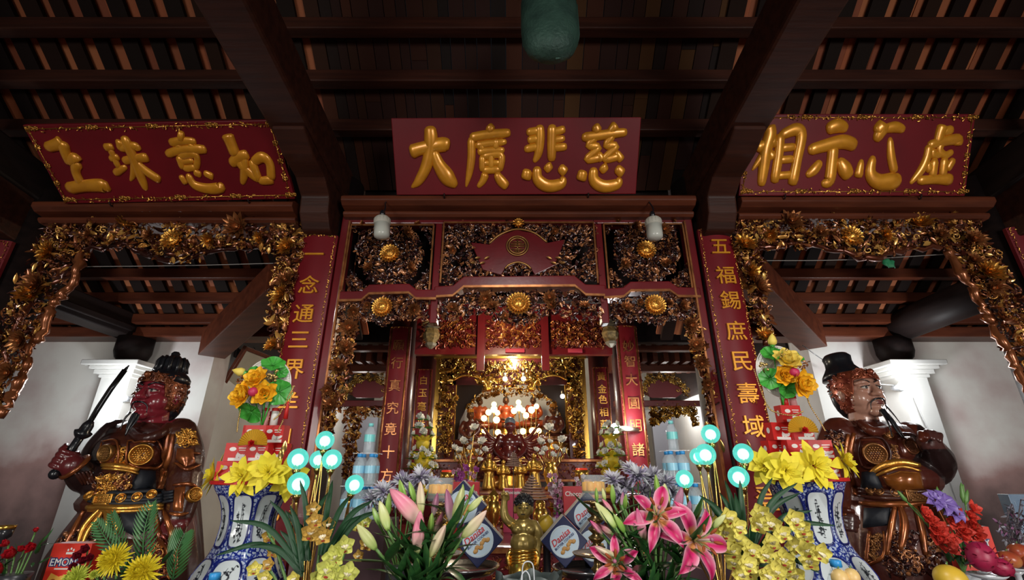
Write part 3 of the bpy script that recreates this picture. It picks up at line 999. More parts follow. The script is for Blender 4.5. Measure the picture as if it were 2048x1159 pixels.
# ------------------------------------------------------------------ couplet boards on the columns
def couplet(x, w, ztop, zbot, y, chars, pxs, label, csize=0.142, border=True, m=LETTER, cx=None):
    t = thing('couplet_board_hanging', label, 'couplet board', (x, y, zbot), 'vertical couplet boards on the columns')
    mb = MB()
    n = 28
    for i in range(n):    # gently curved board that hugs the column
        a0, a1 = -1 + 2 * i / n, -1 + 2 * (i + 1) / n
        v = []
        for a in (a0, a1):
            yy = y + 0.035 * a * a
            for dy in (0, 0.025):
                for z in (zbot, ztop):
                    v.append((x + a * w / 2, yy + dy, z))
        mb.add((np.array(v), [(0, 1, 5, 4), (2, 6, 7, 3), (1, 3, 7, 5), (0, 4, 6, 2)] + ([(0, 2, 3, 1)] if i == 0 else []) + ([(4, 5, 7, 6)] if i == n - 1 else [])))
    build('board', mb, BOARD, t, smooth=False)
    for ch, py in zip(chars, pxs):
        p = P(1024, py, y)
        v, f = text_shape(ch, csize, 0.006, 0.0008, 0.0)
        build('letter', MB().add((v, f), TM((x + (cx or 0), y - 0.004, p.z))), m, t, smooth=False)
    if border:
        rnd = random.Random(int(x * 100))
        for s in (-1, 1):
            mb = MB()
            z = zbot + .02
            while z < ztop - .01:
                mb.add(LEAF3, TM((x + s * (w / 2 - .014) + rnd.gauss(0, .004), y + .024, z)) @ FACE @ Matrix.Rotation(rnd.uniform(0, 6.28), 4, 'Z') @ Matrix.Scale(rnd.uniform(.010, .018), 4))
                z += 0.010
            if y > 5:
                mb.add(box(x + s * (w / 2 - .026), y + .020, (zbot + ztop) / 2, .022, .006, ztop - zbot - .03))
            build('gilt_border', mb, GOLD if y < 5 else COPPER, t)
        for z in (zbot + .015, ztop - .015):
            mb = MB()
            for k in range(30):
                a = rnd.uniform(-.9, .9)
                mb.add(LEAF3, TM((x + a * w / 2, y + .035 * a * a - .004, z + rnd.gauss(0, .004))) @ FACE @ Matrix.Rotation(rnd.uniform(0, 6.28), 4, 'Z') @ Matrix.Scale(rnd.uniform(.010, .018), 4))
            build('gilt_border', mb, GOLD, t)
    return t
couplet(-1.41, 0.262, zt(463), 1.05, 2.93, '一念通三界羊風氣', (508, 569, 627, 679, 738, 805, 878, 1015), 'couplet board starting with a single-stroke character beside the sword-bearing guardian')
couplet(1.495, 0.248, zt(450), 1.05, 2.93, '五福錫庶民壽域登', (493, 550, 600, 661, 722, 786, 852, 995), 'couplet board whose column of characters stands beside the pale-faced guardian')
couplet(-3.79, 0.27, zt(474), 1.05, 2.93, '天地', (512, 590), 'couplet board cut by the left edge of the picture')
couplet(3.79, 0.27, zt(447), 1.05, 2.93, '日月', (492, 570), 'couplet board cut by the right edge of the picture')
Y2 = 5.50
couplet(-1.405, 0.27, P(0, 652, Y2).z, 1.0, Y2, '願行真究竟十方', (690, 725, 770, 815, 857, 903, 950), 'inner couplet board on the red column behind the left bottle pyramid', 0.15, True, COPPER)
couplet(1.44, 0.27, P(0, 650, Y2).z, 1.0, Y2, '妙智大圓明諸佛', (692, 722, 759, 806, 850, 898, 944), 'inner couplet board on the red column behind the right bottle pyramid', 0.15, True, COPPER)
Y3 = 7.75
couplet(-1.50, 0.27, P(0, 737, Y3).z, 1.0, Y3, '白玉毫光', (760, 785, 812, 845), 'small far couplet board left of the gold altar frame', 0.155, True, GOLD)
couplet(1.52, 0.27, P(0, 733, Y3).z, 1.0, Y3, '黃金色相莊', (752, 777, 798, 823, 848), 'small far couplet board right of the gold altar frame', 0.155, True, GOLD)

# ------------------------------------------------------------------ organic bodies: overlapping limbs fused into one skin
class Blob:
    def __init__(s):
        s.mb = MB()
    def ell(s, c, r, rot=None, n=16):
        if np.isscalar(r):
            r = (r, r, r)
        s.mb.add(sphere(n, max(8, n // 2 + 2)), TM(c, rot, r))
        return s
    def limb(s, pts, rads, n=12, k=4):
        """tapered limb through the points, round at both ends"""
        p = smooth_path(pts, k) if len(pts) > 2 else [np.array(pts[0], float), np.array(pts[1], float)]
        r = [float(q[0]) for q in smooth_path([(a, 0, 0) for a in rads], k)] if len(pts) > 2 else list(rads)
        s.mb.add(tube(p, r, n))
        s.ell(p[0], r[0] * 0.99, n=n)
        s.ell(p[-1], r[-1] * 0.99, n=n)
        return s
    def add(s, t, M=None):
        s.mb.add(t, M)
        return s
    def skin(s, voxel, smooth=4, fac=0.5):
        me = bpy.data.meshes.new('skin')
        me.from_pydata(s.mb.verts().tolist(), [], s.mb.f)
        o = bpy.data.objects.new('skin', me)
        COL.objects.link(o)
        m = o.modifiers.new('r', 'REMESH')
        m.mode = 'VOXEL'
        m.voxel_size = voxel
        if smooth:
            q = o.modifiers.new('s', 'SMOOTH')
            q.iterations = smooth
            q.factor = fac
        dg = bpy.context.evaluated_depsgraph_get()
        ev = o.evaluated_get(dg)
        em = ev.to_mesh()
        n = len(em.vertices)
        v = np.empty(n * 3)
        em.vertices.foreach_get('co', v)
        f = [tuple(p.vertices) for p in em.polygons]
        ev.to_mesh_clear()
        bpy.data.objects.remove(o)
        bpy.data.meshes.remove(me)
        return v.reshape(-1, 3), f
def skinned(name, vf, mats, parent, pick=None, world=True):
    """one continuous skin; pick(centre) chooses the material of each face"""
    v, f = vf
    mb = MB().add((v, f))
    if pick is not None:
        lens = len(f[0]) if f else 4
        mb.m = [pick(v[list(q)].mean(0)) for q in f]
    return build(name, mb, mats, parent, world=world)

# ------------------------------------------------------------------ tables and altars (dark carved fronts)
REDW = mat('red_paint', (0.20, 0.02, 0.02), 0.35, coat=0.3, color2=(0.15, 0.015, 0.015), scale=4)
CLOTH = mat('dark_table_cloth', (0.05, 0.02, 0.025), 0.8)
def table(name, label, x0, x1, y0, y1, z, front, group=None, trim=COPPER, legs=True):
    t = thing(name, label, 'table', ((x0 + x1) / 2, (y0 + y1) / 2, 0), group)
    build('table_top', MB().add(box2((x0, y0, z - 0.05), (x1, y1, z))), front, t, bevel=0.008, smooth=False)
    each('apron', (box2((x0 + .03, y0 + .03, z - 0.30), (x1 - .03, y0 + .06, z - 0.05)), box2((x0 + .03, y1 - .06, z - 0.30), (x1 - .03, y1 - .03, z - 0.05))), front, t, smooth=False)
    each('gilt_edge', (box2((x0 - .006, y0 - .008, z - 0.04), (x1 + .006, y0, z - 0.012)), box2((x0 + .03, y0 + .022, z - .29), (x1 - .03, y0 + .032, z - .265))), trim, t, smooth=False)
    rnd = random.Random(int(z * 100))
    mb = MB()
    for k in range(int(160 * (x1 - x0))):
        mb.add((LEAF3, SCROLL)[k % 2], TM((rnd.uniform(x0 + .05, x1 - .05), y0 + .028, rnd.uniform(z - .25, z - .065))) @ FACE @ Matrix.Rotation(rnd.uniform(0, 6.28), 4, 'Z') @ Matrix.Scale(rnd.uniform(.025, .05), 4))
    build('apron_carving', mb, CARVER, t)
    for sx in (x0 + .07, x1 - .07):
        for sy in (y0 + .07, y1 - .07):
            build('leg', MB().add(box2((sx - .045, sy - .045, 0), (sx + .045, sy + .045, z - .05))), front, t, bevel=.01, smooth=False)
    return t
Z1, Z2, Z3, Z4 = 1.00, 1.16, 1.40, 1.75
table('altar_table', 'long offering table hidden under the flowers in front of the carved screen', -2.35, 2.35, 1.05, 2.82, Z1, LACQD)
table('altar_table', 'red and gilt altar table behind the child Buddha', -1.08, 1.12, 3.24, 4.45, Z2, LACQ)
table('altar_table', 'second altar step carrying the white lotus vases', -1.17, 1.21, 4.62, 6.45, Z3, LACQ)
table('altar_table', 'rear altar carrying the three robed Buddhas', -1.28, 1.30, 6.65, 9.7, Z4, LACQ)
table('side_altar', 'low side altar under the sword-bearing guardian', -3.45, -1.74, 3.05, 4.2, 0.62, LACQD)
table('side_altar', 'low side altar under the pale-faced guardian', 1.83, 3.47, 3.05, 4.2, 0.62, LACQD)
table('side_table', 'narrow offering table before the sword-bearing guardian', -3.6, -2.40, 1.75, 2.62, 1.08, LACQD)
table('side_table', 'narrow offering table before the pale-faced guardian', 2.40, 3.6, 1.75, 2.62, 1.08, LACQD)

# ------------------------------------------------------------------ inner frieze, lanterns, aisle woodwork
yf = 5.50
fz = thing('carved_frieze', 'red frieze of gilt relief panels between the inner columns', 'carving', (0.02, yf, P(0, 697, yf).z))
x0, x1 = P(832, 670, yf).x, P(1222, 670, yf).x
zl, zh = P(0, 697, yf).z, P(0, 628, yf).z
build('frame', MB().add(box2((x0 + .0, yf, zl - .07), (x1 + .0, yf + .09, zh + .14))), LACQ, fz, smooth=False)
for q in ([(846, 642), (948, 642), (950, 694), (842, 694)], [(975, 640), (1078, 640), (1080, 694), (974, 694)], [(1104, 642), (1208, 642), (1212, 694), (1103, 694)]):
    mb = MB()
    carve(mb, q, yf - 0.01, 430, 0.03, 0.07, 0.02, None, 0.02)
    build('relief_panel', mb, CARVER, fz)
mb = MB()
for px in (962, 1090):
    c = P(px, 690, yf - .04)
    mb.add(box2((c.x - .045, yf - .07, P(0, 742, yf).z), (c.x + .045, yf - .01, zh + .05)))
build('pendant_post', mb, LACQ, fz, smooth=False)
for px in (885, 905, 1030, 1148, 1190):
    pass
for px, w in ((1030, 24), (1150, 18)):
    c = P(px, 701, yf - .02)
    mb = MB().add(box(c.x, yf - .03, c.z, w * MPP(700, yf) * 1.6, .02, .05))
    tag(build('red_ribbon', mb, mat('pink_cloth', (0.45, 0.03, 0.06), 0.6), bevel=.005), 'pinkish red ribbon tied on the ' + ('middle' if px < 1100 else 'right-hand end') + ' of the inner frieze beam', 'ribbon')
OLDGILT = mat('lantern_gilt', (0.45, 0.34, 0.15), 0.4, 0.6, color2=(0.20, 0.15, 0.08), scale=30)
SILVERG = mat('lantern_grey', (0.30, 0.28, 0.22), 0.4, 0.5)
for i, (px, py) in enumerate(((863, 668), (1220, 665))):
    Yl = 5.2
    p = P(px, py, Yl)
    k = MPP(py, Yl)
    t = thing('hanging_lantern', 'small hexagonal gilt lantern hanging at the ' + ('left' if i == 0 else 'right') + ' end of the inner frieze', 'lantern', (p.x, Yl, p.z - 27 * k), 'hexagonal lanterns on the inner frieze')
    build('lantern_body', MB().add(lathe([(9 * k, -18 * k), (15 * k, -10 * k), (17 * k, 0), (13 * k, 8 * k), (15 * k, 10 * k), (8 * k, 12 * k)], 6), TM(p)), OLDGILT, t, smooth=False)
    build('lantern_crown', MB().add(lathe([(8 * k, 12 * k), (17 * k, 15 * k), (12 * k, 18 * k), (8 * k, 26 * k), (3 * k, 27 * k)], 6), TM(p)), SILVERG, t, smooth=False)
    build('lantern_foot', MB().add(lathe([(3 * k, -30 * k), (10 * k, -24 * k), (12 * k, -19 * k), (9 * k, -18 * k)], 6), TM(p)), SILVERG, t, smooth=False)
    mb = MB()
    for a in range(6):
        mb.add(LEAF3, TM(p + Vector((17 * k * math.cos(a * 1.047), 17 * k * math.sin(a * 1.047), 17 * k))) @ Matrix.Rotation(a * 1.047, 4, 'Z') @ Matrix.Scale(16 * k, 4))
    build('crown_leaf', mb, OLDGILT, t)
    build('chain', MB().add(tube([p + Vector((0, 0, 26 * k)), p + Vector((0, .02, 1.2))], .006, 6)), OLDGILT, t)

for s in (-1, 1):   # woodwork across the aisles
    def X(v):
        return (min(s * v[0], s * v[1]), max(s * v[0], s * v[1]))
    for (ya, pya, pyb, m) in ((5.85, 640, 684, WOODD), (6.9, 726, 742, WOODR), (7.0, 800, 812, LACQ), (6.2, 690, 700, WOODR)):
        a, b = X((1.55, 2.95))
        sbox('beam', (a, ya, P(0, pyb, ya).z), (b, ya + .12, P(0, pya, ya).z), m, bevel=.008)
    ya = 6.6
    mb = MB()
    xx = 1.6
    while xx < 2.9:
        a, b = X((xx, xx + .07))
        mb.add(box2((a, ya, P(0, 722, ya).z), (b, ya + .9, P(0, 695, ya).z + .05)))
        xx += .16
    struct('ceiling_battens', mb, WOODR)
    cxp = 738 if s < 0 else 1325
    p = P(cxp, 772, 6.95)
    t = thing('fan_board', 'pink fan-shaped board with gilt dragons in the ' + ('left' if s < 0 else 'right') + ' aisle', 'sign', (p.x, 6.95, p.z - .15), 'fan boards in the aisles')
    poly = [(p.x + math.cos(a) * .30, p.z - .12 + math.sin(a) * .22) for a in np.linspace(0.1, PI - .1, 14)]
    poly += [(p.x - .18, p.z - .17), (p.x + .18, p.z - .17)]
    v, f = prism(poly, .03)
    v[:, 1] += 6.95
    build('board', MB().add((v, f)), mat('pink_lacquer', (0.20, 0.022, 0.03), 0.5), t, smooth=False)
    mb = MB()
    r2 = random.Random(8)
    for k in range(170):
        a = r2.uniform(-.1, PI + .1)
        e = r2.gauss(0, .035)
        mb.add((LEAF3, SCROLL)[k % 2], TM((p.x + math.cos(a) * (.34 + e), 6.94, p.z - .12 + math.sin(a) * (.26 + e))) @ FACE @ Matrix.Rotation(r2.uniform(0, 6.28), 4, 'Z') @ Matrix.Scale(r2.uniform(.04, .08), 4))
    build('dragon_carving', mb, CARVEG, t)
    # gilt arch in the aisle
    q = [(688, 812), (768, 812), (766, 835), (740, 828), (722, 845), (716, 900), (712, 960), (690, 960)] if s < 0 else [(1300, 805), (1392, 806), (1394, 850), (1383, 850), (1378, 826), (1345, 832), (1310, 850), (1300, 850)]
    t = tag(build('carved_arch', carve(MB(), q, 7.05, 330, .04, .09, .03), CARVEG if s > 0 else CARVE), 'gilt openwork arch in the ' + ('left' if s < 0 else 'right') + ' aisle behind the bottle pyramid', 'carving')
sbox('door_1', (1.98, 7.3, 0), (2.06, 7.36, 2.55), mat('gilt_post', (0.45, 0.22, 0.05), .4, .5))
sbox('door_2', (2.55, 8.6, 0), (2.95, 8.7, 2.5), mat('grey_door', (0.33, 0.34, 0.40), 0.5))
sbox('door_3', (-2.95, 8.6, 0), (-2.45, 8.7, 2.5), MATS['grey_door'])
sbox('wall_aisle_right', (2.0, 9.2, 0), (2.96, 9.3, 2.7), PLASTER)
sbox('wall_aisle_left', (-2.96, 9.2, 0), (-2.0, 9.3, 2.7), PLASTER)
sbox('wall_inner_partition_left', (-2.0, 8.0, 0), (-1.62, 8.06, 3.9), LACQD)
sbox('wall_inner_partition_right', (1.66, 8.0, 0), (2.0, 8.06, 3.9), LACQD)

# ------------------------------------------------------------------ gilt altar frame in two layers
yg = 7.62
g0 = P(1020, 850, yg)
t = thing('gilt_altar_frame', 'bright gilt carved frame around the three robed Buddhas', 'altar frame', (g0.x, yg, Z4))
mb = MB()
def gbox(xa, xb, ya, yb, y0, y1):
    mb.add(box2((P(xa, (ya + yb) / 2, yg).x, y0, P(0, yb, yg).z), (P(xb, (ya + yb) / 2, yg).x, y1, P(0, ya, yg).z)))
gbox(868, 1172, 708, 716, yg, yg + .12)
xl, xr = P(876, 740, yg).x, P(1166, 740, yg).x
for xx in (xl, xr):
    mb.add(box2((xx - .04, yg + .02, Z4), (xx + .04, yg + .12, P(0, 716, yg).z)))
build('frame', mb, GOLDB, t, bevel=.006, smooth=False)
for xa, xb, ya, yb in ((874, 912, 745, 916), (1134, 1168, 745, 916), (880, 1165, 714, 768)):
    build('backing_board', MB().add(box2((P(xa, ya, yg).x, yg + .05, P(0, yb, yg).z), (P(xb, ya, yg).x, yg + .075, P(0, ya, yg).z))), LACQD, t, smooth=False)
for q, n in (([(878, 760), (905, 760), (912, 800), (905, 860), (898, 912), (874, 912)], 260), ([(1138, 760), (1165, 760), (1170, 912), (1150, 912), (1142, 860), (1134, 800)], 300)):
    build('post_carving', carve(MB(), q, yg, n, .035, .085, .06), CARVEG, t)
for q, n in (([(950, 722), (1095, 722), (1092, 768), (952, 768)], 420), ([(880, 718), (950, 718), (955, 752), (925, 748), (900, 765), (880, 765)], 200), ([(1095, 718), (1165, 718), (1162, 765), (1142, 762), (1118, 748), (1092, 752)], 200)):
    build('frieze_carving', carve(MB(), q, yg, n, .03, .07, .05), CARVEG, t)
for seq, r in (([(906, 760), (925, 751), (950, 753), (968, 764), (975, 780)], .02), ([(1135, 760), (1115, 751), (1090, 753), (1072, 764), (1066, 780)], .02),
               ([(916, 716), (912, 732), (898, 742), (880, 745)], .028), ([(1125, 716), (1130, 732), (1144, 742), (1162, 745)], .028)):
    build('gilt_bracket', MB().add(tube(smooth_path([P(x, y, yg - .02) for x, y in seq], 5), r, 7)), GOLDB, t)
for px in (977, 1063):
    p = P(px, 768, yg + .05)
    build('gilt_capital', MB().add(lathe([(.04, -.12), (.09, -.06), (.06, -.02), (.10, .05), (.07, .09), (.09, .12)], 14), TM(p)), GOLDB, t)
yh = 8.25
t = thing('inner_gilt_arch', 'scalloped gilt inner arch behind the dark attendants', 'altar frame', (g0.x, yh, Z4))
mb = MB()
for xx in (xl + .22, xr - .22):
    build('post', MB().add(box2((xx - .03, yh, Z4), (xx + .03, yh + .08, P(0, 760, yh).z))), GOLDB, t, bevel=.006, smooth=False)
mb = MB()
carve(mb, [(965, 770), (1078, 770), (1078, 783), (1095, 790), (1112, 805), (1120, 830), (1124, 898), (1112, 898), (1108, 835), (1092, 803), (1060, 790), (1020, 793), (985, 790), (955, 803), (936, 820), (930, 815), (945, 795), (965, 783)], yh, 420, .03, .07, .03)
build('inner_arch_carving', mb, CARVEG, t)
mb = MB()
v, f = prism([(P(x, y, yh + .06).x, P(x, y, yh + .06).z) for x, y in [(905, 752), (968, 752), (978, 772), (955, 790), (932, 815), (920, 840), (912, 904), (900, 904)]], .05)
v[:, 1] += yh + .06
build('dark_spandrel', MB().add((v, f)), mat('dark_oval', (0.018, 0.010, 0.009), .6), t, smooth=False)
mb = MB()
v, f = prism([(P(x, y, yh + .06).x, P(x, y, yh + .06).z) for x, y in [(1074, 752), (1138, 752), (1142, 904), (1128, 904), (1122, 840), (1112, 812), (1092, 790), (1066, 772)]], .05)
v[:, 1] += yh + .06
mb.add((v, f))
build('dark_spandrel', mb, mat('dark_oval', (0.018, 0.010, 0.009), .6), t, smooth=False)
# three white lamps above
WHITEL = mat('white_lamp', (1, 1, 1), 0.3, emit=(1.0, 0.97, 0.9), estr=12.0)
for px, py in ((1010, 757), (1047, 757), (1125, 792)):
    p = P(px, py, yg - .12 if px < 1100 else 8.1)
    t = thing('spot_bulb', {1010: 'left one of two white bulbs under the gilt frieze', 1047: 'right one of two white bulbs under the gilt frieze', 1125: 'white spot bulb inside the right corner of the gilt arch'}[px], 'lamp', p)
    build('bulb', MB().add(sphere(10, 8, .038), TM(p)), WHITEL, t)
    build('socket', MB().add(lathe([(.018, .03), (.022, .05), (.022, .09), (.01, .1)], 10), TM(p)), SILVERG, t)
    if px > 1100:
        build('bracket', MB().add(tube([p + Vector((0, 0, .09)), p + Vector((.05, .22, .10))], .01, 6)), SILVERG, t)

# ------------------------------------------------------------------ Buddhas of the rear altar
ROBE = mat('orange_robe', (0.50, 0.10, 0.02), 0.35, 0.15, color2=(0.28, 0.04, 0.015), scale=9, coat=0.3)
DARKSK = mat('dark_gilt_skin', (0.16, 0.07, 0.03), 0.3, 0.5, coat=0.3)
HAIR = mat('black_hair', (0.012, 0.011, 0.013), 0.4, bump=0.5, bscale=120)
DROBE = mat('dark_robe', (0.06, 0.014, 0.012), 0.28, coat=0.5, color2=(0.12, 0.03, 0.015), scale=10)
def seated_buddha(label, loc, h, robe, skin, lean=0.0, group=None, crown=False):
    t = thing('seated_buddha', label, 'statue', loc, group)
    L = Vector(loc)
    b = Blob()
    q = lambda x, y, z: L + Vector((x * h, y * h, z * h))
    b.ell(q(0, 0, .88), (.088 * h, .098 * h, .115 * h))
    b.ell(q(0, -.085 * 1, .87), (.018 * h, .03 * h, .03 * h))
    for s in (-1, 1):
        b.ell(q(s * .09, 0, .87), (.015 * h, .03 * h, .055 * h))
        b.limb([q(s * .17, .02, .68), q(s * .25, -.04, .48), q(s * .13, -.2, .33)], [.075 * h, .065 * h, .05 * h])
        b.limb([q(s * .1, .03, .18), q(s * .36, -.12, .13), q(s * .05, -.27, .12)], [.13 * h, .11 * h, .08 * h])
        b.limb([q(s * .13, -.2, .33), q(s * .02, -.24, .29)], [.045 * h, .04 * h])
    b.limb([q(0, .02, .78), q(0, .02, .7)], [.05 * h, .06 * h])
    b.ell(q(0, .02, .60), (.2 * h, .13 * h, .14 * h))
    b.ell(q(0, .01, .38), (.17 * h, .14 * h, .24 * h))
    b.ell(q(0, -.02, .14), (.32 * h, .22 * h, .12 * h))
    z0 = L.z + h * .76
    skinned('body', b.skin(.02 * h, 3), [robe, skin], t, lambda c: 1 if c[2] > z0 or (c[2] < L.z + .37 * h and c[1] < L.y - .21 * h and abs(c[0] - L.x) < .12 * h) else 0)
    mb = MB().add(sphere(14, 8), TM(q(0, .025, .925), None, (.094 * h, .1 * h, .09 * h)))
    mb.add(sphere(10, 6), TM(q(0, .03, 1.005), None, (.045 * h, .045 * h, .04 * h)))
    build('hair', mb, HAIR, t)
    mb = MB()
    for s in (-1, 1):
        mb.add(sphere(8, 5), TM(q(s * .036, -.09, .89), None, (.02 * h, .008 * h, .008 * h)))
    mb.add(sphere(8, 5), TM(q(0, -.1, .825), None, (.025 * h, .01 * h, .008 * h)))
    build('face_line', mb, HAIR, t)
    mb = MB()
    for k in range(3):
        n = 13
        for i in range(n):
            a = 2 * PI * (i + .5 * k) / n
            mb.add(leaf(.15 * h, .14 * h, .5, .2, 4), TM(q(.27 * math.cos(a), .2 * math.sin(a), .03 - .05 * k)) @ Matrix.Rotation(a - PI / 2, 4, 'Z') @ TM((0, 0, 0), (.5, 0, 0)))
    mb.add(lathe([(.34 * h, -.16 * h), (.34 * h, -.1 * h), (.26 * h, -.06 * h), (.3 * h, .03 * h), (.2 * h, .04 * h)], 20), TM(L))
    build('lotus_seat', mb, GOLD, t)
    if crown:
        mb = MB()
        for i in range(9):
            a = PI * 1.0 * i / 8 + PI
            mb.add(leaf(.12 * h, .06 * h, 0, .2, 4), TM(q(.09 * math.cos(a), .1 * math.sin(a), .95)) @ Matrix.Rotation(a + PI / 2, 4, 'Z') @ TM((0, 0, 0), (1.45, 0, 0)))
        build('crown', mb, GOLD, t)
    return t
BH = 1.05
for px, py, Yb, lab in ((1012, 790, 8.9, 'orange-robed seated Buddha in the middle of three on the rear altar'), (960, 793, 9.25, 'orange-robed seated Buddha left of the middle one on the rear altar'), (1066, 790, 9.25, 'orange-robed seated Buddha right of the middle one on the rear altar')):
    top = P(px, py, Yb)
    h = .62
    seated_buddha(lab, (top.x, Yb, top.z - 1.045 * h), h, ROBE, DARKSK, 0, 'robed Buddhas of the rear altar')
    mb = MB().add(lathe([(.23, 0), (.23, .06), (.20, .08), (.20, max(.12, top.z - 1.045 * h - .16 * h - Z4 - .01)), (.18, max(.13, top.z - 1.045 * h - .16 * h - Z4))], 24), TM((top.x, Yb, Z4)))
    tag(build('statue_pedestal', mb, REDW, smooth=True), 'round red pedestal under the orange-robed Buddha, ' + lab[27:], 'pedestal', 'pedestals of the rear Buddhas')
for px, py, Yb, h, lab in ((941, 818, 7.95, .62, 'dark crowned attendant statue beside the left post of the gilt frame'), (1106, 808, 7.95, .62, 'dark crowned attendant statue beside the right post of the gilt frame')):
    top = P(px, py, Yb)
    seated_buddha(lab, (top.x, Yb, top.z - 1.045 * h), h, DROBE, DARKSK, 0, 'dark attendants inside the gilt frame', True)
    hh = max(.03, top.z - 1.045 * h - .16 * h - Z4)
    mb = MB().add(lathe([(.24, 0), (.24, hh * .4), (.22, hh * .5), (.21, hh)], 24), TM((top.x, Yb, Z4)))
    tag(build('statue_pedestal', mb, REDW, smooth=True), 'round red pedestal under the ' + lab[:30].strip() + (' at the left post' if px < 1000 else ' at the right post'), 'pedestal', 'pedestals of the dark attendants')

# many-armed bodhisattva
Yk = 6.05
top = P(1020, 832, Yk)
h = (top.z - Z3) / 1.17
loc = (top.x, Yk, Z3 + .16 * h)
k = seated_buddha('dark red many-armed bodhisattva statue with a fan of arms', loc, h * .96, mat('dark_red_statue', (0.11, 0.012, 0.010), 0.22, coat=0.6, color2=(0.07, 0.01, 0.008), scale=8), mat('dark_red_skin', (0.13, 0.02, 0.014), 0.25, coat=0.5), 0, None, False)
L = Vector(loc)
build('cap', MB().add(sphere(16, 10), TM(L + Vector((0, .02, .955 * .96 * h)), None, (.098 * h, .105 * h, .085 * h))), mat('slate_cap', (0.10, 0.13, 0.16), .35), k)
armM = MATS['dark_red_skin']
for s in (-1, 1):
    for i in range(8):
        a = math.radians(-58 + i * 13.5)
        R = h * (.36 + .04 * (i % 2))
        p0 = L + Vector((s * .15 * h, .06 * h + .012 * i, .60 * h))
        p1 = p0 + Vector((s * math.cos(a) * R * .55, -.02, math.sin(a) * R * .5 - .07 * h))
        p2 = p0 + Vector((s * math.cos(a) * R, -.07, math.sin(a) * R - .02 * h))
        b = MB().add(tube(smooth_path([p0, p1, p2], 4), [.045 * h, .042 * h, .04 * h, .036 * h, .034 * h, .03 * h, .028 * h, .026 * h, .022 * h], 8))
        for f_ in range(4):
            d = (p2 - p1).normalized() + Vector((0.25 * (f_ - 1.5) * s * .6, 0, .2 * (f_ - 1.5)))
            b.add(tube([p2, p2 + d * .03 * h, p2 + d * .065 * h], [.009 * h, .009 * h, .006 * h], 5))
        build('arm', b, armM, k)

# warm globe lamps on two branching stands
WARM = mat('warm_globe', (1, 0.8, 0.5), 0.3, emit=(1.0, 0.62, 0.22), estr=9.0)
BRASS = mat('brass', (0.62, 0.40, 0.12), 0.22, 0.95)
for nm, base, gl in (('left', (985, 905), [(988, 808), (977, 824), (988, 818), (995, 825), (968, 836), (993, 839), (969, 862), (996, 864)]),
                     ('right', (1050, 905), [(1037, 804), (1028, 821), (1038, 815), (1046, 820), (1052, 830), (1063, 819), (1073, 812), (1046, 862), (1065, 861), (1078, 861)])):
    Yw = 7.15
    b = P(*base, Yw)
    b.z = Z4
    t = thing('globe_lamp_tree', 'branching lamp of small warm globes ' + nm + ' of the many-armed statue', 'lamp', b, 'warm globe lamps in the sanctuary')
    mb = MB()
    for (x, y) in gl:
        p = P(x, y, Yw)
        mb.add(tube(smooth_path([b + Vector((0, 0, .02)), b * .45 + p * .55 + Vector(((p.x - b.x) * .25, 0, -.03)), p], 5), .006, 5))
    mb.add(lathe([(.09, 0), (.08, .02), (.03, .035), (.02, .06)], 14), TM(b))
    build('lamp_stem', mb, BRASS, t)
    for i, (x, y) in enumerate(gl):
        build('globe', MB().add(sphere(10, 8, (5.2 + .8 * (i % 3)) * MPP(y, Yw)), TM(P(x, y, Yw))), WARM, t)
# bright white lamp on the inner right column
p = P(1231, 856, 5.25)
t = thing('wall_bulb', 'glaring white bulb on the inner right column', 'lamp', p)
build('bulb', MB().add(sphere(14, 10, .055), TM(p)), mat('glare_bulb', (1, 1, 1), .3, emit=(.95, .98, 1), estr=60.0), t)
build('socket', MB().add(tube([p + Vector((.03, 0, 0)), p + Vector((.10, .04, 0)), (1.44, 5.47, p.z)], [.028, .03, .03], 10)), SILVERG, t)

# ------------------------------------------------------------------ the two guardian statues
from mathutils.bvhtree import BVHTree
RDL = mat('guardian_lacquer', (0.045, 0.011, 0.009), 0.34, 0.1, color2=(0.075, 0.020, 0.010), scale=9, coat=0.25, bump=0.5, bscale=14)
ROBEC = mat('guardian_copper', (0.42, 0.13, 0.035), 0.28, 0.6, color2=(0.20, 0.05, 0.018), scale=10, coat=0.4)
BLK = mat('black_lacquer', (0.010, 0.011, 0.015), 0.32, coat=0.4)
BLKC = mat('blue_black_cloth', (0.012, 0.015, 0.022), 0.55)
PLATE = mat('breast_plate', (0.085, 0.015, 0.012), 0.26, 0.15, color2=(0.13, 0.03, 0.014), scale=11, coat=0.6)
EYEW = mat('eye_white', (0.62, 0.55, 0.48), 0.3)
def ray(bvh, px, py):
    o = Vector((0, 0, EYE))
    d = (P(px, py, 3.0) - o).normalized()
    h = bvh.ray_cast(o, d)
    return (h[0], h[1]) if h[0] is not None else (None, None)
def patch(bvh, poly, lift=0.012, rings=6, dome=0.0, thick=True):
    """plate that follows the body under a pixel outline"""
    c = np.mean(np.array(poly, float), 0)
    n = len(poly)
    q = []
    for i in range(n):
        a, b = np.array(poly[i], float), np.array(poly[(i + 1) % n], float)
        for t in (0, .34, .67):
            q.append(a + (b - a) * t)
    m = len(q)
    v, last = [], None
    for r in range(rings + 1):
        t = r / rings
        for i in range(m):
            x, y = c + (q[i] - c) * max(t, 0.02)
            h, nn = ray(bvh, x, y)
            if h is None:
                h, nn = (last if last else (P(x, y, 3.5), Vector((0, -1, 0))))
            last = (h, nn)
            v.append(tuple(h + nn * (lift + dome * (1 - t * t)) if not (thick and r == rings) else h - nn * 0.004))
    f = grid_faces(m, rings + 1, True) + [tuple(range(m))[::-1]]
    return np.array(v), f
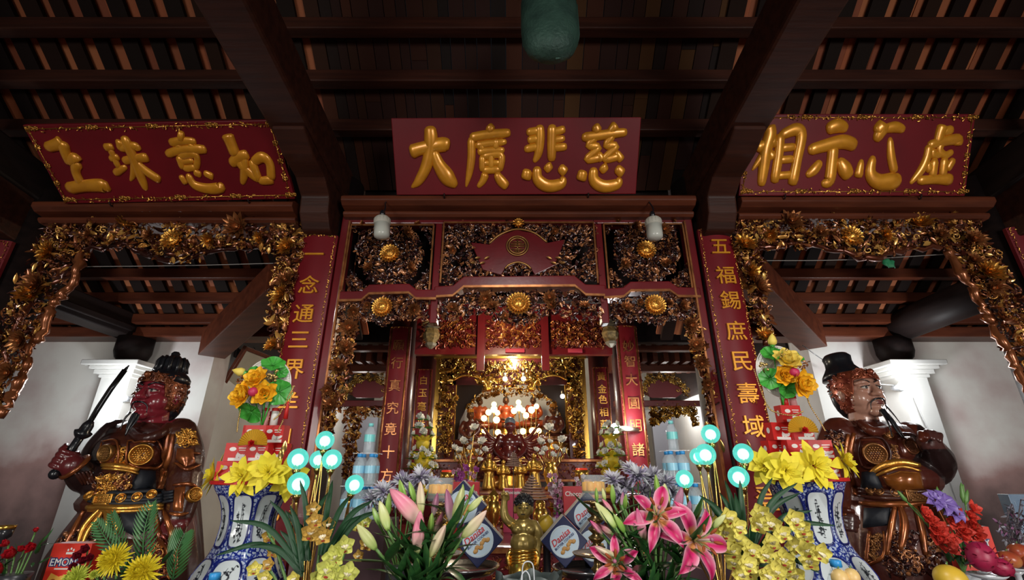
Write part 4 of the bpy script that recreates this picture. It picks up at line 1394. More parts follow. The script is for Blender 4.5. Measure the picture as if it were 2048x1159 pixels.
def band(bvh, seq, r, lift=0.0, flat=1.0, n=8, k=6):
    pts = []
    for p in (smooth_path([(a, b, 0) for a, b in seq], k) if len(seq) > 2 else [np.array((*s, 0.)) for s in seq]):
        h, nn = ray(bvh, p[0], p[1])
        if h is not None:
            pts.append(h + nn * lift)
    # drop jumps in depth
    out = [pts[0]] if pts else []
    for p in pts[1:]:
        if (p - out[-1]).length < 0.16:
            out.append(p)
    if len(out) < 2:
        return None
    rr_ = [r * (0.55 + 0.45 * math.sin(PI * min(1, max(0, (i + .6) / len(out))))) for i in range(len(out))]
    return tube(out, rr_, n)
def disc(bvh, px, py, r, parent, m, name='roundel', knobs=True, lift=.026):
    h, nn = ray(bvh, px, py)
    if h is None:
        return
    M = aim(h + nn * lift, nn)
    mb = MB().add(lathe([(r, -.045), (r, .008), (r * .93, .018), (r * .82, .012), (r * .80, .006), (1e-4, .008)], 24), M)
    if knobs:
        s = r * .21
        for i in range(-4, 5):
            for j in range(-4, 5):
                x, y = s * (i + .5 * (j % 2)), s * .87 * j
                if math.hypot(x, y) < r * .72:
                    mb.add(sphere(7, 4, s * .48), M @ TM((x, y, .010), None, (1, 1, .6)))
    else:
        mb.add(sphere(12, 6, r * .6), M @ TM((0, 0, .006), None, (1, 1, .5)))
    return build(name, mb, m, parent)
def relief(mb, bvh, poly, n, smin, smax, seed, lift=.006):
    rnd = random.Random(seed)
    xs, ys = [p[0] for p in poly], [p[1] for p in poly]
    k = 0
    while k < n:
        x, y = rnd.uniform(min(xs), max(xs)), rnd.uniform(min(ys), max(ys))
        if not inpoly(x, y, poly):
            continue
        k += 1
        h, nn = ray(bvh, x, y)
        if h is None:
            continue
        mb.add((LEAF3, SCROLL, LEAF3, BALL)[k % 4], aim(h + nn * lift, nn, rnd.uniform(0, 6.28), rnd.uniform(smin, smax)))
    return mb
def head_blobs(b, M, u):
    """head of height u (chin to crown), facing local -y, chin at the origin"""
    def E(c, r):
        b.add(sphere(18, 12), M @ TM(tuple(a * u for a in c), None, tuple(a * u for a in r)))
    def Lm(p, r, k=4, n=10):
        pts = smooth_path(p, k) if len(p) > 2 else [np.array(q) for q in p]
        rr_ = [float(q[0]) for q in smooth_path([(a, 0, 0) for a in r], k)] if len(p) > 2 else r
        v, f = tube([np.array(q) * u for q in pts], [a * u for a in rr_], n)
        b.add((v, f), M)
        for q, a in ((p[0], r[0]), (p[-1], r[-1])):
            E(q, (a, a, a))
    E((0, .06, .58), (.35, .42, .43))
    E((0, -.06, .30), (.29, .30, .30))
    for s in (-1, 1):
        E((s * .16, -.17, .36), (.17, .17, .18))
        E((s * .14, -.295, .535), (.085, .06, .05))
        Lm([(s * .05, -.345, .61), (s * .15, -.345, .645), (s * .26, -.27, .62)], [.035, .04, .03])
        E((s * .055, -.40, .40), (.05, .05, .04))
        E((s * .34, .04, .47), (.05, .10, .15))
    Lm([(0, -.35, .60), (0, -.41, .50), (0, -.455, .42)], [.045, .055, .07])
    E((0, -.33, .27), (.15, .08, .09))
    E((0, -.395, .265), (.105, .045, .026))
    E((0, -.385, .222), (.085, .045, .028))
    E((0, -.30, .09), (.13, .11, .10))
    Lm([(0, .05, .22), (0, .10, -.25)], [.24, .27])
def face_parts(t, M, u, beard, style, bw_=1.0):
    mk = lambda name, mb, m: build(name, mb, m, t)
    for s in (-1, 1):
        mk('eye', MB().add(sphere(12, 8), M @ TM((s * .14 * u, -.345 * u, .537 * u), (0, 0, s * .35), (.068 * u, .03 * u, .026 * u))), EYEW)
        mk('pupil', MB().add(sphere(10, 8), M @ TM((s * .135 * u, -.370 * u, .537 * u), None, (.024 * u, .014 * u, .024 * u))), BLK)
        p = [(s * .06, -.385, .59), (s * .10, -.385, .572), (s * .16, -.375, .57), (s * .22, -.325, .552)]
        mk('eyelid', MB().add(tube([M @ (Vector(q) * u) for q in smooth_path([(a, b, c - .008) for a, b, c in p], 4)], .008 * u, 6)), BLK)
        p = [(s * .05, -.385, .635), (s * .12, -.392, .668), (s * .20, -.355, .685), (s * .29, -.26, .66)]
        mk('eyebrow', MB().add(tube([M @ (Vector(q) * u) for q in smooth_path(p, 4)], [a * u * bw_ for a in np.linspace(.02, .006, 13)], 6)), BLK)
        p = [(s * .015, -.43, .315), (s * .09, -.42, .30), (s * .15, -.37, .24), (s * .16, -.345, .12 if style == 'drop' else .17)]
        mk('moustache', MB().add(tube([M @ (Vector(q) * u) for q in smooth_path(p, 4)], [a * u for a in np.linspace(.022, .006, 13)], 6)), BLK)
    mk('lip', MB().add(sphere(12, 6), M @ TM((0, -.425 * u, .262 * u), None, (.085 * u, .02 * u, .014 * u))).add(sphere(12, 6), M @ TM((0, -.42 * u, .226 * u), None, (.065 * u, .02 * u, .018 * u))), mat('dark_lip', (0.12, 0.015, 0.02), .35))
    for seq, r in beard:
        mk('beard', MB().add(tube([Vector(q) for q in smooth_path(seq, 5)], [r * a for a in np.linspace(1, .25, 5 * (len(seq) - 1) + 1)], 6)), BLK)
def headdress(t, M, u, m, flap=.22):
    """gilt crown band that drops over the ears"""
    n, k = 48, 7
    v = []
    for j in range(k):
        for i in range(n):
            a = 2 * PI * i / n
            d = abs((a + PI) % (2 * PI) - PI)      # 0 = front
            w = min(1, max(0, (d - .75) / .35))
            w = w * w * (3 - 2 * w)
            zl = .72 * (1 - w) + flap * w
            z = zl + (.90 - zl) * j / (k - 1)
            zz = min(.999, abs(z - .58) / .47)
            q = math.sqrt(1 - zz * zz) ** .7
            q = max(q, .62)
            v.append(((.385 * q + .015 * (j in (0, k - 1))) * u * math.sin(a), (-.46 * q * math.cos(a) + .06) * u, z * u))
    mb = MB().add((np.array(v), grid_faces(n, k, True)), M)
    o = build('headdress', mb, m, t)
    md = o.modifiers.new('thick', 'SOLIDIFY')
    md.thickness = .03 * u
    rnd = random.Random(5)
    mb = MB()
    for q in range(230):
        i = rnd.uniform(0, 2 * PI)
        d = abs((i + PI) % (2 * PI) - PI)
        w = min(1, max(0, (d - .75) / .35))
        zl = .74 * (1 - w) + (flap + .02) * w
        z = rnd.uniform(zl, .90)
        s = max(math.sqrt(max(0, 1 - min(.999, abs(z - .58) / .47) ** 2)) ** .7, .62)
        p = Vector((.40 * s * u * math.sin(i), (-.475 * s * math.cos(i) + .06) * u, z * u))
        nn = Vector((math.sin(i), -math.cos(i), 0))
        mb.add((LEAF3, SCROLL, BALL)[q % 3], M @ aim(p, nn, rnd.uniform(0, 6.28), rnd.uniform(.05, .12) * u))
    mb.add(sphere(12, 8), M @ TM((0, -.43 * u, .83 * u), None, .06 * u))
    build('crown_relief', mb, CARVE if m is ROBEC else m, t)
def fingers_grip(b, c, axis, out, r, n=4):
    """a closed fist round an axis: palm, curled fingers, thumb"""
    axis, out = axis.normalized(), out.normalized()
    side = axis.cross(out).normalized()
    out = side.cross(axis).normalized()
    b.ell(c - out * r * .9, r * 1.15)
    for i in range(n):
        o = c + axis * r * .74 * (i - (n - 1) / 2)
        L = 1.0 - .08 * abs(i - 1.2)
        pts = []
        for k in range(7):
            a = math.radians(150 - k * 46 * L)
            pts.append(o + (side * math.cos(a) * 1.02 + out * math.sin(a) * 1.02) * r)
        b.limb(pts, [r * .34] * 3 + [r * .33, r * .32, r * .30, r * .27], n=8, k=2)
    b.limb([c - out * r * .6 - side * r * .5 + axis * r * .6, c - side * r * 1.1 + axis * r * 1.5 + out * .2 * r, c + out * r * .75 + axis * r * 1.55], [r * .42, r * .38, r * .30], n=8, k=3)

def loft(secs, n=28):
    """closed robe through ellipses (centre, rx, ry)"""
    v = []
    a = np.linspace(0, 2 * PI, n, endpoint=False)
    for i, (c, rx, ry) in enumerate(secs):
        fold = 1 + .035 * np.cos(a * 9 + i * .2) * min(1, i / 3)
        v.append(np.stack([c[0] + rx * np.cos(a) * fold, c[1] + ry * np.sin(a) * fold, np.full(n, c[2])], 1))
    f = grid_faces(n, len(secs), True) + [tuple(range(n)), tuple(range((len(secs) - 1) * n, len(secs) * n))[::-1]]
    return np.concatenate(v), f
YS = 3.62
def G(px, py, dy=0.0):
    return P(px, py, YS + dy)
def K(py):
    return MPP(py, YS)

# --- sword-bearing guardian with the red face
base = Vector((P(250, 1100, YS).x, YS, 0.62))
g1 = thing('guardian_statue', 'red-faced lacquered guardian statue gripping a sword, black topknot', 'statue', base, 'guardian statues of the side bays')
k_ = K(930)
b = Blob()
b.ell(G(268, 905), (.265, .21, .19))
b.ell(G(290, 868, .02), (.28, .16, .11))
b.ell(G(247, 962, -.02), (.255, .24, .17))
b.ell(G(252, 1003), (.30, .27, .12))
secs = []
for y, xl, xr, ry in ((985, 196, 372, .25), (1020, 176, 384, .28), (1060, 146, 388, .31), (1110, 112, 392, .33), (1170, 88, 396, .34)):
    c = G((xl + xr) / 2, y)
    secs.append(((c.x, c.y, c.z), (xr - xl) / 2 * K(y), ry))
c = secs[-1][0]
secs.append(((c[0] + .02, c[1], 0.63), secs[-1][1] * 1.04, .35))
b.add(loft(secs))
# arm that lifts the sword
b.limb([G(232, 868, .02), G(205, 905, .0), G(186, 955, -.08)], [.115, .125, .115])
b.limb([G(186, 955, -.08), G(168, 950, -.2), G(146, 930, -.30)], [.115, .10, .072])
b.limb([G(180, 970, -.06), G(215, 990, .02)], [.07, .10])
# lowered arm
b.limb([G(358, 868, .02), G(372, 912, .02), G(370, 960, -.04)], [.125, .12, .10])
b.limb([G(370, 955, -.05), G(366, 1000, -.10), G(358, 1034, -.14)], [.115, .10, .085])
# cloak behind the lowered arm
b.limb([G(350, 890, .15), G(350, 1000, .2), G(345, 1159, .2)], [.12, .16, .2])
# collar ring
b.limb([G(262, 862, -.13), G(285, 876, -.2), G(318, 868, -.17), G(338, 850, -.05)], [.03, .035, .035, .03])
uL = .395
fd = math.radians(-2)
Mh = TM(G(300, 844, -.03)) @ Matrix.Rotation(fd, 4, 'Z') @ Matrix.Rotation(math.radians(-3), 4, 'X')
head_blobs(b, Mh, uL)
sd0, sd1 = G(140, 903, -.32), G(258, 730, -.34)
ax = (sd1 - sd0).normalized()
fc = G(129, 916, -.32)
fingers_grip(b, fc, ax, Vector((-.35, -1, -.1)), .047)
# hanging hand
hw = G(358, 1036, -.14)
b.ell(G(353, 1052, -.16), (.075, .05, .075))
for i in range(4):
    x = 333 + i * 12
    b.limb([G(x, 1056, -.19), G(x - 2, 1070, -.21), G(x - 3, 1084 - 2 * abs(i - 1.5), -.19)], [.020, .019, .016], n=8, k=2)
b.limb([G(334, 1044, -.17), G(324, 1056, -.2), G(325, 1068, -.21)], [.024, .021, .018], n=8, k=2)
vf = b.skin(.0078, 3)
SKR = mat('red_skin', (0.25, 0.022, 0.035), 0.27, coat=0.5)
SKRD = mat('dark_red_hand', (0.13, 0.018, 0.020), 0.3, coat=0.5)
SLEEVE = mat('dark_sleeve', (0.020, 0.009, 0.009), 0.33, coat=0.3, bump=.4, bscale=12)
def segd(p, pts):
    best = 9
    for a_, b_ in zip(pts[:-1], pts[1:]):
        d_ = b_ - a_
        t_ = max(0, min(1, (p - a_).dot(d_) / d_.length_squared))
        best = min(best, (p - a_ - d_ * t_).length)
    return best
ARM1 = [G(232, 868, .02), G(205, 905, .0), G(186, 955, -.08), G(168, 950, -.2), G(146, 930, -.30)]
Mi = Mh.inverted()
def pick1(c):
    l = Mi @ Vector(c) / uL
    if l.z > -.02 and abs(l.x) < .5 and abs(l.y) < .6:
        return 1
    v = Vector(c)
    if (v - fc).length < .125 or (v.z < G(0, 1036, -.16).z and (v - hw).length < .22 and G(325, 1060, -.18).x < v.x < G(372, 1060, -.18).x):
        return 2
    if segd(v, ARM1) < .15:
        return 3
    return 0
body = skinned('body', vf, [RDL, SKR, SKRD, SLEEVE], g1, pick1)
bv = BVHTree.FromPolygons([Vector(q) for q in vf[0]], [tuple(q) for q in vf[1]])
bw = lambda x, y, z: Mh @ (Vector((x, y, z)) * uL)
face_parts(g1, Mh, uL, [([bw(.0, -.40, .10), bw(.02, -.43, -.02), bw(.01, -.45, -.16), bw(0, -.46, -.30)], .020), ([bw(.05, -.38, .08), bw(.07, -.42, -.05), bw(.03, -.45, -.2)], .012),
                        ([bw(-.05, -.38, .08), bw(-.05, -.42, -.05), bw(-.03, -.45, -.2)], .012), ([bw(-.16, -.34, .14), bw(-.20, -.37, 0), bw(-.2, -.38, -.2)], .010)], 'drop')
headdress(g1, Mh, uL, mat('headdress_gilt', (0.34, 0.10, 0.035), .32, .5, color2=(.14, .035, .015), scale=22, coat=.4, bump=.8, bscale=40))
mb = MB().add(lathe([(.40, .76), (.40, .86), (.34, .95), (.27, 1.0), (.245, 1.1), (.25, 1.2), (.2, 1.29), (.1, 1.32), (.075, 1.35), (.08, 1.39), (.05, 1.43), (1e-3, 1.44)], 24), Mh @ TM((0, .10 * uL, 0)) @ Matrix.Scale(uL, 4))
for i in range(12):
    a = 2 * PI * i / 12
    mb.add(tube([Mh @ (Vector((math.cos(a) * r, .1 + math.sin(a) * r, z)) * uL) for r, z in ((.28, 1.0), (.255, 1.1), (.26, 1.2), (.20, 1.29))], .035 * uL, 6))
mb.add(sphere(14, 10), Mh @ TM((0, .30 * uL, .5 * uL), None, (.34 * uL, .2 * uL, .5 * uL)))
build('topknot_cap', mb, BLK, g1)
# armour
build('breast_plate', MB().add(patch(bv, [(258, 885), (305, 882), (322, 900), (320, 924), (290, 936), (258, 925)], .016, 6, .02)), PLATE, g1)
build('breast_plate', MB().add(patch(bv, [(208, 886), (232, 884), (238, 908), (232, 930), (214, 930), (205, 908)], .016, 6, .02)), PLATE, g1)
for seq, r in (([(257, 883), (306, 880), (324, 900), (322, 926), (290, 938), (256, 926), (257, 885)], .010), ([(207, 884), (233, 882), (240, 908), (233, 932), (212, 932), (203, 908), (207, 886)], .009)):
    q = band(bv, seq, r, .016)
    if q:
        build('plate_rim', MB().add(q), ROBEC, g1)
disc(bv, 284, 907, 20 * k_, g1, GOLD)
disc(bv, 219, 905, 16 * k_, g1, mat('dim_gilt', (0.34, 0.17, 0.05), .3, .7))
relief(mb := MB(), bv, [(236, 895), (250, 893), (254, 932), (232, 934)], 40, .025, .05, 2)
build('breast_ornament', mb, GOLD, g1)
mb = MB()
for dy, r in ((0, .024), (-5, .012), (6, .012)):
    q = band(bv, [(206, 932 + dy), (225, 933 + dy), (250, 936 + dy), (276, 942 + dy)], r, .012)
    if q:
        mb.add(q)
build('under_breast_band', mb, GOLD, g1)
mb = MB().add(patch(bv, [(200, 946), (266, 950), (264, 990), (186, 986)], .012, 6, .02))
build('belly_plate', mb, ROBEC, g1)
relief(mb := MB(), bv, [(200, 948), (262, 952), (258, 988), (190, 984)], 130, .025, .055, 3, .03)
build('belly_relief', mb, CARVE, g1)
relief(mb := MB(), bv, [(208, 952), (232, 952), (226, 990), (200, 988)], 60, .03, .05, 4, .036)
build('beast_mask', mb, GOLD, g1)
mb = MB()
for dy in (-9, -3, 3, 9):
    q = band(bv, [(182, 994 + dy), (215, 998 + dy), (262, 998 + dy), (310, 996 + dy), (350, 992 + dy)], .016, .02)
    if q:
        mb.add(q)
build('belt', mb, BLKC, g1)
for x, y in ((184, 996), (247, 998), (276, 996), (302, 992)):
    disc(bv, x, y, 8.5 * k_, g1, GOLD, 'belt_stud', False)
h, nn = ray(bv, 214, 999)
mb = MB().add(box(0, 0, .02, .125, .07, .05), aim(h, nn) @ Matrix.Rotation(0.0, 4, 'Z'))
M_ = frame_mat(h + nn * .022, Vector((1, 0, 0)), Vector((0, 0, 1)))
mb = MB().add(box(0, 0, 0, .125, .04, .068), M_)
for q in (-.05, .05):
    mb.add(box(q, -.022, 0, .012, .012, .06), M_)
for q in (-.026, .026):
    mb.add(box(0, -.022, q, .11, .012, .010), M_)
relief(mb, bv, [(205, 994), (224, 994), (224, 1004), (204, 1004)], 1, .02, .03, 3)
for q in range(6):
    mb.add(SCROLL, M_ @ TM((-.03 + .03 * (q % 3), -.022, -.012 + .024 * (q // 3))) @ FACE @ Matrix.Scale(.026, 4))
build('buckle', mb, GOLD, g1, bevel=.004)
mb = MB()
for seq, r in (([(178, 1012), (210, 1014), (255, 1016), (330, 1010)], .026), ([(180, 1020), (212, 1021), (262, 1022), (330, 1017)], .016), ([(208, 1014), (188, 1034), (170, 1058), (160, 1086)], .022),
               ([(211, 1016), (198, 1038), (180, 1062), (168, 1090)], .018), ([(214, 1016), (218, 1038), (216, 1060)], .02), ([(218, 1016), (232, 1034), (236, 1056), (230, 1070)], .022)):
    q = band(bv, seq, r, .012)
    if q:
        mb.add(q)
build('sash', mb, GOLD, g1)
build('dark_drape', MB().add(patch(bv, [(278, 938), (312, 940), (313, 990), (250, 994), (262, 966)], .014, 6, .02)), BLKC, g1)
build('dark_drape', MB().add(patch(bv, [(238, 1022), (295, 1020), (300, 1060), (268, 1072), (240, 1058)], .014, 6, .03)), BLKC, g1)
for seq, r in (([(338, 866), (334, 900), (326, 935), (314, 985)], .022), ([(347, 868), (342, 905), (332, 945), (320, 990)], .020), ([(310, 1020), (318, 1060), (332, 1100), (340, 1150)], .018), ([(330, 1020), (345, 1070), (352, 1150)], .02),
               ([(170, 1020), (150, 1060), (130, 1100), (118, 1150)], .018)):
    q = band(bv, seq, r, .008)
    if q:
        build('cloak_edge', MB().add(q), ROBEC, g1)
relief(mb := MB(), bv, [(356, 860), (388, 864), (390, 892), (358, 888)], 75, .03, .06, 6)
build('shoulder_guard', mb, GOLD, g1)
build('arm_plate', MB().add(patch(bv, [(354, 895), (388, 897), (391, 925), (370, 934), (350, 918)], .018, 5, .02)), ROBEC, g1)
build('arm_plate', MB().add(patch(bv, [(350, 972), (372, 970), (366, 1024), (346, 1022)], .015, 5, .01)), ROBEC, g1)
for seq in ([(352, 926), (374, 940), (398, 930)], [(348, 970), (375, 968), (392, 974)], [(342, 1026), (358, 1029), (374, 1026)], [(356, 903), (375, 906), (398, 908)]):
    q = band(bv, seq, .012, .012)
    if q:
        build('arm_ring', MB().add(q), ROBEC, g1)
disc(bv, 386, 990, .05, g1, GOLD, lift=.012)
mb = MB()
for i in range(5):
    q = band(bv, [(150 + i * 7, 945 - i * 1), (158 + i * 7, 955), (166 + i * 7, 968)], .010, .006)
    if q:
        mb.add(q)
build('sleeve_ring', mb, RDL, g1)
relief(mb := MB(), bv, [(128, 1062), (196, 1050), (186, 1156), (106, 1156)], 150, .03, .06, 12)
build('skirt_relief', mb, CARVED, g1)
relief(mb := MB(), bv, [(300, 1072), (345, 1066), (352, 1156), (296, 1156)], 110, .03, .06, 13)
build('skirt_relief', mb, CARVER, g1)
build('skirt_flap', MB().add(patch(bv, [(196, 1070), (292, 1078), (290, 1150), (190, 1150)], .014, 6, .02)), RDL, g1)
c_ = (G(152, 934, -.27), G(138, 923, -.31))
M_ = aim(c_[0], c_[1] - c_[0])
build('cuff', MB().add(lathe([(.080, -.012), (.096, -.004), (.098, .012), (.086, .022), (.078, .012)], 24), M_), ROBEC, g1)
# the sword he grips
sw = thing('sword', 'black sword raised diagonally in the red-faced guardian\'s fist', 'sword', sd0, None)
u3 = ax
s3 = u3.cross(Vector((0, 1, 0))).normalized()
n3 = Vector((0, 1, 0))
L3 = (sd1 - sd0).length
def bladep(t, w, th):
    c_ = sd0 + u3 * t + s3 * (.012 * math.sin(PI * (t - .2) / (L3 - .2)))
    return [c_ + s3 * w, c_ + n3 * th, c_ - s3 * w * .8, c_ - n3 * th]
v = []
for t_, w_ in ((.17, .024), (.3, .026), (.45, .026), (.6, .025), (L3 * .9, .021), (L3 * .97, .012), (L3, .001)):
    v += [tuple(q) for q in bladep(t_, w_, .008)]
mb = MB().add((np.array(v), grid_faces(4, 7, True) + [(3, 2, 1, 0)]))
build('blade', mb, mat('sword_steel', (0.05, 0.052, 0.056), .22, .8), sw)
mb = MB().add(tube([sd0 - u3 * .14, sd0 + u3 * .13], .026, 12))
mb.add(sphere(12, 8, .036), TM(sd0 - u3 * .15))
build('grip', mb, BLK, sw)
mb = MB().add(lathe([(.02, .09), (.04, .11), (.05, .125), (.054, .14), (.036, .15), (.034, .19), (.02, .22)], 14), aim(sd0, u3))
build('guard', mb, BLK, sw)

# --- pale-faced guardian with the raised fingers
base = Vector((P(1800, 1100, YS).x, YS, 0.62))
g2 = thing('guardian_statue', 'pale-faced lacquered guardian statue with thin black beard and raised fingers', 'statue', base, 'guardian statues of the side bays')
b = Blob()
b.ell(G(1758, 903), (.29, .22, .18))
b.ell(G(1748, 872, .02), (.31, .18, .12))
b.ell(G(1788, 955, -.03), (.28, .28, .17))
b.ell(G(1792, 1000), (.32, .27, .12))
secs = []
for y, xl, xr, ry in ((980, 1712, 1862, .25), (1020, 1708, 1884, .28), (1060, 1706, 1900, .31), (1110, 1706, 1918, .33), (1170, 1712, 1936, .34)):
    c = G((xl + xr) / 2, y)
    secs.append(((c.x, c.y, c.z), (xr - xl) / 2 * K(y), ry))
c = secs[-1][0]
secs.append(((c[0], c[1], 0.63), secs[-1][1] * 1.04, .35))
b.add(loft(secs))
b.limb([G(1822, 874, .02), G(1850, 905, -.02), G(1868, 938, -.1)], [.12, .125, .105])
b.limb([G(1868, 938, -.1), G(1872, 918, -.2), G(1862, 893, -.27)], [.11, .11, .08])
b.limb([G(1860, 945, -.1), G(1850, 925, -.05)], [.10, .11])
b.limb([G(1680, 868, .02), G(1662, 910, .02), G(1664, 960, -.04)], [.13, .115, .10])
b.limb([G(1664, 950, -.05), G(1668, 995, -.10), G(1675, 1032, -.16)], [.11, .10, .08])
b.limb([G(1700, 890, .15), G(1712, 1000, .2), G(1722, 1159, .2)], [.12, .15, .2])
b.limb([G(1722, 846, -.12), G(1745, 862, -.2), G(1775, 858, -.17)], [.03, .035, .03])
uR = .39
fd2 = math.radians(6)
Mh2 = TM(G(1733, 837, -.03)) @ Matrix.Rotation(fd2, 4, 'Z') @ Matrix.Rotation(math.radians(-3), 4, 'X')
head_blobs(b, Mh2, uR)
# raised hand: two fingers bent over the thumb
hc = G(1858, 884, -.30)
b.ell(hc, (.07, .055, .075))
for i in range(4):
    x0_ = 1839 + i * 13
    ln = (0, 3, 1, -3)[i]
    b.limb([G(x0_, 884, -.33), G(x0_ + 1, 868 - ln, -.35), G(x0_ + 2, 866 - ln, -.40), G(x0_ + 2, 878 - ln, -.43)], [.0205, .020, .019, .016], n=8, k=2)
b.limb([G(1846, 894, -.32), G(1842, 884, -.38), G(1850, 878, -.41)], [.023, .021, .018], n=8, k=2)
# lowered hand pointing inwards
hb = G(1680, 1040, -.18)
b.ell(hb, (.075, .06, .055))
for i in range(4):
    y0_ = 1029 + i * 9
    b.limb([G(1690, y0_, -.23), G(1706, y0_ + 2, -.25), G(1718 - 3 * abs(i - 1), y0_ + 5, -.23)], [.0175, .0165, .014], n=8, k=2)
b.limb([G(1680, 1022, -.22), G(1694, 1019, -.26), G(1706, 1022, -.26)], [.021, .019, .016], n=8, k=2)
vf2 = b.skin(.0078, 3)
ARM2 = [G(1838, 884, .02), G(1850, 905, -.02), G(1868, 938, -.1), G(1872, 918, -.2), G(1862, 893, -.27)]
RDL2 = mat('maroon_lacquer', (0.075, 0.014, 0.010), 0.32, 0.1, color2=(0.12, 0.026, 0.012), scale=8, coat=0.35, bump=.4, bscale=14)
SKP = mat('pale_skin', (0.48, 0.25, 0.18), 0.30, coat=0.35)
SKB = mat('brown_hand', (0.085, 0.030, 0.026), 0.3, coat=0.4)
Mi2 = Mh2.inverted()
def pick2(c):
    l = Mi2 @ Vector(c) / uR
    if l.z > -.03 and abs(l.x) < .5 and abs(l.y) < .6:
        return 1
    v = Vector(c)
    if ((v - hc).length < .17 and v.z > G(0, 898, -.3).z) or (v.z < G(0, 1024, -.18).z and v.z > G(0, 1066, -.2).z and (v - hb).length < .24 and v.x > G(1672, 1040, -.2).x and v.x < G(1722, 1040, -.2).x and v.y < YS - .12):
        return 2
    if segd(v, ARM2) < .15:
        return 3
    return 0
skinned('body', vf2, [RDL2, SKP, SKB, SLEEVE], g2, pick2)
bv = BVHTree.FromPolygons([Vector(q) for q in vf2[0]], [tuple(q) for q in vf2[1]])
bw = lambda x, y, z: Mh2 @ (Vector((x, y, z)) * uR)
face_parts(g2, Mh2, uR, [([bw(0, -.40, .10), bw(.0, -.46, -.02), bw(.0, -.52, -.12), bw(.0, -.56, -.28), bw(.03, -.6, -.42)], .022), ([bw(.03, -.40, .09), bw(.05, -.47, -.04), bw(.08, -.52, -.2), bw(.12, -.56, -.45)], .012),
                         ([bw(-.03, -.40, .09), bw(-.05, -.47, -.04), bw(-.08, -.52, -.2), bw(-.12, -.55, -.4)], .012), ([bw(.15, -.36, .2), bw(.2, -.42, .0), bw(.25, -.48, -.25)], .007)], 'drop', .55)
headdress(g2, Mh2, uR, mat('red_copper', (0.42, 0.11, 0.05), .3, .5, color2=(.22, .04, .025), scale=12, coat=.4), .12)
mb = MB().add(lathe([(.40, .84), (.38, .92), (.31, 1.02), (.26, 1.10), (.25, 1.2), (.265, 1.30), (.22, 1.36), (.12, 1.33), (1e-3, 1.31)], 28), Mh2 @ TM((0, .14 * uR, 0)) @ Matrix.Rotation(-.10, 4, 'X') @ Matrix.Scale(uR, 4))
mb.add(sphere(14, 10), Mh2 @ TM((0, .28 * uR, .5 * uR), None, (.36 * uR, .2 * uR, .5 * uR)))
build('black_hat', mb, BLK, g2)
build('breast_plate', MB().add(patch(bv, [(1724, 880), (1762, 880), (1776, 905), (1768, 930), (1735, 935), (1720, 910)], .016, 6, .02)), PLATE, g2)
build('breast_plate', MB().add(patch(bv, [(1795, 872), (1824, 872), (1834, 895), (1826, 918), (1800, 915), (1792, 892)], .016, 6, .02)), PLATE, g2)
for seq, r in (([(1722, 878), (1762, 878), (1778, 905), (1769, 932), (1733, 937), (1718, 910), (1722, 880)], .010), ([(1794, 870), (1825, 870), (1836, 895), (1827, 920), (1799, 917), (1790, 892), (1794, 872)], .009)):
    q = band(bv, seq, r, .016)
    if q:
        build('plate_rim', MB().add(q), RDL, g2)
disc(bv, 1748, 905, 20 * k_, g2, mat('bronze_gilt', (0.38, 0.17, 0.06), .3, .7))
disc(bv, 1814, 894, 15 * k_, g2, mat('dark_gilt', (0.20, 0.07, 0.03), .3, .6))
disc(bv, 1774, 873, 8 * k_, g2, MATS['bronze_gilt'], 'brooch', False)
relief(mb := MB(), bv, [(1780, 890), (1792, 890), (1796, 915), (1778, 915)], 22, .02, .045, 2)
build('breast_ornament', mb, MATS['bronze_gilt'], g2)
mb = MB()
for seq, r in (([(1742, 946), (1770, 932), (1802, 926), (1838, 932)], .026), ([(1752, 952), (1780, 940), (1806, 935), (1840, 942)], .012)):
    q = band(bv, seq, r, .012)
    if q:
        mb.add(q)
build('under_breast_band', mb, GOLD, g2)
AMBER = mat('amber_lacquer', (0.40, 0.13, 0.022), .25, .35, color2=(.25, .07, .015), scale=6, coat=.8)
mb = MB().add(patch(bv, [(1762, 952), (1800, 940), (1842, 944), (1850, 975), (1790, 980), (1770, 968)], .012, 7, .05))
build('belly_plate', mb, AMBER, g2)
mb = MB()
for dy in (-9, -3, 3, 9):
    q = band(bv, [(1722, 984 + dy), (1760, 988 + dy), (1810, 988 + dy), (1868, 984 + dy)], .016, .02)
    if q:
        mb.add(q)
build('belt', mb, RDL, g2)
for x, y in ((1745, 987), (1762, 988), (1790, 988), (1858, 985)):
    disc(bv, x, y, 8 * k_, g2, MATS['bronze_gilt'], 'belt_stud', False)
h, nn = ray(bv, 1826, 986)
M_ = frame_mat(h + nn * .024, Vector((1, 0, 0)), Vector((0, 0, 1)))
mb = MB().add(box(0, 0, 0, .145, .04, .072), M_)
for q in (-.06, .06):
    mb.add(box(q, -.022, 0, .012, .012, .064), M_)
for q in (-.028, .028):
    mb.add(box(0, -.022, q, .13, .012, .010), M_)
for q in range(6):
    mb.add(SCROLL, M_ @ TM((-.034 + .034 * (q % 3), -.022, -.012 + .024 * (q // 3))) @ FACE @ Matrix.Scale(.028, 4))
build('buckle', mb, MATS['bronze_gilt'], g2, bevel=.004)
mb = MB()
for seq, r in (([(1722, 1004), (1770, 1008), (1830, 1006), (1872, 1002)], .022), ([(1800, 1012), (1808, 1050), (1800, 1100)], .026), ([(1790, 1012), (1782, 1060), (1775, 1110)], .02), ([(1840, 1012), (1860, 1050), (1878, 1100)], .024), ([(1830, 1012), (1842, 1060), (1850, 1110)], .02), ([(1870, 1010), (1895, 1060), (1912, 1110)], .02)):
    q = band(bv, seq, r, .010)
    if q:
        mb.add(q)
build('sash', mb, ROBEC, g2)
build('dark_drape', MB().add(patch(bv, [(1726, 942), (1752, 940), (1768, 976), (1722, 978)], .014, 6, .03)), BLKC, g2)
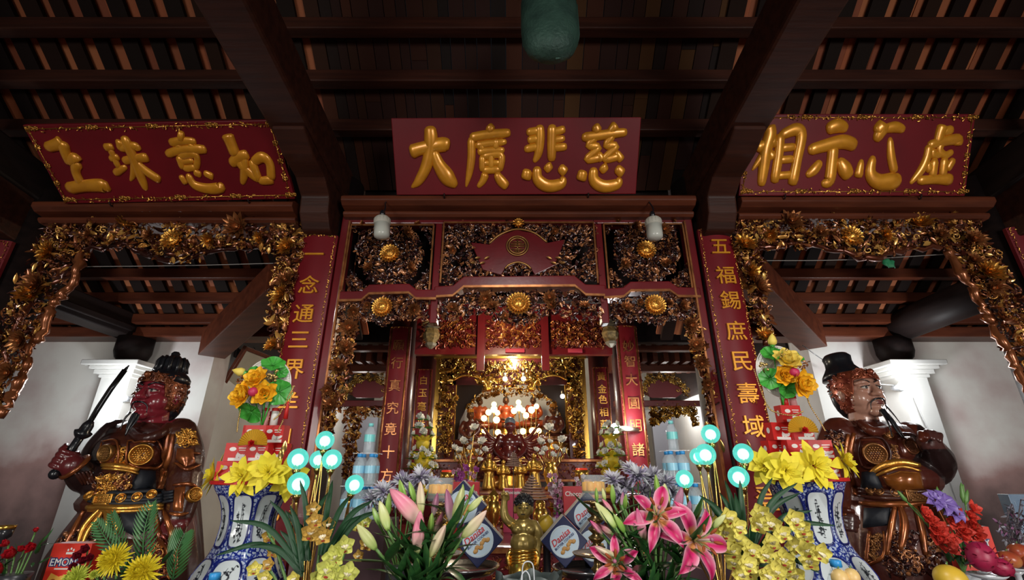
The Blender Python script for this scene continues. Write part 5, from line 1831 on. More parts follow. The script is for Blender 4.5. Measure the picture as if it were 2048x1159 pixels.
build('dark_drape', MB().add(patch(bv, [(1728, 1014), (1782, 1014), (1780, 1050), (1725, 1056)], .014, 6, .03)), BLKC, g2)
for seq, r in (([(1706, 866), (1698, 905), (1704, 950), (1712, 990)], .022), ([(1696, 868), (1688, 905), (1692, 940)], .018), ([(1716, 1060), (1718, 1110), (1722, 1155)], .022), ([(1740, 1062), (1736, 1110), (1734, 1130)], .014), ([(1768, 1062), (1768, 1110), (1734, 1130)], .012)):
    q = band(bv, seq, r, .008)
    if q:
        build('cloak_edge', MB().add(q), ROBEC, g2)
relief(mb := MB(), bv, [(1738, 1066), (1764, 1066), (1762, 1118), (1736, 1118)], 60, .02, .045, 9)
build('skirt_panel', mb, MATS['bronze_gilt'], g2)
relief(mb := MB(), bv, [(1652, 862), (1682, 862), (1686, 895), (1650, 895)], 60, .03, .05, 6)
build('shoulder_guard', mb, CARVED, g2)
build('arm_plate', MB().add(patch(bv, [(1664, 960), (1682, 960), (1684, 1020), (1668, 1022)], .015, 5, .01)), ROBEC, g2)
for seq in ([(1640, 958), (1664, 962), (1690, 958)], [(1652, 1024), (1674, 1028), (1692, 1024)], [(1640, 925), (1662, 930), (1690, 925)]):
    q = band(bv, seq, .012, .012)
    if q:
        build('arm_ring', MB().add(q), ROBEC, g2)
disc(bv, 1656, 988, .065, g2, MATS['bronze_gilt'], lift=.012)
relief(mb := MB(), bv, [(1775, 1062), (1872, 1062), (1895, 1150), (1770, 1150)], 190, .03, .06, 14)
build('skirt_relief', mb, CARVED, g2)
# plinths under both
for g, xc, nm in ((g1, P(250, 1100, YS).x, 'sword-bearing'), (g2, P(1812, 1100, YS).x, 'pale-faced')):
    pass

# ------------------------------------------------------------------ helpers for repeated small parts
def mesh_of(name, mb, mats, smooth=True):
    o = build(name, mb, mats, world=False, smooth=smooth)
    me = o.data
    bpy.data.objects.remove(o)
    return me
def place(name, me, parent, M):
    o = bpy.data.objects.new(name, me)
    COL.objects.link(o)
    if parent is not None:
        o.parent = parent
        o.matrix_basis = Matrix.Translation(-wpos(parent)) @ M
    else:
        o.matrix_basis = M
    return o

# ------------------------------------------------------------------ blue-and-white octagonal vases
def porcelain():
    m, nt, b = _nt('blue_white_porcelain')
    _set(b, rough=0.12, coat=0.6)
    tc = nt.nodes.new('ShaderNodeTexCoord')
    v = nt.nodes.new('ShaderNodeTexVoronoi')
    v.feature = 'DISTANCE_TO_EDGE'
    v.inputs['Scale'].default_value = 62
    n = nt.nodes.new('ShaderNodeTexNoise')
    n.inputs['Scale'].default_value = 90
    n.inputs['Detail'].default_value = 3
    nt.links.new(tc.outputs['Object'], v.inputs['Vector'])
    nt.links.new(tc.outputs['Object'], n.inputs['Vector'])
    a = nt.nodes.new('ShaderNodeMath')
    a.operation = 'MULTIPLY_ADD'
    nt.links.new(v.outputs['Distance'], a.inputs[0])
    a.inputs[1].default_value = 1.3
    nt.links.new(n.outputs['Fac'], a.inputs[2])
    r = nt.nodes.new('ShaderNodeValToRGB')
    r.color_ramp.elements[0].position = .50
    r.color_ramp.elements[0].color = (0.012, 0.022, 0.22, 1)
    r.color_ramp.elements[1].position = .80
    r.color_ramp.elements[1].color = (0.50, 0.58, 0.74, 1)
    e = r.color_ramp.elements.new(.63)
    e.color = (0.04, 0.07, 0.36, 1)
    nt.links.new(a.outputs[0], r.inputs[0])
    nt.links.new(r.outputs[0], b.inputs['Base Color'])
    return m
PORC = porcelain()
PANEL = mat('porcelain_panel', (0.66, 0.72, 0.74), 0.10, coat=0.6)
COBALT = mat('cobalt_line', (0.010, 0.018, 0.16), 0.15, coat=0.5)
INK = mat('ink_drawing', (0.02, 0.025, 0.035), 0.3)
RED = mat('bright_red', (0.52, 0.012, 0.010), 0.5)
def vase(cx_, rim_y, Yv, rpx, label, ang0, prof):
    top = P(cx_, rim_y, Yv)
    zr = top.z
    t = thing('floor_vase', label, 'vase', (top.x, Yv, Z1), 'blue and white octagonal vases')
    pr = [(MPP(y, Yv) * r, P(0, y, Yv).z) for r, y in prof]
    zb = [z for r, z in pr][-1]
    pr = pr + [(pr[-1][0] * 1.02, zb - .05), (pr[-1][0] * .8, Z1 + .02), (pr[-1][0] * .82, Z1)]
    pr = pr[::-1]
    # dense profile
    ps = smooth_path([(a, 0, b) for a, b in pr], 6)
    ps = [(max(.01, p[0]), p[2]) for p in ps]
    n = 64
    a = np.linspace(0, 2 * PI, n, endpoint=False)
    def R(th):
        d = ((th - math.radians(ang0)) + PI / 8) % (PI / 4) - PI / 8
        return min(1.0 / math.cos(d) * .955, 1.0)
    rad = np.array([R(q) for q in a])
    v = np.concatenate([np.stack([top.x + r * rad * np.cos(a), Yv + r * rad * np.sin(a), np.full(n, z)], 1) for r, z in ps])
    f = grid_faces(n, len(ps), True) + [tuple(range(n))[::-1], tuple(range((len(ps) - 1) * n, len(ps) * n))]
    build('vase_body', MB().add((v, f)), PORC, t)
    zs = [z for r, z in ps]
    rs = [r for r, z in ps]
    def surf(th, z, lift):
        r = float(np.interp(z, zs, rs)) * .957 / math.cos(((th - math.radians(ang0)) + PI / 8) % (PI / 4) - PI / 8) + lift
        return (top.x + r * math.cos(th), Yv + r * math.sin(th), z)
    rnd = random.Random(int(cx_))
    for k in range(8):
        th0 = math.radians(ang0 + 45 * k)
        nv = Vector((math.cos(th0), math.sin(th0), 0))
        if nv.dot(Vector((-top.x, -Yv, 0)).normalized()) < 0.05:
            continue
        for (z0, z1, hw, ex) in ((P(0, prof[0][1] + 118, Yv).z, P(0, prof[0][1] + 18, Yv).z, .315, 4.0), (P(0, prof[0][1] + 190, Yv).z, P(0, prof[0][1] + 140, Yv).z, .33, 3.0)):
            zc, hz = (z0 + z1) / 2, (z1 - z0) / 2
            out = []
            for i in range(40):
                q = 2 * PI * i / 40
                c_, s_ = math.cos(q), math.sin(q)
                out.append((th0 + hw * math.copysign(abs(c_) ** (2 / ex), c_), zc + hz * math.copysign(abs(s_) ** (2 / ex), s_)))
            vv, ff = [], []
            for ri in range(5):
                s_ = ri / 4
                for th, z in out:
                    vv.append(surf(th0 + (th - th0) * max(s_, .02), zc + (z - zc) * max(s_, .02), .0022))
            ff = grid_faces(40, 5, True) + [tuple(range(40))[::-1]]
            build('painted_panel', MB().add((np.array(vv), ff)), PANEL, t)
            mb = MB()
            mb.add(tube([surf(th, z, .002) for th, z in out + out[:1]], .0032, 5, False))
            mb.add(tube([surf(th0 + (th - th0) * 1.09, zc + (z - zc) * 1.05, .001) for th, z in out + out[:1]], .0018, 5, False))
            build('panel_border', mb, COBALT, t)
            mb = MB()
            for q in range(3):
                xa = th0 + rnd.uniform(-.10, .10)
                pts = [(xa, zc - hz * .7), (xa + rnd.uniform(-.06, .06), zc - hz * .2), (xa + rnd.uniform(-.1, .1), zc + hz * rnd.uniform(.1, .7))]
                sp = smooth_path([(u_, w_, 0) for u_, w_ in pts], 5)
                mb.add(tube([surf(p[0], p[1], .003) for p in sp], .0011, 4))
                for j in range(9):
                    p = sp[rnd.randrange(len(sp))]
                    c_ = surf(p[0] + rnd.gauss(0, .03), p[1] + rnd.gauss(0, .006), .0032)
                    mb.add(LEAF3, aim(c_, nv, rnd.uniform(0, 6.28), rnd.uniform(.008, .018)))
            build('ink_drawing', mb, INK, t)
    mb = MB().add(lathe([(rs[-1] * .98, zr + .001), (rs[-1] * 1.10, zr + .004), (rs[-1] * 1.10, zr + .018), (.01, zr + .02)], 32), TM((top.x, Yv, 0)))
    tag(build('round_tray', mb, RED, smooth=False), 'round red tray lying on the mouth of the ' + ('left' if cx_ < 1000 else 'right') + ' blue and white vase', 'tray', 'red trays on the vases')
    return t, zr + .02
YV = 2.40
VPROF = [(73, 968), (68, 980), (54, 1003), (47, 1035), (49, 1065), (57, 1095), (70, 1122), (84, 1150), (86, 1168)]
v1, zt1 = vase(512, 968, YV, 73, 'blue and white octagonal vase beside the sword-bearing guardian', -80, VPROF)
VPROF2 = [(70, 962), (62, 985), (53, 1010), (49, 1040), (52, 1070), (62, 1098), (78, 1125), (92, 1152), (94, 1170)]
v2, zt2 = vase(1608, 962, YV, 70, 'blue and white octagonal vase beside the pale-faced guardian', -150, VPROF2)

# ------------------------------------------------------------------ little red boxes stacked on the vases
WHITE = mat('white_print', (0.72, 0.70, 0.66), 0.4)
PINKP = mat('pink_print', (0.75, 0.35, 0.35), 0.4)
GOLDP = mat('gold_beads', (0.60, 0.42, 0.16), 0.25, 0.8)
def small_box_parts(w, h, d):
    mb = MB().add(box(0, 0, h / 2, w, d, h))
    body = mesh_of('carton', mb, RED, smooth=False)
    mb = MB()
    mb.add(lathe([(w * .14, -.0004), (w * .14, .0010), (1e-4, .0010)], 20), TM((-w * .18, -d / 2, h * .66)) @ FACE @ Matrix.Diagonal((1, .62, 1, 1)))
    for q in range(4):
        mb.add(LEAF3, TM((w * (.05 + .1 * q), -d / 2 - .0008, h * .30)) @ FACE @ Matrix.Rotation(.7 * q, 4, 'Z') @ Matrix.Diagonal((w * .3, w * .3, .002, 1)))
    mb.add(box(w * .08, -d / 2 - .0004, h * .10, w * .78, .0012, h * .16))
    mb.add(box(w * .22, -d / 2 - .0004, h * .72, w * .34, .0012, h * .05))
    mb.add(box(w * .22, -d / 2 - .0004, h * .60, w * .28, .0012, h * .04))
    for s in (-1,):
        mb.add(lathe([(d * .18, -.0004), (d * .22, .001), (1e-4, .001)], 16), TM((s * w / 2, 0, h * .55)) @ Matrix.Rotation(s * PI / 2, 4, 'Y') @ Matrix.Diagonal((1.3, .9, 1, 1)))
    pr = mesh_of('white_print', mb, WHITE, smooth=False)
    return body, pr
BW, BHH, BD = .110, .084, .05
sb_body, sb_print = small_box_parts(BW, BHH, BD)
def stack_box(px, zb, dy, rz, side, where):
    p = P(px, 900, YV + dy)
    t = thing('snack_box', 'red snack box on the ' + side + ' vase, ' + where, 'box', (p.x, YV + dy, zb), 'red snack boxes stacked on the vases')
    M = TM((p.x, YV + dy, zb)) @ Matrix.Rotation(rz, 4, 'Z')
    place('carton', sb_body, t, M)
    place('white_print', sb_print, t, M)
e = .0006
H1 = BHH + e
for side, zt0, rows in (('left', zt1, (((468, -.02, .25), (511, -.06, -.12), (556, -.02, -.35), (500, .06, 0), (548, .07, 0)), ((478, -.005, .2), (519, -.025, -.05), (556, .03, -.3)), ((505, 0, .1), (546, .0, -.12)))),
                        ('right', zt2, (((1550, -.01, .3), (1594, -.06, .05), (1640, -.03, -.2), (1580, .06, 0), (1632, .06, 0)), ((1549, .03, .3), (1592, -.03, .08), (1638, -.01, -.15)), ((1562, .0, .3), (1608, .0, .1)), ((1592, .0, .15),)))):
    for r, row in enumerate(rows):
        for i, (px, dy, rz) in enumerate(row):
            w = ('bottom row', 'second row', 'third row', 'very top')[r] + ', ' + ('first from the left', 'second from the left', 'third from the left', 'behind the first', 'behind the third')[i]
            stack_box(px, zt0 + .0006 + H1 * r, dy, rz, side, w)

# yellow fabric flowers round the mouths
YFAB = mat('yellow_fabric', (0.88, 0.76, 0.045), 0.65, color2=(0.80, 0.64, 0.03), scale=20, sss=0.0)
def fabric_flower_mesh(seed, n1=7, L=.088):
    rnd = random.Random(seed)
    mb = MB()
    for ring, (n, tilt, s) in enumerate(((n1, .05, 1), (n1 - 1, .40, .85), (5, .8, .6))):
        for i in range(n):
            a = 2 * PI * (i + .5 * ring + rnd.uniform(-.2, .2)) / n
            mb.add(leaf(L * s * rnd.uniform(.85, 1.15), L * .62 * s, rnd.uniform(-.35, .15), .12, 7), Matrix.Rotation(a, 4, 'Z') @ TM((0, .008, .006 * ring), (tilt + rnd.uniform(-.15, .15), 0, rnd.uniform(-.2, .2))))
    for i in range(14):
        a = rnd.uniform(0, 6.28)
        mb.add(tube([(0, 0, 0), (.012 * math.cos(a), .012 * math.sin(a), .03), (.022 * math.cos(a), .022 * math.sin(a), .05)], .0016, 4))
    return mesh_of('fabric_flower', mb, YFAB)
ffs = [fabric_flower_mesh(s) for s in (1, 2, 3)]
for i, (px, py, dy, d, lab) in enumerate(((432, 950, -.02, (-.9, -.6, .15), 'yellow fabric flower hanging over the outer edge of the left vase'), (486, 952, -.17, (-.2, -1, .05), 'yellow fabric flower on the front rim of the left vase, beside the outer one'),
                                          (538, 945, -.18, (.15, -1, .25), 'tall-petalled yellow fabric flower on the front rim of the left vase'), (578, 956, -.10, (.7, -.8, -.1), 'yellow fabric flower beside the green globes on the left vase'),
                                          (1530, 932, -.12, (-.6, -.8, .2), 'yellow fabric flower beside the green globes on the right vase'), (1570, 940, -.18, (-.15, -1, .05), 'yellow fabric flower on the front rim of the right vase, next to the greenish one'),
                                          (1628, 932, -.17, (.15, -1, .1), 'broad yellow fabric flower on the front rim of the right vase'), (1684, 922, -.05, (.7, -.7, .2), 'yellow fabric flower on the outer edge of the right vase'))):
    p = P(px, py, YV + dy)
    o = place('fabric_flower', ffs[i % 3], None, aim(p, d, i * 1.1, 1.0 if i != 6 else 1.15))
    tag(o, lab, 'flower', 'yellow fabric flowers round the vase mouths')

# sprays of yellow blossoms and lotus leaves with a woven fan
YPET = mat('yellow_petal', (0.90, 0.46, 0.012), 0.55, color2=(0.95, 0.60, 0.03), scale=25)
YPALE = mat('pale_yellow_petal', (0.86, 0.66, 0.12), 0.55)
LGREEN = mat('lotus_leaf_green', (0.035, 0.30, 0.03), 0.4, color2=(0.08, 0.42, 0.06), scale=18)
WOVEN = mat('woven_straw', (0.86, 0.82, 0.76), 0.8)
PINK = mat('hot_pink', (0.55, 0.03, 0.10), 0.5)
def cup_petal(L, W, cup):
    v, n, m = [], 7, 5
    for i in range(n):
        t = i / (n - 1)
        w = W / 2 * (math.sin(PI * min(1, .12 + t * .80)) ** .7)
        for j in range(m):
            s = (j - 2) / 2
            v.append((w * s, L * t * (1 - .12 * s * s), cup * L * (t * t) + cup * .6 * w * s * s * 2))
    return np.array(v), grid_faces(m, n)
def peony_mb(r, seed, rings=((8, .25, 1.0), (7, .7, .85), (6, 1.1, .65), (4, 1.35, .45))):
    rnd = random.Random(seed)
    mb = MB()
    for k, (n, tilt, s) in enumerate(rings):
        for i in range(n):
            a = 2 * PI * (i + .5 * k + rnd.uniform(-.25, .25)) / n
            mb.add(cup_petal(r * s * rnd.uniform(.9, 1.1), r * .85 * s, .25), Matrix.Rotation(a, 4, 'Z') @ TM((0, r * .05, r * .05 * k), (tilt + rnd.uniform(-.12, .12), 0, 0)))
    return mb
def lotus_leaf_mb(r, seed):
    rnd = random.Random(seed)
    v, n, m = [(0, 0, 0)], 28, 4
    f = []
    for j in range(1, m + 1):
        for i in range(n):
            a = 2 * PI * i / n
            q = r * j / m * (1 + .05 * math.sin(7 * a + seed))
            v.append((q * math.cos(a), q * math.sin(a), .25 * r * (j / m) ** 2 + .07 * r * (j / m) * math.sin(5 * a + seed)))
    f += [(0, 1 + i, 1 + (i + 1) % n) for i in range(n)]
    for j in range(m - 1):
        for i in range(n):
            a, b = 1 + j * n + i, 1 + j * n + (i + 1) % n
            f.append((a, a + n, b + n, b))
    mb = MB().add((np.array(v, float), f))
    for i in range(9):
        a = 2 * PI * i / 9
        mb.add(tube([(0, 0, .003), (r * .5 * math.cos(a), r * .5 * math.sin(a), .07 * r), (r * .95 * math.cos(a), r * .95 * math.sin(a), .24 * r)], .0018, 4))
    return mb
def woven_disc(c, r, nrm):
    M = aim(c, nrm)
    mb = MB()
    for q in (1.0, .86, .72, .58, .44, .3):
        a = np.linspace(0, 2 * PI, 37)
        mb.add(tube([M @ Vector((r * q * math.cos(x), r * q * math.sin(x), 0)) for x in a], .0022 if q < 1 else .0038, 5, False))
    for i in range(72):
        a = 2 * PI * i / 72
        mb.add(box(0, r * .63, 0, .0026, r * .74, .0015), M @ Matrix.Rotation(a, 4, 'Z'))
    mb.add(lathe([(r * .99, -.001), (r * .99, .0), (1e-4, 0)], 36), M @ TM((0, 0, -.002)))
    return mb
def spray(side, disc_px, disc_r, peonies, leaves, bud, red, berries, sprig, anchor, lab):
    Ys = YV - .03
    base = P(*anchor, Ys)
    base.z = (zt1 + H1 * 3 if side < 0 else zt2 + H1 * 4) + .002
    t = thing('flower_spray', lab, 'flowers', base, 'flower sprays on the box towers')
    c = P(*disc_px, Ys + .05)
    r = disc_r * MPP(disc_px[1], Ys)
    build('woven_fan', woven_disc(c, r, (-.15 if side < 0 else .15, -1, -.05)), WOVEN, t)
    for i, (x, y, rp, d, m) in enumerate(peonies):
        mb = peony_mb(rp * 1.18 * MPP(y, Ys), i + 3)
        build('peony', MB().add((mb.verts(), mb.f), aim(P(x, y, Ys - .03), d)), m, t)
    for i, (x, y, rp, d) in enumerate(leaves):
        mb = lotus_leaf_mb(rp * MPP(y, Ys), i)
        build('lotus_leaf', MB().add((mb.verts(), mb.f), aim(P(x, y, Ys - .005), d)), LGREEN, t)
    (bx, by), (tx, ty) = bud
    p0, p1 = P(bx, by, Ys - .01), P(tx, ty, Ys - .03)
    L = (p1 - p0).length
    build('lotus_bud', MB().add(lathe([(.001, 0), (L * .30, L * .2), (L * .33, L * .42), (L * .2, L * .75), (.001, L)], 14), aim(p0, p1 - p0)), YPALE, t)
    mb = MB()
    for i in range(5):
        mb.add(leaf(L * .62, L * .42, .25, .3, 5), aim(p0, p1 - p0, i * 1.257) @ TM((0, .0, 0), (1.25, 0, 0)) @ TM((0, 0, -.33 * L * .5)))
    mb.add(tube(smooth_path([base, base * .5 + p0 * .5 + Vector((0, .01, 0)), p0], 4), .003, 5))
    build('bud_calyx', mb, LGREEN, t)
    build('flower_heart', MB().add(sphere(12, 8, 9 * MPP(red[1], Ys)), TM(P(*red, Ys - .07))), PINK, t)
    mb = MB()
    rnd = random.Random(4)
    for (x, y) in berries:
        for q in range(7):
            p = P(x + rnd.uniform(-9, 9), y + rnd.uniform(-9, 9), Ys - .05)
            mb.add(sphere(8, 6, .0075), TM(p))
            mb.add(tube([p, P(x, y + 12, Ys - .02)], .001, 4))
    build('gold_berries', mb, GOLDP, t)
    mb = MB()
    for q in range(30):
        p = P(sprig[0] + rnd.gauss(0, 7), sprig[1] + rnd.gauss(0, 7), Ys - .03)
        mb.add(LEAF3, aim(p, (rnd.gauss(0, 1), -1, rnd.gauss(0, 1)), rnd.uniform(0, 6), rnd.uniform(.012, .022)))
    build('copper_sprig', mb, COPPER, t)
    mb = MB()
    for (x, y) in ((disc_px[0] - 2, disc_px[1] + 20), (disc_px[0] + 12, disc_px[1] + 25)):
        mb.add(tube([P(x, y, Ys), base + Vector((0, .01, 0))], .004, 6))
    build('stem', mb, LGREEN, t)
    return t
spray(-1, (532, 770), 54, [(516, 760, 22, (-.1, -1, .35), YPET), (492, 790, 25, (-.4, -1, 0), YPET), (530, 786, 22, (.25, -1, 0), YPET)],
      [(546, 730, 22, (.3, -.7, .7)), (562, 744, 13, (.6, -.8, .2)), (557, 784, 25, (.5, -.9, -.1)), (503, 822, 24, (-.1, -.7, -.7)), (505, 748, 17, (-.3, -.9, .4))], ((492, 746), (464, 739)), (506, 783), [(543, 755), (547, 748)], (482, 763), (525, 838),
      'orange-yellow blossoms and lotus leaves with a woven fan over the left red boxes')
spray(1, (1560, 742), 52, [(1571, 724, 24, (0, -1, .5), YPALE), (1566, 750, 20, (-.1, -1, -.1), YPET), (1597, 768, 26, (.35, -1, -.1), YPET)],
      [(1543, 709, 20, (-.2, -.8, .6)), (1540, 757, 21, (-.4, -1, 0)), (1574, 776, 19, (0, -1, -.3)), (1593, 714, 15, (.4, -.8, .5)), (1614, 768, 14, (.7, -.7, 0))], ((1545, 692), (1544, 666)), (1589, 744), [(1528, 733), (1567, 706)], (1605, 733), (1570, 820),
      'paler yellow blossoms and lotus leaves with a woven fan over the right red boxes')
for side, px, zz, m, nm in (('left', 531, zt1 + H1 * 3, PINKP, 'left'), ('left', 550, zt1 + H1 * 3, WHITE, 'right'), ('right', 1575, zt2 + H1 * 4, RED, 'left'), ('right', 1592, zt2 + H1 * 4, PINKP, 'right')):
    p = P(px, 830, YV + .022)
    zz += .0012
    t = thing('sweet_tube', nm + ' one of two upright sweet tubes under the ' + side + ' flower spray', 'tube', (p.x, YV + .022, zz), 'sweet tubes on the red boxes')
    hh = .085 if side == 'left' else .05
    build('tube', MB().add(lathe([(.018, 0), (.018, hh), (1e-3, hh)], 16), TM((p.x, YV + .022, zz))), m, t)
    build('tube_lid', MB().add(lathe([(.0195, hh - .012), (.0195, hh + .003), (1e-3, hh + .003)], 16), TM((p.x, YV + .022, zz))), RED if m is not RED else WHITE, t)
# pleated gold fans
def pleated_fan(px, py, rpx, label):
    Yp = YV - .105
    c = P(px, py, Yp)
    r = rpx * MPP(py, Yp)
    t = thing('paper_fan', label, 'fan', c, 'pleated gold fans')
    v, n = [], 41
    for i in range(n):
        a = PI * i / (n - 1) * 1.06 - .09
        y = -.004 if i % 2 else .004
        for q in (.12, 1.0):
            v.append((c.x + r * q * math.cos(a), Yp + y * q, c.z + r * q * math.sin(a)))
    f = [(2 * i, 2 * i + 1, 2 * i + 3, 2 * i + 2) for i in range(n - 1)]
    o = build('pleated_paper', MB().add((np.array(v), f)), mat('gold_paper', (0.62, 0.36, 0.03), .4, .3), t, smooth=False)
    md = o.modifiers.new('thick', 'SOLIDIFY')
    md.thickness = .001
    mb = peony_mb(r * .25, 5)
    build('red_rosette', MB().add((mb.verts(), mb.f), aim(c + Vector((0, -.008, .004)), (0, -1, .1))), RED, t)
pleated_fan(505, 888, 29, 'pleated gold paper fan leaning on the left stack of red boxes')
pleated_fan(1607, 862, 30, 'pleated gold paper fan leaning on the right stack of red boxes')
# bead strings and tassel
def beads(seqs, label, tassel=None):
    q = [P(*s, YV - .06) for s in seqs[0]]
    t = thing('bead_string', label, 'beads', q[-1], 'gold bead strings on the box towers')
    mb = MB()
    for s in seqs:
        pts = smooth_path([P(x, y, YV - .07) for x, y in s], 9)
        for p in pts:
            mb.add(sphere(6, 4, .0042), TM(p))
        mb.add(tube(pts, .0012, 4))
    build('beads', mb, GOLDP, t)
    if tassel:
        p = P(*tassel, YV - .07)
        build('tassel', MB().add(lathe([(.003, 0), (.008, -.006), (.006, -.016), (.009, -.03), (.011, -.085), (.002, -.085)][::-1], 10), TM(p)), RED, t)
beads([[(586, 772), (580, 800), (568, 835), (556, 862)], [(588, 772), (578, 790), (560, 826), (548, 838)], [(481, 818), (476, 845), (474, 862)]], 'gold bead strings with a red tassel hanging on the left box tower', (577, 802))
beads([[(1508, 738), (1520, 775), (1536, 812), (1552, 824), (1585, 830), (1606, 822)], [(1612, 785), (1620, 810), (1640, 842), (1650, 860)]], 'gold bead strings looping down the right box tower')

# ------------------------------------------------------------------ turquoise globe lamps
def globe_shell():
    m = bpy.data.materials.new('turquoise_globe')
    m.use_nodes = True
    nt = m.node_tree
    nt.nodes.clear()
    o = nt.nodes.new('ShaderNodeOutputMaterial')
    tr = nt.nodes.new('ShaderNodeBsdfTransparent')
    tr.inputs[0].default_value = (0.75, 1.0, 0.94, 1)
    em = nt.nodes.new('ShaderNodeEmission')
    em.inputs[0].default_value = (0.13, 0.78, 0.66, 1)
    em.inputs[1].default_value = 1.15
    gl = nt.nodes.new('ShaderNodeBsdfGlossy')
    gl.inputs['Roughness'].default_value = .05
    a = nt.nodes.new('ShaderNodeMixShader')
    a.inputs[0].default_value = .62
    b = nt.nodes.new('ShaderNodeMixShader')
    b.inputs[0].default_value = .06
    nt.links.new(tr.outputs[0], a.inputs[1])
    nt.links.new(em.outputs[0], a.inputs[2])
    nt.links.new(a.outputs[0], b.inputs[1])
    nt.links.new(gl.outputs[0], b.inputs[2])
    nt.links.new(b.outputs[0], o.inputs[0])
    return m
GSHELL = globe_shell()
GCORE = mat('globe_core', (1, 1, 1), .3, emit=(0.50, 1.0, 0.84), estr=6.0)
def lotus_lamp(globes, base_px, label, Yl=1.95):
    b = P(*base_px, Yl)
    b.z = Z1
    t = thing('lotus_lamp', label, 'lamp', b, 'turquoise globe lamps')
    mb = MB().add(lathe([(.09, 0), (.09, .012), (.07, .03), (.03, .05), (.018, .12), (.012, .2)], 18), TM(b))
    for i, (x, y, r, dy) in enumerate(globes):
        p = P(x, y, Yl + dy)
        rr_ = r * MPP(y, Yl + dy)
        foot = p + Vector((0, 0, -rr_ * 1.15)) if i != 4 else p + Vector((-.3 * rr_ * (1 if x < 1000 else -1), 0, -rr_ * 1.1))
        mid = b + Vector(((foot.x - b.x) * .75, (foot.y - b.y) * .6, (foot.z - b.z) * .62))
        for w in (-.006, .006):
            mb.add(tube(smooth_path([b + Vector((w, 0, .15)), mid + Vector((w * 1.5, 0, 0)), foot], 6), .0032, 6))
        src = MB()
        for k in range(6):
            src.add(leaf(rr_ * .62, rr_ * .45, .4, .2, 5), Matrix.Rotation(k * 1.047, 4, 'Z') @ TM((0, .004, 0), (.75, 0, 0)))
        src.add(lathe([(.004, -.02), (rr_ * .35, -.004), (rr_ * .45, .006)], 10))
        build('calyx', MB().add((src.verts(), src.f), aim(foot, p - foot)), BRASS, t)
        g = build('globe', MB().add(sphere(24, 16, rr_), TM(p)), GSHELL, t)
        build('bulb', MB().add(sphere(14, 10, rr_ * .56), TM(p + Vector((0, 0, -.08 * rr_)))), GCORE, g)
    build('stem', mb, BRASS, t)
    # brass leaves
    mb = MB()
    for x, y in ((560, 920), (566, 907)) if base_px[0] < 1000 else ((1502, 905), (1448, 905)):
        mb.add(leaf(.05, .022, .3, .2, 5), aim(P(x, y, Yl), (.4, -1, .5)))
    build('brass_leaf', mb, BRASS, t)
    return t
lotus_lamp([(650, 880, 18, 0), (596, 917, 20, -.05), (597, 966, 21, -.12), (664, 918, 19, -.06), (709, 968, 18, -.12), (637, 918, 17, .05)], (618, 1150), 'turquoise globe lamp with brass stems in front of the left couplet board')
lotus_lamp([(1421, 867, 18, 0), (1411, 908, 20, -.05), (1369, 957, 17, -.1), (1486, 906, 19, -.08), (1477, 953, 20, -.1), (1396, 912, 16, .05)], (1440, 1150), 'turquoise globe lamp with brass stems in front of the right couplet board')

# ------------------------------------------------------------------ pyramids of bottled water
CLEAR = bpy.data.materials.new('clear_plastic')
CLEAR.use_nodes = True
_n = CLEAR.node_tree
_b = _n.nodes['Principled BSDF']
_b.inputs['Base Color'].default_value = (0.75, 0.88, 0.95, 1)
_set(_b, rough=.05, alpha=.22, spec=.9)
LBLUE = mat('water_label', (0.30, 0.62, 0.80), .35)
CAPB = mat('blue_cap', (0.04, 0.33, 0.75), .35)
CAPG = mat('teal_label', (0.20, 0.62, 0.62), .35)
BHT, BR = .150, .0285
bott_body = mesh_of('bottle', MB().add(lathe([(BR * .9, 0), (BR, .006), (BR * .94, .02), (BR, .03), (BR * .95, .045), (BR, .055), (BR, .095), (BR * .95, .105), (BR * .6, .125), (BR * .40, .132), (BR * .40, .138)], 16)), CLEAR)
bott_label = mesh_of('label', MB().add(lathe([(BR * 1.02, .056), (BR * 1.02, .092)], 16, False)), LBLUE)
bott_label2 = mesh_of('label', MB().add(lathe([(BR * 1.02, .056), (BR * 1.02, .092)], 16, False)), CAPG)
bott_cap = mesh_of('cap', MB().add(lathe([(BR * .48, .134), (BR * .48, BHT - .002), (BR * .42, BHT), (1e-4, BHT)], 14)), CAPB)
bott_cap2 = mesh_of('cap', MB().add(lathe([(BR * .48, .134), (BR * .48, BHT - .002), (BR * .42, BHT), (1e-4, BHT)], 14)), CAPG)
def bottle(x, y, z, label, group, teal=False, s=1.0):
    t = thing('water_bottle', label, 'bottle', (x, y, z), group)
    M = TM((x, y, z), None, s)
    place('bottle_body', bott_body, t, M)
    place('bottle_label', bott_label2 if teal else bott_label, t, M)
    place('bottle_cap', bott_cap2 if teal else bott_cap, t, M)
    return t
YB = 2.55
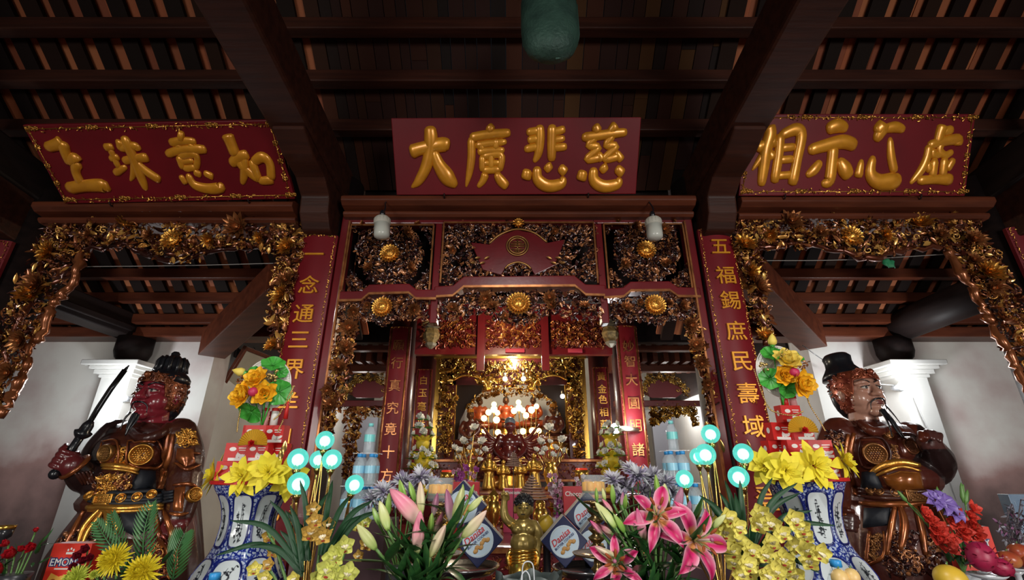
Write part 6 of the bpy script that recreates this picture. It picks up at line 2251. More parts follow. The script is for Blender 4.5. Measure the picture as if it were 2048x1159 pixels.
for side, cx_, cx0, base_y in (('left', 722, 728, 1036), ('right', 1364, 1351, 1030)):
    c = P(cx_, base_y, YB)
    mb = MB().add(box2((c.x - .16, YB - .14, Z1), (c.x + .16, YB + .14, c.z - .004)))
    tag(build('offering_crate', mb, CLOTH, smooth=False), 'dark crate that carries the ' + side + ' pyramid of water bottles', 'crate', 'crates under the bottle pyramids')
    for lv, (n, sp) in enumerate(((3, .064), (2, .062), (1, 0))):
        zz = c.z + (BHT + .005) * lv
        if lv:
            mb = MB().add(box(c.x, YB, zz - .003, .064 * (n + .9), .064 * (n + .9), .0035))
            tag(build('plastic_sheet', mb, CLEAR, smooth=False), 'clear sheet between the bottle layers of the ' + side + ' pyramid, ' + ('lower' if lv == 1 else 'upper') + ' one', 'sheet', 'clear sheets in the bottle pyramids')
        for i in range(n):
            for j in range(n):
                ps = ('front', 'back')[j > 0] if n == 2 else ('front', 'middle', 'back')[j] if n == 3 else 'top'
                qs = ('left', 'right')[i] if n == 2 else ('left', 'centre', 'right')[i] if n == 3 else 'single'
                lab = 'water bottle in the ' + side + ' pyramid, ' + ('bottom', 'second', 'top')[lv] + ' layer, ' + ps + ' row, ' + qs + ' one' if lv < 2 else 'clear water bottle with ' + ('blue' if side == 'left' else 'teal') + ' label alone on top of the ' + side + ' pyramid'
                bottle(c.x + (i - (n - 1) / 2) * sp, YB + (j - (n - 1) / 2) * sp, zz, lab, 'water bottles of the two pyramids', teal=(lv == 2))

# ------------------------------------------------------------------ lilies
LEAFG = mat('leaf_green', (0.018, 0.075, 0.020), 0.35, color2=(0.03, 0.11, 0.025), scale=9, coat=.2)
STEMG = mat('stem_green', (0.10, 0.22, 0.05), 0.45)
PALMG = mat('palm_green', (0.035, 0.13, 0.04), 0.4, color2=(0.06, 0.18, 0.05), scale=12)
STRAPG = mat('strap_leaf_green', (0.012, 0.06, 0.022), 0.5)
LILY = {
 'pink': mat_ramp('pink_lily_bud', [(0, (.30, .42, .12)), (.22, (.62, .40, .34)), (.6, (.72, .20, .30)), (1, (.62, .22, .28))], .4),
 'green': mat_ramp('green_lily_bud', [(0, (.16, .36, .06)), (.5, (.26, .46, .08)), (1, (.30, .42, .10))], .4),
 'lime': mat_ramp('lime_lily_bud', [(0, (.30, .46, .10)), (.4, (.52, .58, .22)), (1, (.55, .56, .26))], .4),
 'cream': mat_ramp('cream_lily_bud', [(0, (.46, .55, .16)), (.4, (.72, .66, .40)), (1, (.70, .48, .40))], .4),
 'mauve': mat_ramp('mauve_lily_bud', [(0, (.45, .42, .35)), (.35, (.42, .20, .28)), (1, (.30, .08, .17))], .4),
 'rose': mat_ramp('rose_lily_bud', [(0, (.40, .46, .18)), (.3, (.72, .30, .38)), (1, (.55, .05, .20))], .4),
}
def bud_shape(ridge=.20, n=18, rows=12, open_=0.0):
    """lily bud of unit length along +z with three seams"""
    v = []
    for i in range(rows):
        t = i / (rows - 1)
        r = .155 * (math.sin(PI * min(1, .06 + .93 * t ** .95)) ** .75) * (1 - .18 * t) + .012
        if t > .93:
            r *= .6 + open_ * 2
        for j in range(n):
            a = 2 * PI * j / n
            v.append((r * (1 + ridge * math.cos(3 * a)) * math.cos(a), r * (1 + ridge * math.cos(3 * a)) * math.sin(a), t))
    return np.array(v), grid_faces(n, rows, True) + [tuple(range(n))[::-1], tuple(range((rows - 1) * n, rows * n))]
BUDM = {k: mesh_of('lily_bud', MB().add(bud_shape()), m) for k, m in LILY.items()}
def lily_petal(L, W, curl):
    v, n, m = [], 12, 7
    for i in range(n):
        t = i / (n - 1)
        w = W / 2 * (math.sin(PI * min(1, .07 + .93 * t)) ** .8) * (1.1 - .25 * t)
        ang = -.15 + 1.15 * t * curl
        y = L * (t - .12 * curl * t * t)
        z = L * (.42 * t - curl * .62 * t * t * t)
        for j in range(m):
            s = (j - 3) / 3
            v.append((w * s, y - .04 * L * s * s * t, z + .14 * W * s * s + (.03 * W * math.sin(9 * t + 2 * s) * abs(s)) - (.06 * W if j == 3 else 0)))
    return np.array(v), grid_faces(m, n)
OPENM = mat_attr('open_lily_pigment', .42)
ANTHER = mat('rust_anther', (0.30, 0.06, 0.01), .7)
def open_lily_mesh(L, seed):
    rnd = random.Random(seed)
    mb = MB()
    for i in range(6):
        v, f = lily_petal(L * rnd.uniform(.92, 1.06), L * (.40 if i % 2 else .30), rnd.uniform(.75, 1.15))
        n = len(v)
        col = np.zeros((n, 3))
        for q in range(n):
            t, s = (q // 7) / 11, abs((q % 7) - 3) / 3
            edge = max(0, s - .55) / .45
            core = np.array((.58, .012, .13)) * (1 - .3 * t) + np.array((.62, .05, .22)) * .3 * t
            if q % 7 == 3:
                core = np.array((.42, .005, .07))
            if t < .22:
                core = core * .3 + np.array((.55, .30, .05)) * .7
            col[q] = core * (1 - edge * .75) + np.array((.80, .52, .60)) * edge * .75
        mb.add((v, f), Matrix.Rotation(i * PI / 3, 4, 'Z') @ TM((0, .006, 0)), 0, col)
    for i in range(6):
        a = i * PI / 3 + .4
        p = [(0, 0, 0), (.10 * L * math.cos(a), .10 * L * math.sin(a), .32 * L), (.24 * L * math.cos(a), .24 * L * math.sin(a), .58 * L)]
        mb.add(tube(smooth_path(p, 4), .0022, 5), None, 0, (.50, .55, .22))
        mb.add(sphere(8, 5), TM(p[-1], (0, .9, a), (.004, .0045, .013)), 1, (.3, .06, .01))
    mb.add(tube([(0, 0, 0), (0, 0, .7 * L)], .0032, 6), None, 0, (.60, .45, .40))
    mb.add(sphere(8, 5, .006), TM((0, 0, .7 * L)), 0, (.40, .12, .20))
    return mesh_of('lily_flower', mb, [OPENM, ANTHER])
LEAFM = [mesh_of('lily_leaf', MB().add(leaf(1, .23, c, .18, 9)), LEAFG) for c in (.05, -.35, .35)]
VASEM = mat('dark_pot', (0.03, 0.03, 0.035), .35)
def lily_bouquet(label, base_px, Yl, buds, flowers, leaves_seed, nleaf, xr):
    b = P(*base_px, Yl)
    b.z = Z1
    t = thing('lily_bouquet', label, 'flowers', b, 'lily bouquets at the front of the table')
    build('vase', MB().add(lathe([(.06, 0), (.075, .02), (.085, .10), (.07, .17), (.08, .20), (.072, .20), (.06, .16)], 22), TM(b)), VASEM, t)
    neck = b + Vector((0, 0, .19))
    rnd = random.Random(leaves_seed)
    stems = MB()
    paths = []
    def stem(p):
        lat = Vector((p.x - neck.x, p.y - neck.y, 0))
        m1 = neck + lat * .35 + Vector((0, 0, (p.z - neck.z) * .5))
        pts = smooth_path([neck + lat.normalized() * .03, m1, p], 6)
        stems.add(tube(pts, .0042, 6))
        paths.append(pts)
    for i, (bx, by, tx, ty, kind, dy) in enumerate(buds):
        p0, p1 = P(bx, by, Yl + dy), P(tx, ty, Yl + dy - .025 + .05 * rnd.random())
        d = p1 - p0
        L = d.length
        wide = {'pink': .98, 'cream': .92, 'lime': .98, 'rose': .9, 'green': .85, 'mauve': .95}[kind]
        place('lily_bud', BUDM[kind], t, aim(p0, d, rnd.uniform(0, 2), (L * wide, L * wide, L)))
        stem(p0)
    for i, (x, y, dx, Lp, sd) in enumerate(flowers):
        p = P(x, y, Yl - .04)
        place('lily_flower', open_lily_mesh(Lp, sd), t, aim(p, dx, sd * .7))
        stem(p + Vector((0, .02, -.01)))
    build('stems', stems, STEMG, t)
    for i in range(nleaf):
        pts = paths[rnd.randrange(len(paths))]
        k = rnd.randrange(2, len(pts) - 2)
        p = Vector(pts[k])
        a = rnd.uniform(0, 2 * PI)
        d = Vector((math.cos(a), -abs(math.sin(a)) * .8, rnd.uniform(.05, .9))).normalized()
        s = rnd.uniform(.09, .16)
        M = frame_mat(p, d.cross(Vector((0, 0, 1))), Vector((0, 0, 1)))
        x = d.cross(Vector((0, 0, 1))).normalized()
        z = x.cross(d)
        R = Matrix((x, d, z)).transposed().to_4x4()
        R.translation = p
        place('lily_leaf', LEAFM[i % 3], t, R @ Matrix.Scale(s, 4))
    return t
lily_bouquet('bouquet of pink, green and cream lily buds, all closed, left of the child Buddha', (850, 1159), 1.50,
    [(845, 1050, 780, 977, 'pink', 0), (776, 1060, 759, 1001, 'lime', -.03), (759, 1050, 745, 1014, 'green', .02), (752, 1097, 714, 1048, 'lime', -.04), (812, 1005, 799, 958, 'green', .05), (829, 1003, 818, 962, 'green', .03),
     (844, 1025, 841, 962, 'cream', 0), (834, 1105, 841, 1020, 'pink', -.06), (860, 1068, 864, 1025, 'green', -.02), (866, 1030, 875, 985, 'mauve', .02), (901, 1043, 893, 977, 'mauve', 0), (910, 1046, 925, 973, 'lime', -.03),
     (869, 1065, 886, 1022, 'pink', .03), (861, 1112, 891, 1049, 'cream', -.07), (925, 1073, 973, 1020, 'cream', -.04), (936, 1022, 966, 991, 'lime', .03), (938, 997, 948, 968, 'green', .04), (926, 1000, 926, 967, 'green', .06),
     (776, 1030, 778, 985, 'green', .05), (815, 1025, 808, 975, 'mauve', .07), (915, 1080, 928, 1046, 'mauve', 0)], [], 5, 70, 0)
lily_bouquet('bouquet with open magenta lilies and green buds, right of the child Buddha', (1310, 1159), 1.48,
    [(1194, 1003, 1192, 974, 'green', .05), (1227, 1007, 1224, 968, 'green', .04), (1250, 1016, 1252, 987, 'green', 0), (1225, 1026, 1204, 997, 'pink', .02), (1231, 1054, 1190, 1004, 'lime', -.03), (1249, 1064, 1227, 1027, 'green', -.02),
     (1224, 1066, 1193, 1046, 'pink', .03), (1240, 1120, 1190, 1093, 'cream', -.05), (1289, 1081, 1274, 1015, 'rose', -.04), (1243, 1010, 1246, 983, 'mauve', .03), (1331, 1030, 1329, 966, 'lime', .0), (1391, 1039, 1405, 997, 'green', .02),
     (1349, 1030, 1364, 973, 'mauve', .02), (1316, 990, 1311, 948, 'green', .05), (1210, 1000, 1205, 975, 'lime', .05), (1375, 1045, 1380, 1000, 'mauve', .05), (1205, 1068, 1180, 1040, 'rose', .02), (1425, 1055, 1452, 1028, 'lime', .02)],
    [(1314, 1034, (-.15, -1, .45), .105, 1), (1388, 1080, (.25, -1, .15), .118, 2), (1232, 1128, (-.25, -1, .3), .085, 3)], 9, 80, 0)

# ------------------------------------------------------------------ cymbidium orchids
ORC = mat('orchid_yellow_green', (0.70, 0.70, 0.16), .45, color2=(0.60, 0.66, 0.18), scale=30)
ORY = mat('orchid_yellow', (0.80, 0.70, 0.12), .45, color2=(0.72, 0.68, 0.20), scale=30)
ORB = mat('orchid_amber', (0.62, 0.42, 0.09), .45, color2=(0.52, 0.30, 0.06), scale=30)
LIP = mat('orchid_lip', (0.80, 0.74, 0.58), .4)
LIPR = mat('orchid_lip_red', (0.42, 0.05, 0.03), .4)
def orchid_mesh(m):
    mb = MB()
    for k, (a, L, W) in enumerate(((90, 1, .74), (18, .98, .80), (162, .98, .80), (-48, .92, .74), (228, .92, .74))):
        v, f = cup_petal(L, W * 1.15, .42)
        mb.add((v, f), Matrix.Rotation(math.radians(a - 90), 4, 'Z') @ TM((0, .05, 0), (.12, 0, 0)), 0)
    v, f = cup_petal(.68, .70, .7)
    mb.add((v, f), Matrix.Rotation(math.radians(180), 4, 'Z') @ TM((0, .03, .12), (.75, 0, 0)), 1)
    mb.add(sphere(10, 6), TM((0, -.48, .40), (.6, 0, 0), (.19, .12, .05)), 2)
    mb.add(tube([(0, 0, .05), (0, -.02, .25), (0, -.14, .42)], [.10, .11, .09], 8), None, 1)
    mb.add(sphere(8, 5, .07), TM((0, -.15, .44)), 0)
    mb.add(tube([(0, 0, 0), (0, .1, -.35)], .04, 5), None, 0)
    return mesh_of('orchid_flower', mb, [m, LIP, LIPR])
ORM = {'g': orchid_mesh(ORC), 'y': orchid_mesh(ORY), 'b': orchid_mesh(ORB)}
STRAP = [mesh_of('strap_leaf', MB().add((lambda vf: vf)(leaf(1, .075, c, .25, 12))), STRAPG) for c in (-.45, -.8, -.15)]
def orchid_plant(label, base_px, Yo, flowers, sprays, straps, Zt=Z1):
    b = P(*base_px, Yo)
    b.z = Zt
    t = thing('orchid_plant', label, 'flowers', b, 'potted orchids at the front of the table')
    build('pot', MB().add(lathe([(.06, 0), (.085, .02), (.10, .15), (.095, .16), (.085, .14)], 22), TM(b)), VASEM, t)
    rnd = random.Random(int(base_px[0]))
    for (x, y, r, k, dy) in flowers:
        d = Vector((rnd.uniform(-.45, .45) - (x - 1024) / 1600, -1, rnd.uniform(-.25, .25)))
        p = P(x, y, Yo + dy)
        z = d.normalized()
        up = Vector((rnd.uniform(-.35, .35), 0, 1))
        xx = up.cross(z).normalized()
        yy = z.cross(xx)
        R = Matrix((xx, yy, z)).transposed().to_4x4()
        R.translation = p
        place('orchid_flower', ORM[k], t, R @ Matrix.Scale(r * MPP(y, Yo) * rnd.uniform(.92, 1.1), 4))
    mb = MB()
    for s in sprays:
        mb.add(tube(smooth_path([b + Vector((0, 0, .14))] + [P(x, y, Yo + .04) for x, y in s], 6), .0045, 6))
    build('flower_stem', mb, STEMG, t)
    for i, (x, y, x2, y2) in enumerate(straps):
        p0, p1 = P(x, y, Yo + .02), P(x2, y2, Yo - .02 + .06 * rnd.random())
        d = p1 - p0
        L = d.length
        side = Vector((0, -1, 0)).cross(d).normalized()
        nn = d.normalized().cross(side)
        pts = smooth_path([p0, p0 * .5 + p1 * .5 + Vector((0, 0, L * .16)), p1], 5)
        v = []
        for q, c_ in enumerate(pts):
            tt = q / (len(pts) - 1)
            w = .0085 * (math.sin(PI * min(1, .15 + .85 * tt)) ** .6) + .0005
            cc = Vector(c_)
            v += [cc + side * w, cc - nn * .003 + Vector((0, .002, 0)), cc - side * w]
        build('strap_leaf', MB().add((np.array([tuple(q) for q in v]), grid_faces(3, len(pts)))), STRAPG, t)
    return t
orchid_plant('yellow-green orchid plant left of the closed lilies, with older amber blooms on top', (625, 1159), 1.58,
    [(624, 1016, 17, 'b', 0), (632, 1040, 18, 'b', -.02), (618, 1066, 19, 'b', -.03), (646, 1068, 18, 'b', -.03), (661, 1046, 15, 'b', .02), (687, 1090, 22, 'g', -.05), (670, 1112, 22, 'g', -.06), (657, 1138, 23, 'g', -.07), (694, 1146, 21, 'g', -.06),
     (640, 1156, 22, 'g', -.06), (735, 1044, 14, 'g', .05), (717, 1052, 14, 'y', .05), (735, 1085, 15, 'b', .04), (538, 1070, 16, 'b', .05), (548, 1100, 15, 'b', .05), (508, 1137, 16, 'y', .03), (540, 1128, 15, 'b', .04), (532, 1152, 17, 'y', .02), (592, 1154, 16, 'y', -.02), (665, 1160, 20, 'g', -.08), (720, 1110, 13, 'b', .04)],
    [[(640, 1090), (628, 1020)], [(680, 1130), (690, 1085)], [(560, 1120), (535, 1060)], [(540, 1140), (505, 1137)], [(660, 1150), (650, 1100)]],
    [(600, 1130, 460, 1040), (600, 1130, 430, 1110), (610, 1120, 570, 1020), (615, 1120, 600, 960), (600, 1140, 540, 1000), (605, 1150, 500, 1090), (640, 1110, 665, 960), (645, 1110, 700, 990), (650, 1110, 745, 1000), (660, 1110, 760, 1020), (600, 1150, 560, 1060), (595, 1155, 575, 1090),
     (620, 1120, 590, 1040), (655, 1110, 720, 1030), (600, 1120, 655, 985), (605, 1145, 580, 1010)])
orchid_plant('large yellow orchid plant in front of the right blue and white vase', (1520, 1159), 1.58,
    [(x, y, 20, 'y', -.025 * (i % 4)) for i, (x, y) in enumerate(((1520, 1024), (1511, 1045), (1541, 1043), (1562, 1066), (1588, 1090), (1603, 1056), (1612, 1101), (1636, 1102), (1504, 1118), (1526, 1108), (1566, 1116), (1551, 1142), (1502, 1142), (1592, 1150),
     (1453, 1036), (1472, 1053), (1473, 1080), (1463, 1102), (1500, 1098), (1490, 1128), (1470, 1125), (1430, 1052), (1478, 1148), (1585, 1036), (1540, 1085), (1610, 1072), (1575, 1130), (1530, 1148), (1620, 1120), (1448, 1062)))] ,
    [[(1500, 1090), (1515, 1020)], [(1540, 1100), (1600, 1050)], [(1480, 1100), (1450, 1030)], [(1560, 1120), (1640, 1100)], [(1500, 1140), (1470, 1110)]],
    [(1500, 1110, 1600, 985), (1500, 1110, 1595, 965), (1510, 1110, 1672, 1050), (1510, 1110, 1625, 1020), (1490, 1100, 1440, 985), (1495, 1100, 1480, 960), (1485, 1100, 1400, 990), (1490, 1110, 1450, 960), (1505, 1100, 1545, 955), (1480, 1120, 1420, 1010), (1520, 1130, 1640, 1145), (1500, 1120, 1530, 985), (1490, 1110, 1470, 985), (1500, 1115, 1600, 1075)])

# ------------------------------------------------------------------ silvery violet silk flowers behind the lilies
SILK = mat('silver_violet_silk', (0.36, 0.33, 0.42), .55, island=[(0.50, 0.48, 0.55), (0.36, 0.32, 0.44), (0.58, 0.57, 0.61), (0.30, 0.25, 0.38), (0.46, 0.43, 0.50)])
def silk_mesh(seed):
    rnd = random.Random(seed)
    mb = MB()
    for i in range(60):
        a, el = rnd.uniform(0, 2 * PI), math.asin(rnd.uniform(-.1, 1))
        mb.add(leaf(rnd.uniform(.75, 1.1), .26, rnd.uniform(-.5, .2), .2, 5), Matrix.Rotation(a, 4, 'Z') @ TM((0, 0, 0), (el, 0, 0)))
    mb.add(tube([(0, 0, 0), (0, 0, -1.2)], .05, 5))
    return mesh_of('silk_flower', mb, SILK)
SILKM = [silk_mesh(1), silk_mesh(2)]
def silk_bunch(label, base_px, Yv, pts):
    b = P(*base_px, Yv)
    b.z = Z1
    t = thing('silk_flower_bunch', label, 'flowers', b, 'silvery violet flower bunches')
    build('vase', MB().add(lathe([(.05, 0), (.06, .03), (.05, .22), (.06, .24), (.05, .24)], 18), TM(b)), VASEM, t)
    mb = MB()
    for i, (x, y, r) in enumerate(pts):
        p = P(x, y, Yv + .05 * math.sin(i * 2.1))
        place('silk_flower', SILKM[i % 2], t, aim(p, (.3 * math.sin(i * 1.7), -.6, .8), i, r * MPP(y, Yv)))
        mb.add(tube([b + Vector((0, 0, .2)), p], .003, 5))
    build('stems', mb, STEMG, t)
silk_bunch('bunch of silvery violet flowers behind the closed lilies', (800, 1100), 2.15, [(768, 985, 27), (806, 966, 27), (842, 955, 26), (745, 1000, 24), (790, 1000, 25), (862, 965, 20), (825, 985, 25), (765, 1015, 22)])
silk_bunch('bunch of silvery violet flowers behind the open magenta lilies', (1275, 1100), 2.15, [(1226, 962, 25), (1252, 975, 26), (1276, 952, 27), (1304, 955, 27), (1290, 985, 27), (1328, 966, 26), (1262, 940, 20), (1318, 985, 24), (1240, 990, 20), (1345, 985, 20)])

# ------------------------------------------------------------------ left corner: palm fronds, chrysanthemums, roses
CHRY = mat('chrysanthemum_yellow', (0.80, 0.68, 0.03), .5, color2=(0.72, 0.55, 0.02), scale=18)
CHRYG = mat('chrysanthemum_lime', (0.55, 0.62, 0.08), .5)
def chrys_mesh(seed, m):
    rnd = random.Random(seed)
    mb = MB()
    for ring in range(8):
        n = (22, 22, 20, 18, 15, 12, 9, 5)[ring]
        tilt = -.25 + ring * .22
        for i in range(n):
            a = 2 * PI * (i + rnd.random() * .6) / n
            v, f = cup_petal((1 - .075 * ring) * rnd.uniform(.9, 1.08), .17, .10 + .055 * ring)
            mb.add((v, f), Matrix.Rotation(a, 4, 'Z') @ TM((0, .05, .03 * ring), (tilt, 0, 0)))
    mb.add(sphere(10, 6, .22), TM((0, 0, .15)))
    return mesh_of('chrysanthemum', mb, m)
CHM, CHMG = chrys_mesh(1, CHRY), chrys_mesh(2, CHRYG)
def frond(t, base, tip, W, Yf, n=24, bend=.1, sides=(1, 1)):
    p0, p1 = P(*base, Yf), P(*tip, Yf - .02)
    d = p1 - p0
    L = d.length
    pts = [Vector(p) for p in smooth_path([p0, p0 * .5 + p1 * .5 + Vector((0, -bend * L, .02)), p1], 8)]
    mb = MB().add(tube(pts, [.004 * (1 - .7 * i / (len(pts) - 1)) for i in range(len(pts))], 5))
    side = Vector((0, -1, 0)).cross(d).normalized()
    for i in range(n):
        tt = .06 + .92 * i / n
        p = pts[min(len(pts) - 1, int(tt * (len(pts) - 1)))]
        for k, s in enumerate((-1, 1)):
            if not sides[k]:
                continue
            dd = (d.normalized() * .85 + side * s * .75).normalized()
            l = W * MPP(base[1], Yf) * (math.sin(PI * min(1, .22 + .75 * tt)) ** .7)
            z = dd.cross(side * s).normalized()
            x = dd.cross(z)
            R = Matrix((x, dd, z)).transposed().to_4x4()
            R.translation = p
            mb.add(leaf(l, .009, -.05, .3, 5), R)
    build('palm_frond', mb, PALMG, t)
YC = 2.02
b = P(250, 1159, YC)
b.z = 1.08
t = thing('chrysanthemum_vase', 'yellow chrysanthemums with palm fronds in front of the sword-bearing guardian', 'flowers', b)
build('vase', MB().add(lathe([(.05, 0), (.065, .03), (.055, .12), (.062, .14), (.054, .14)], 18), TM(b)), VASEM, t)
mb = MB()
for x, y, r, m, d in ((229, 1118, 31, CHM, (-.1, -1, .35)), (285, 1143, 34, CHM, (.1, -1, .35)), (152, 1158, 27, CHMG, (-.3, -1, .45)), (188, 1148, 9, CHMG, (.2, -1, .4)), (202, 1143, 8, CHMG, (.2, -1, .4))):
    p = P(x, y, YC - .05)
    place('chrysanthemum', m, t, aim(p, d, x, r * MPP(y, YC)))
    mb.add(tube(smooth_path([b + Vector((0, 0, .12)), b * .5 + p * .5 + Vector((0, .01, .0)), p + Vector((0, .015, -.01))], 5), .0045, 6))
build('stems', mb, STEMG, t)
frond(t, (262, 1150), (190, 1040), 34, YC + .06, 22)
frond(t, (285, 1150), (305, 1002), 42, YC + .04, 26)
frond(t, (345, 1159), (372, 1062), 44, YC + .08, 20, sides=(1, 1))
frond(t, (255, 1130), (222, 1020), 26, YC + .08, 18)
for i in range(18):
    rnd = random.Random(i)
    p = P(rnd.uniform(170, 330), rnd.uniform(1125, 1165), YC)
    place('leaf', LEAFM[i % 3], t, aim(p, (0, 0, 1)) @ Euler((rnd.uniform(-.5, 1.0), 0, rnd.uniform(0, 6))).to_matrix().to_4x4() @ Matrix.Scale(rnd.uniform(.05, .09), 4))
ROSE = mat('red_rose', (0.50, 0.012, 0.022), .45, color2=(0.36, 0.006, 0.012), scale=20)
DROSE = mat('dark_red_petal', (0.18, 0.006, 0.018), .5)
def rose_at(t, x, y, r, Yr, d, m, name='rose'):
    mb = peony_mb(r * MPP(y, Yr) * 1.05, int(x), ((6, .8, 1), (5, 1.1, .85), (5, 1.3, .7), (4, 1.45, .5)))
    build(name, MB().add((mb.verts(), mb.f), aim(P(x, y, Yr), d)), m, t)
b = P(28, 1159, 2.2)
b = Vector((b.x, 2.2, 1.08))
t = thing('rose_vase', 'red roses in the lower left corner', 'flowers', b)
build('vase', MB().add(lathe([(.05, 0), (.06, .03), (.05, .10), (.056, .12), (.05, .12)], 18), TM(b)), VASEM, t)
mb = MB()
for x, y, r, d in ((68, 1094, 16, (.2, -1, .2)), (30, 1108, 19, (-.1, -1, .3)), (17, 1088, 12, (-.2, -1, .5)), (8, 1138, 20, (-.2, -1, .2)), (71, 1063, 8, (.3, -.5, 1)), (48, 1098, 11, (.1, -1, .3))):
    rose_at(t, x, y, r, 2.2, d, ROSE)
    p = P(x, y, 2.21)
    mb.add(tube(smooth_path([b + Vector((0, 0, .1)), b * .5 + p * .5, p], 5), .0035, 5))
build('stems', mb, STEMG, t)
for i in range(26):
    rnd = random.Random(i + 50)
    p = P(rnd.uniform(-15, 80), rnd.uniform(1085, 1160), 2.2)
    place('leaf', LEAFM[i % 3], t, aim(p, (0, 0, 1)) @ Euler((rnd.uniform(-.5, 1.2), 0, rnd.uniform(0, 6))).to_matrix().to_4x4() @ Matrix.Scale(rnd.uniform(.04, .07), 4))
b = P(165, 1160, 2.15)
b.z = 1.08
t = thing('dark_rose_bunch', 'dark red roses half covering the red cookie carton before the sword-bearing guardian', 'flowers', b)
build('vase', MB().add(lathe([(.04, 0), (.05, .03), (.04, .08), (.045, .1), (.04, .1)], 16), TM(b)), VASEM, t)
mb = MB()
for x, y, r in ((160, 1110, 13), (176, 1098, 14), (172, 1120, 13), (152, 1132, 12), (185, 1115, 12), (168, 1138, 12)):
    rose_at(t, x, y, r, 2.12, (.1, -1, .2), DROSE)
    p = P(x, y, 2.14)
    mb.add(tube([b + Vector((0, 0, .08)), p], .003, 5))
build('stems', mb, STEMG, t)

# ------------------------------------------------------------------ right corner: gladioli
GLAD = mat('red_gladiolus', (0.58, 0.035, 0.025), .45, color2=(0.66, 0.08, 0.05), scale=16)
PURP = mat('violet_petal', (0.18, 0.11, 0.38), .45)
VWHITE = mat('white_ceramic', (0.55, 0.58, 0.62), .2, coat=.4)
YG = 2.15
b = P(1934, 1165, YG)
b.z = 1.08
t = thing('gladiolus_vase', 'white vase of red gladioli and a violet flower before the pale-faced guardian', 'flowers', b)
zv = P(0, 1144, YG).z
build('vase', MB().add(lathe([(.04, 0), (.055, .02), (.05, (zv - 1.08) * .6), (.056, zv - 1.08), (.048, zv - 1.08)], 20), TM(b)), VWHITE, t)
neck = Vector((b.x, YG, zv))
mb = MB()
gm = [None, None]
for q in range(2):
    src = MB()
    for ring, (n, tl, s) in enumerate(((4, .5, 1), (3, 1.0, .8))):
        for i in range(n):
            src.add(cup_petal(s, .8 * s, .15), Matrix.Rotation(2 * PI * (i + .5 * ring + .1 * q) / n, 4, 'Z') @ TM((0, .05, 0), (tl + .1 * q, 0, 0)))
    gm[q] = mesh_of('gladiolus_bloom', src, GLAD)
for k, sp in enumerate(([(1905, 1090), (1880, 1075), (1862, 1055), (1848, 1038), (1836, 1022), (1818, 1005)], [(1925, 1095), (1915, 1065), (1905, 1045), (1898, 1030)], [(1940, 1095), (1938, 1062), (1934, 1040), (1930, 1020)], [(1915, 1110), (1885, 1090), (1868, 1075), (1860, 1068)])):
    pts = smooth_path([neck] + [P(x, y, YG) for x, y in sp], 5)
    mb.add(tube(pts, [.005 * (1 - .6 * i / len(pts)) for i in range(len(pts))], 6))
    rnd = random.Random(k)
    for i in range(8, len(pts) - (6 if k == 0 else 0), 2):
        p = Vector(pts[i]) + Vector((rnd.uniform(-.012, .012), -.02, rnd.uniform(-.01, .01)))
        place('gladiolus_bloom', gm[i % 2], t, aim(p, (rnd.uniform(-.7, .7), -1, rnd.uniform(-.2, .5)), rnd.uniform(0, 6), rnd.uniform(.030, .042)))
for s in ([(1925, 1100), (1888, 1020), (1878, 985)], [(1940, 1080), (1930, 1000), (1926, 968)], [(1900, 1100), (1820, 1010), (1800, 985)]):
    mb.add(tube(smooth_path([neck] + [P(x, y, YG + .03) for x, y in s], 5), .0035, 5))
build('stems', mb, STEMG, t)
mb = MB()
for (x, y, x2, y2) in ((1878, 1010, 1874, 972), (1926, 1005, 1922, 964), (1930, 1010, 1935, 978), (1815, 1005, 1795, 980), (1880, 1005, 1884, 980)):
    p0, p1 = P(x, y, YG + .03), P(x2, y2, YG + .03)
    build('gladiolus_bud', MB().add(lathe([(.001, 0), (.009, .3), (.006, .8), (.001, 1)], 8), aim(p0, p1 - p0, 0, (1, 1, (p1 - p0).length))), STEMG, t)
mb = MB()
for x, y, r in ((1888, 1005, 30), (1905, 1022, 26), (1870, 1000, 24)):
    for i in range(7):
        a = i * .9
        mb.add(lily_petal(r * MPP(y, YG), .035, .9), aim(P(x, y, YG - .03), (.1, -1, .5), a) @ TM((0, .004, 0)))
build('violet_flower', mb, PURP, t)
for i in range(16):
    rnd = random.Random(i + 9)
    p = P(rnd.uniform(1895, 1945), rnd.uniform(1085, 1140), YG - .01)
    place('leaf', LEAFM[i % 3], t, aim(p, (0, 0, 1)) @ Euler((rnd.uniform(.2, 1.3), 0, rnd.uniform(0, 6))).to_matrix().to_4x4() @ Matrix.Scale(rnd.uniform(.07, .12), 4))

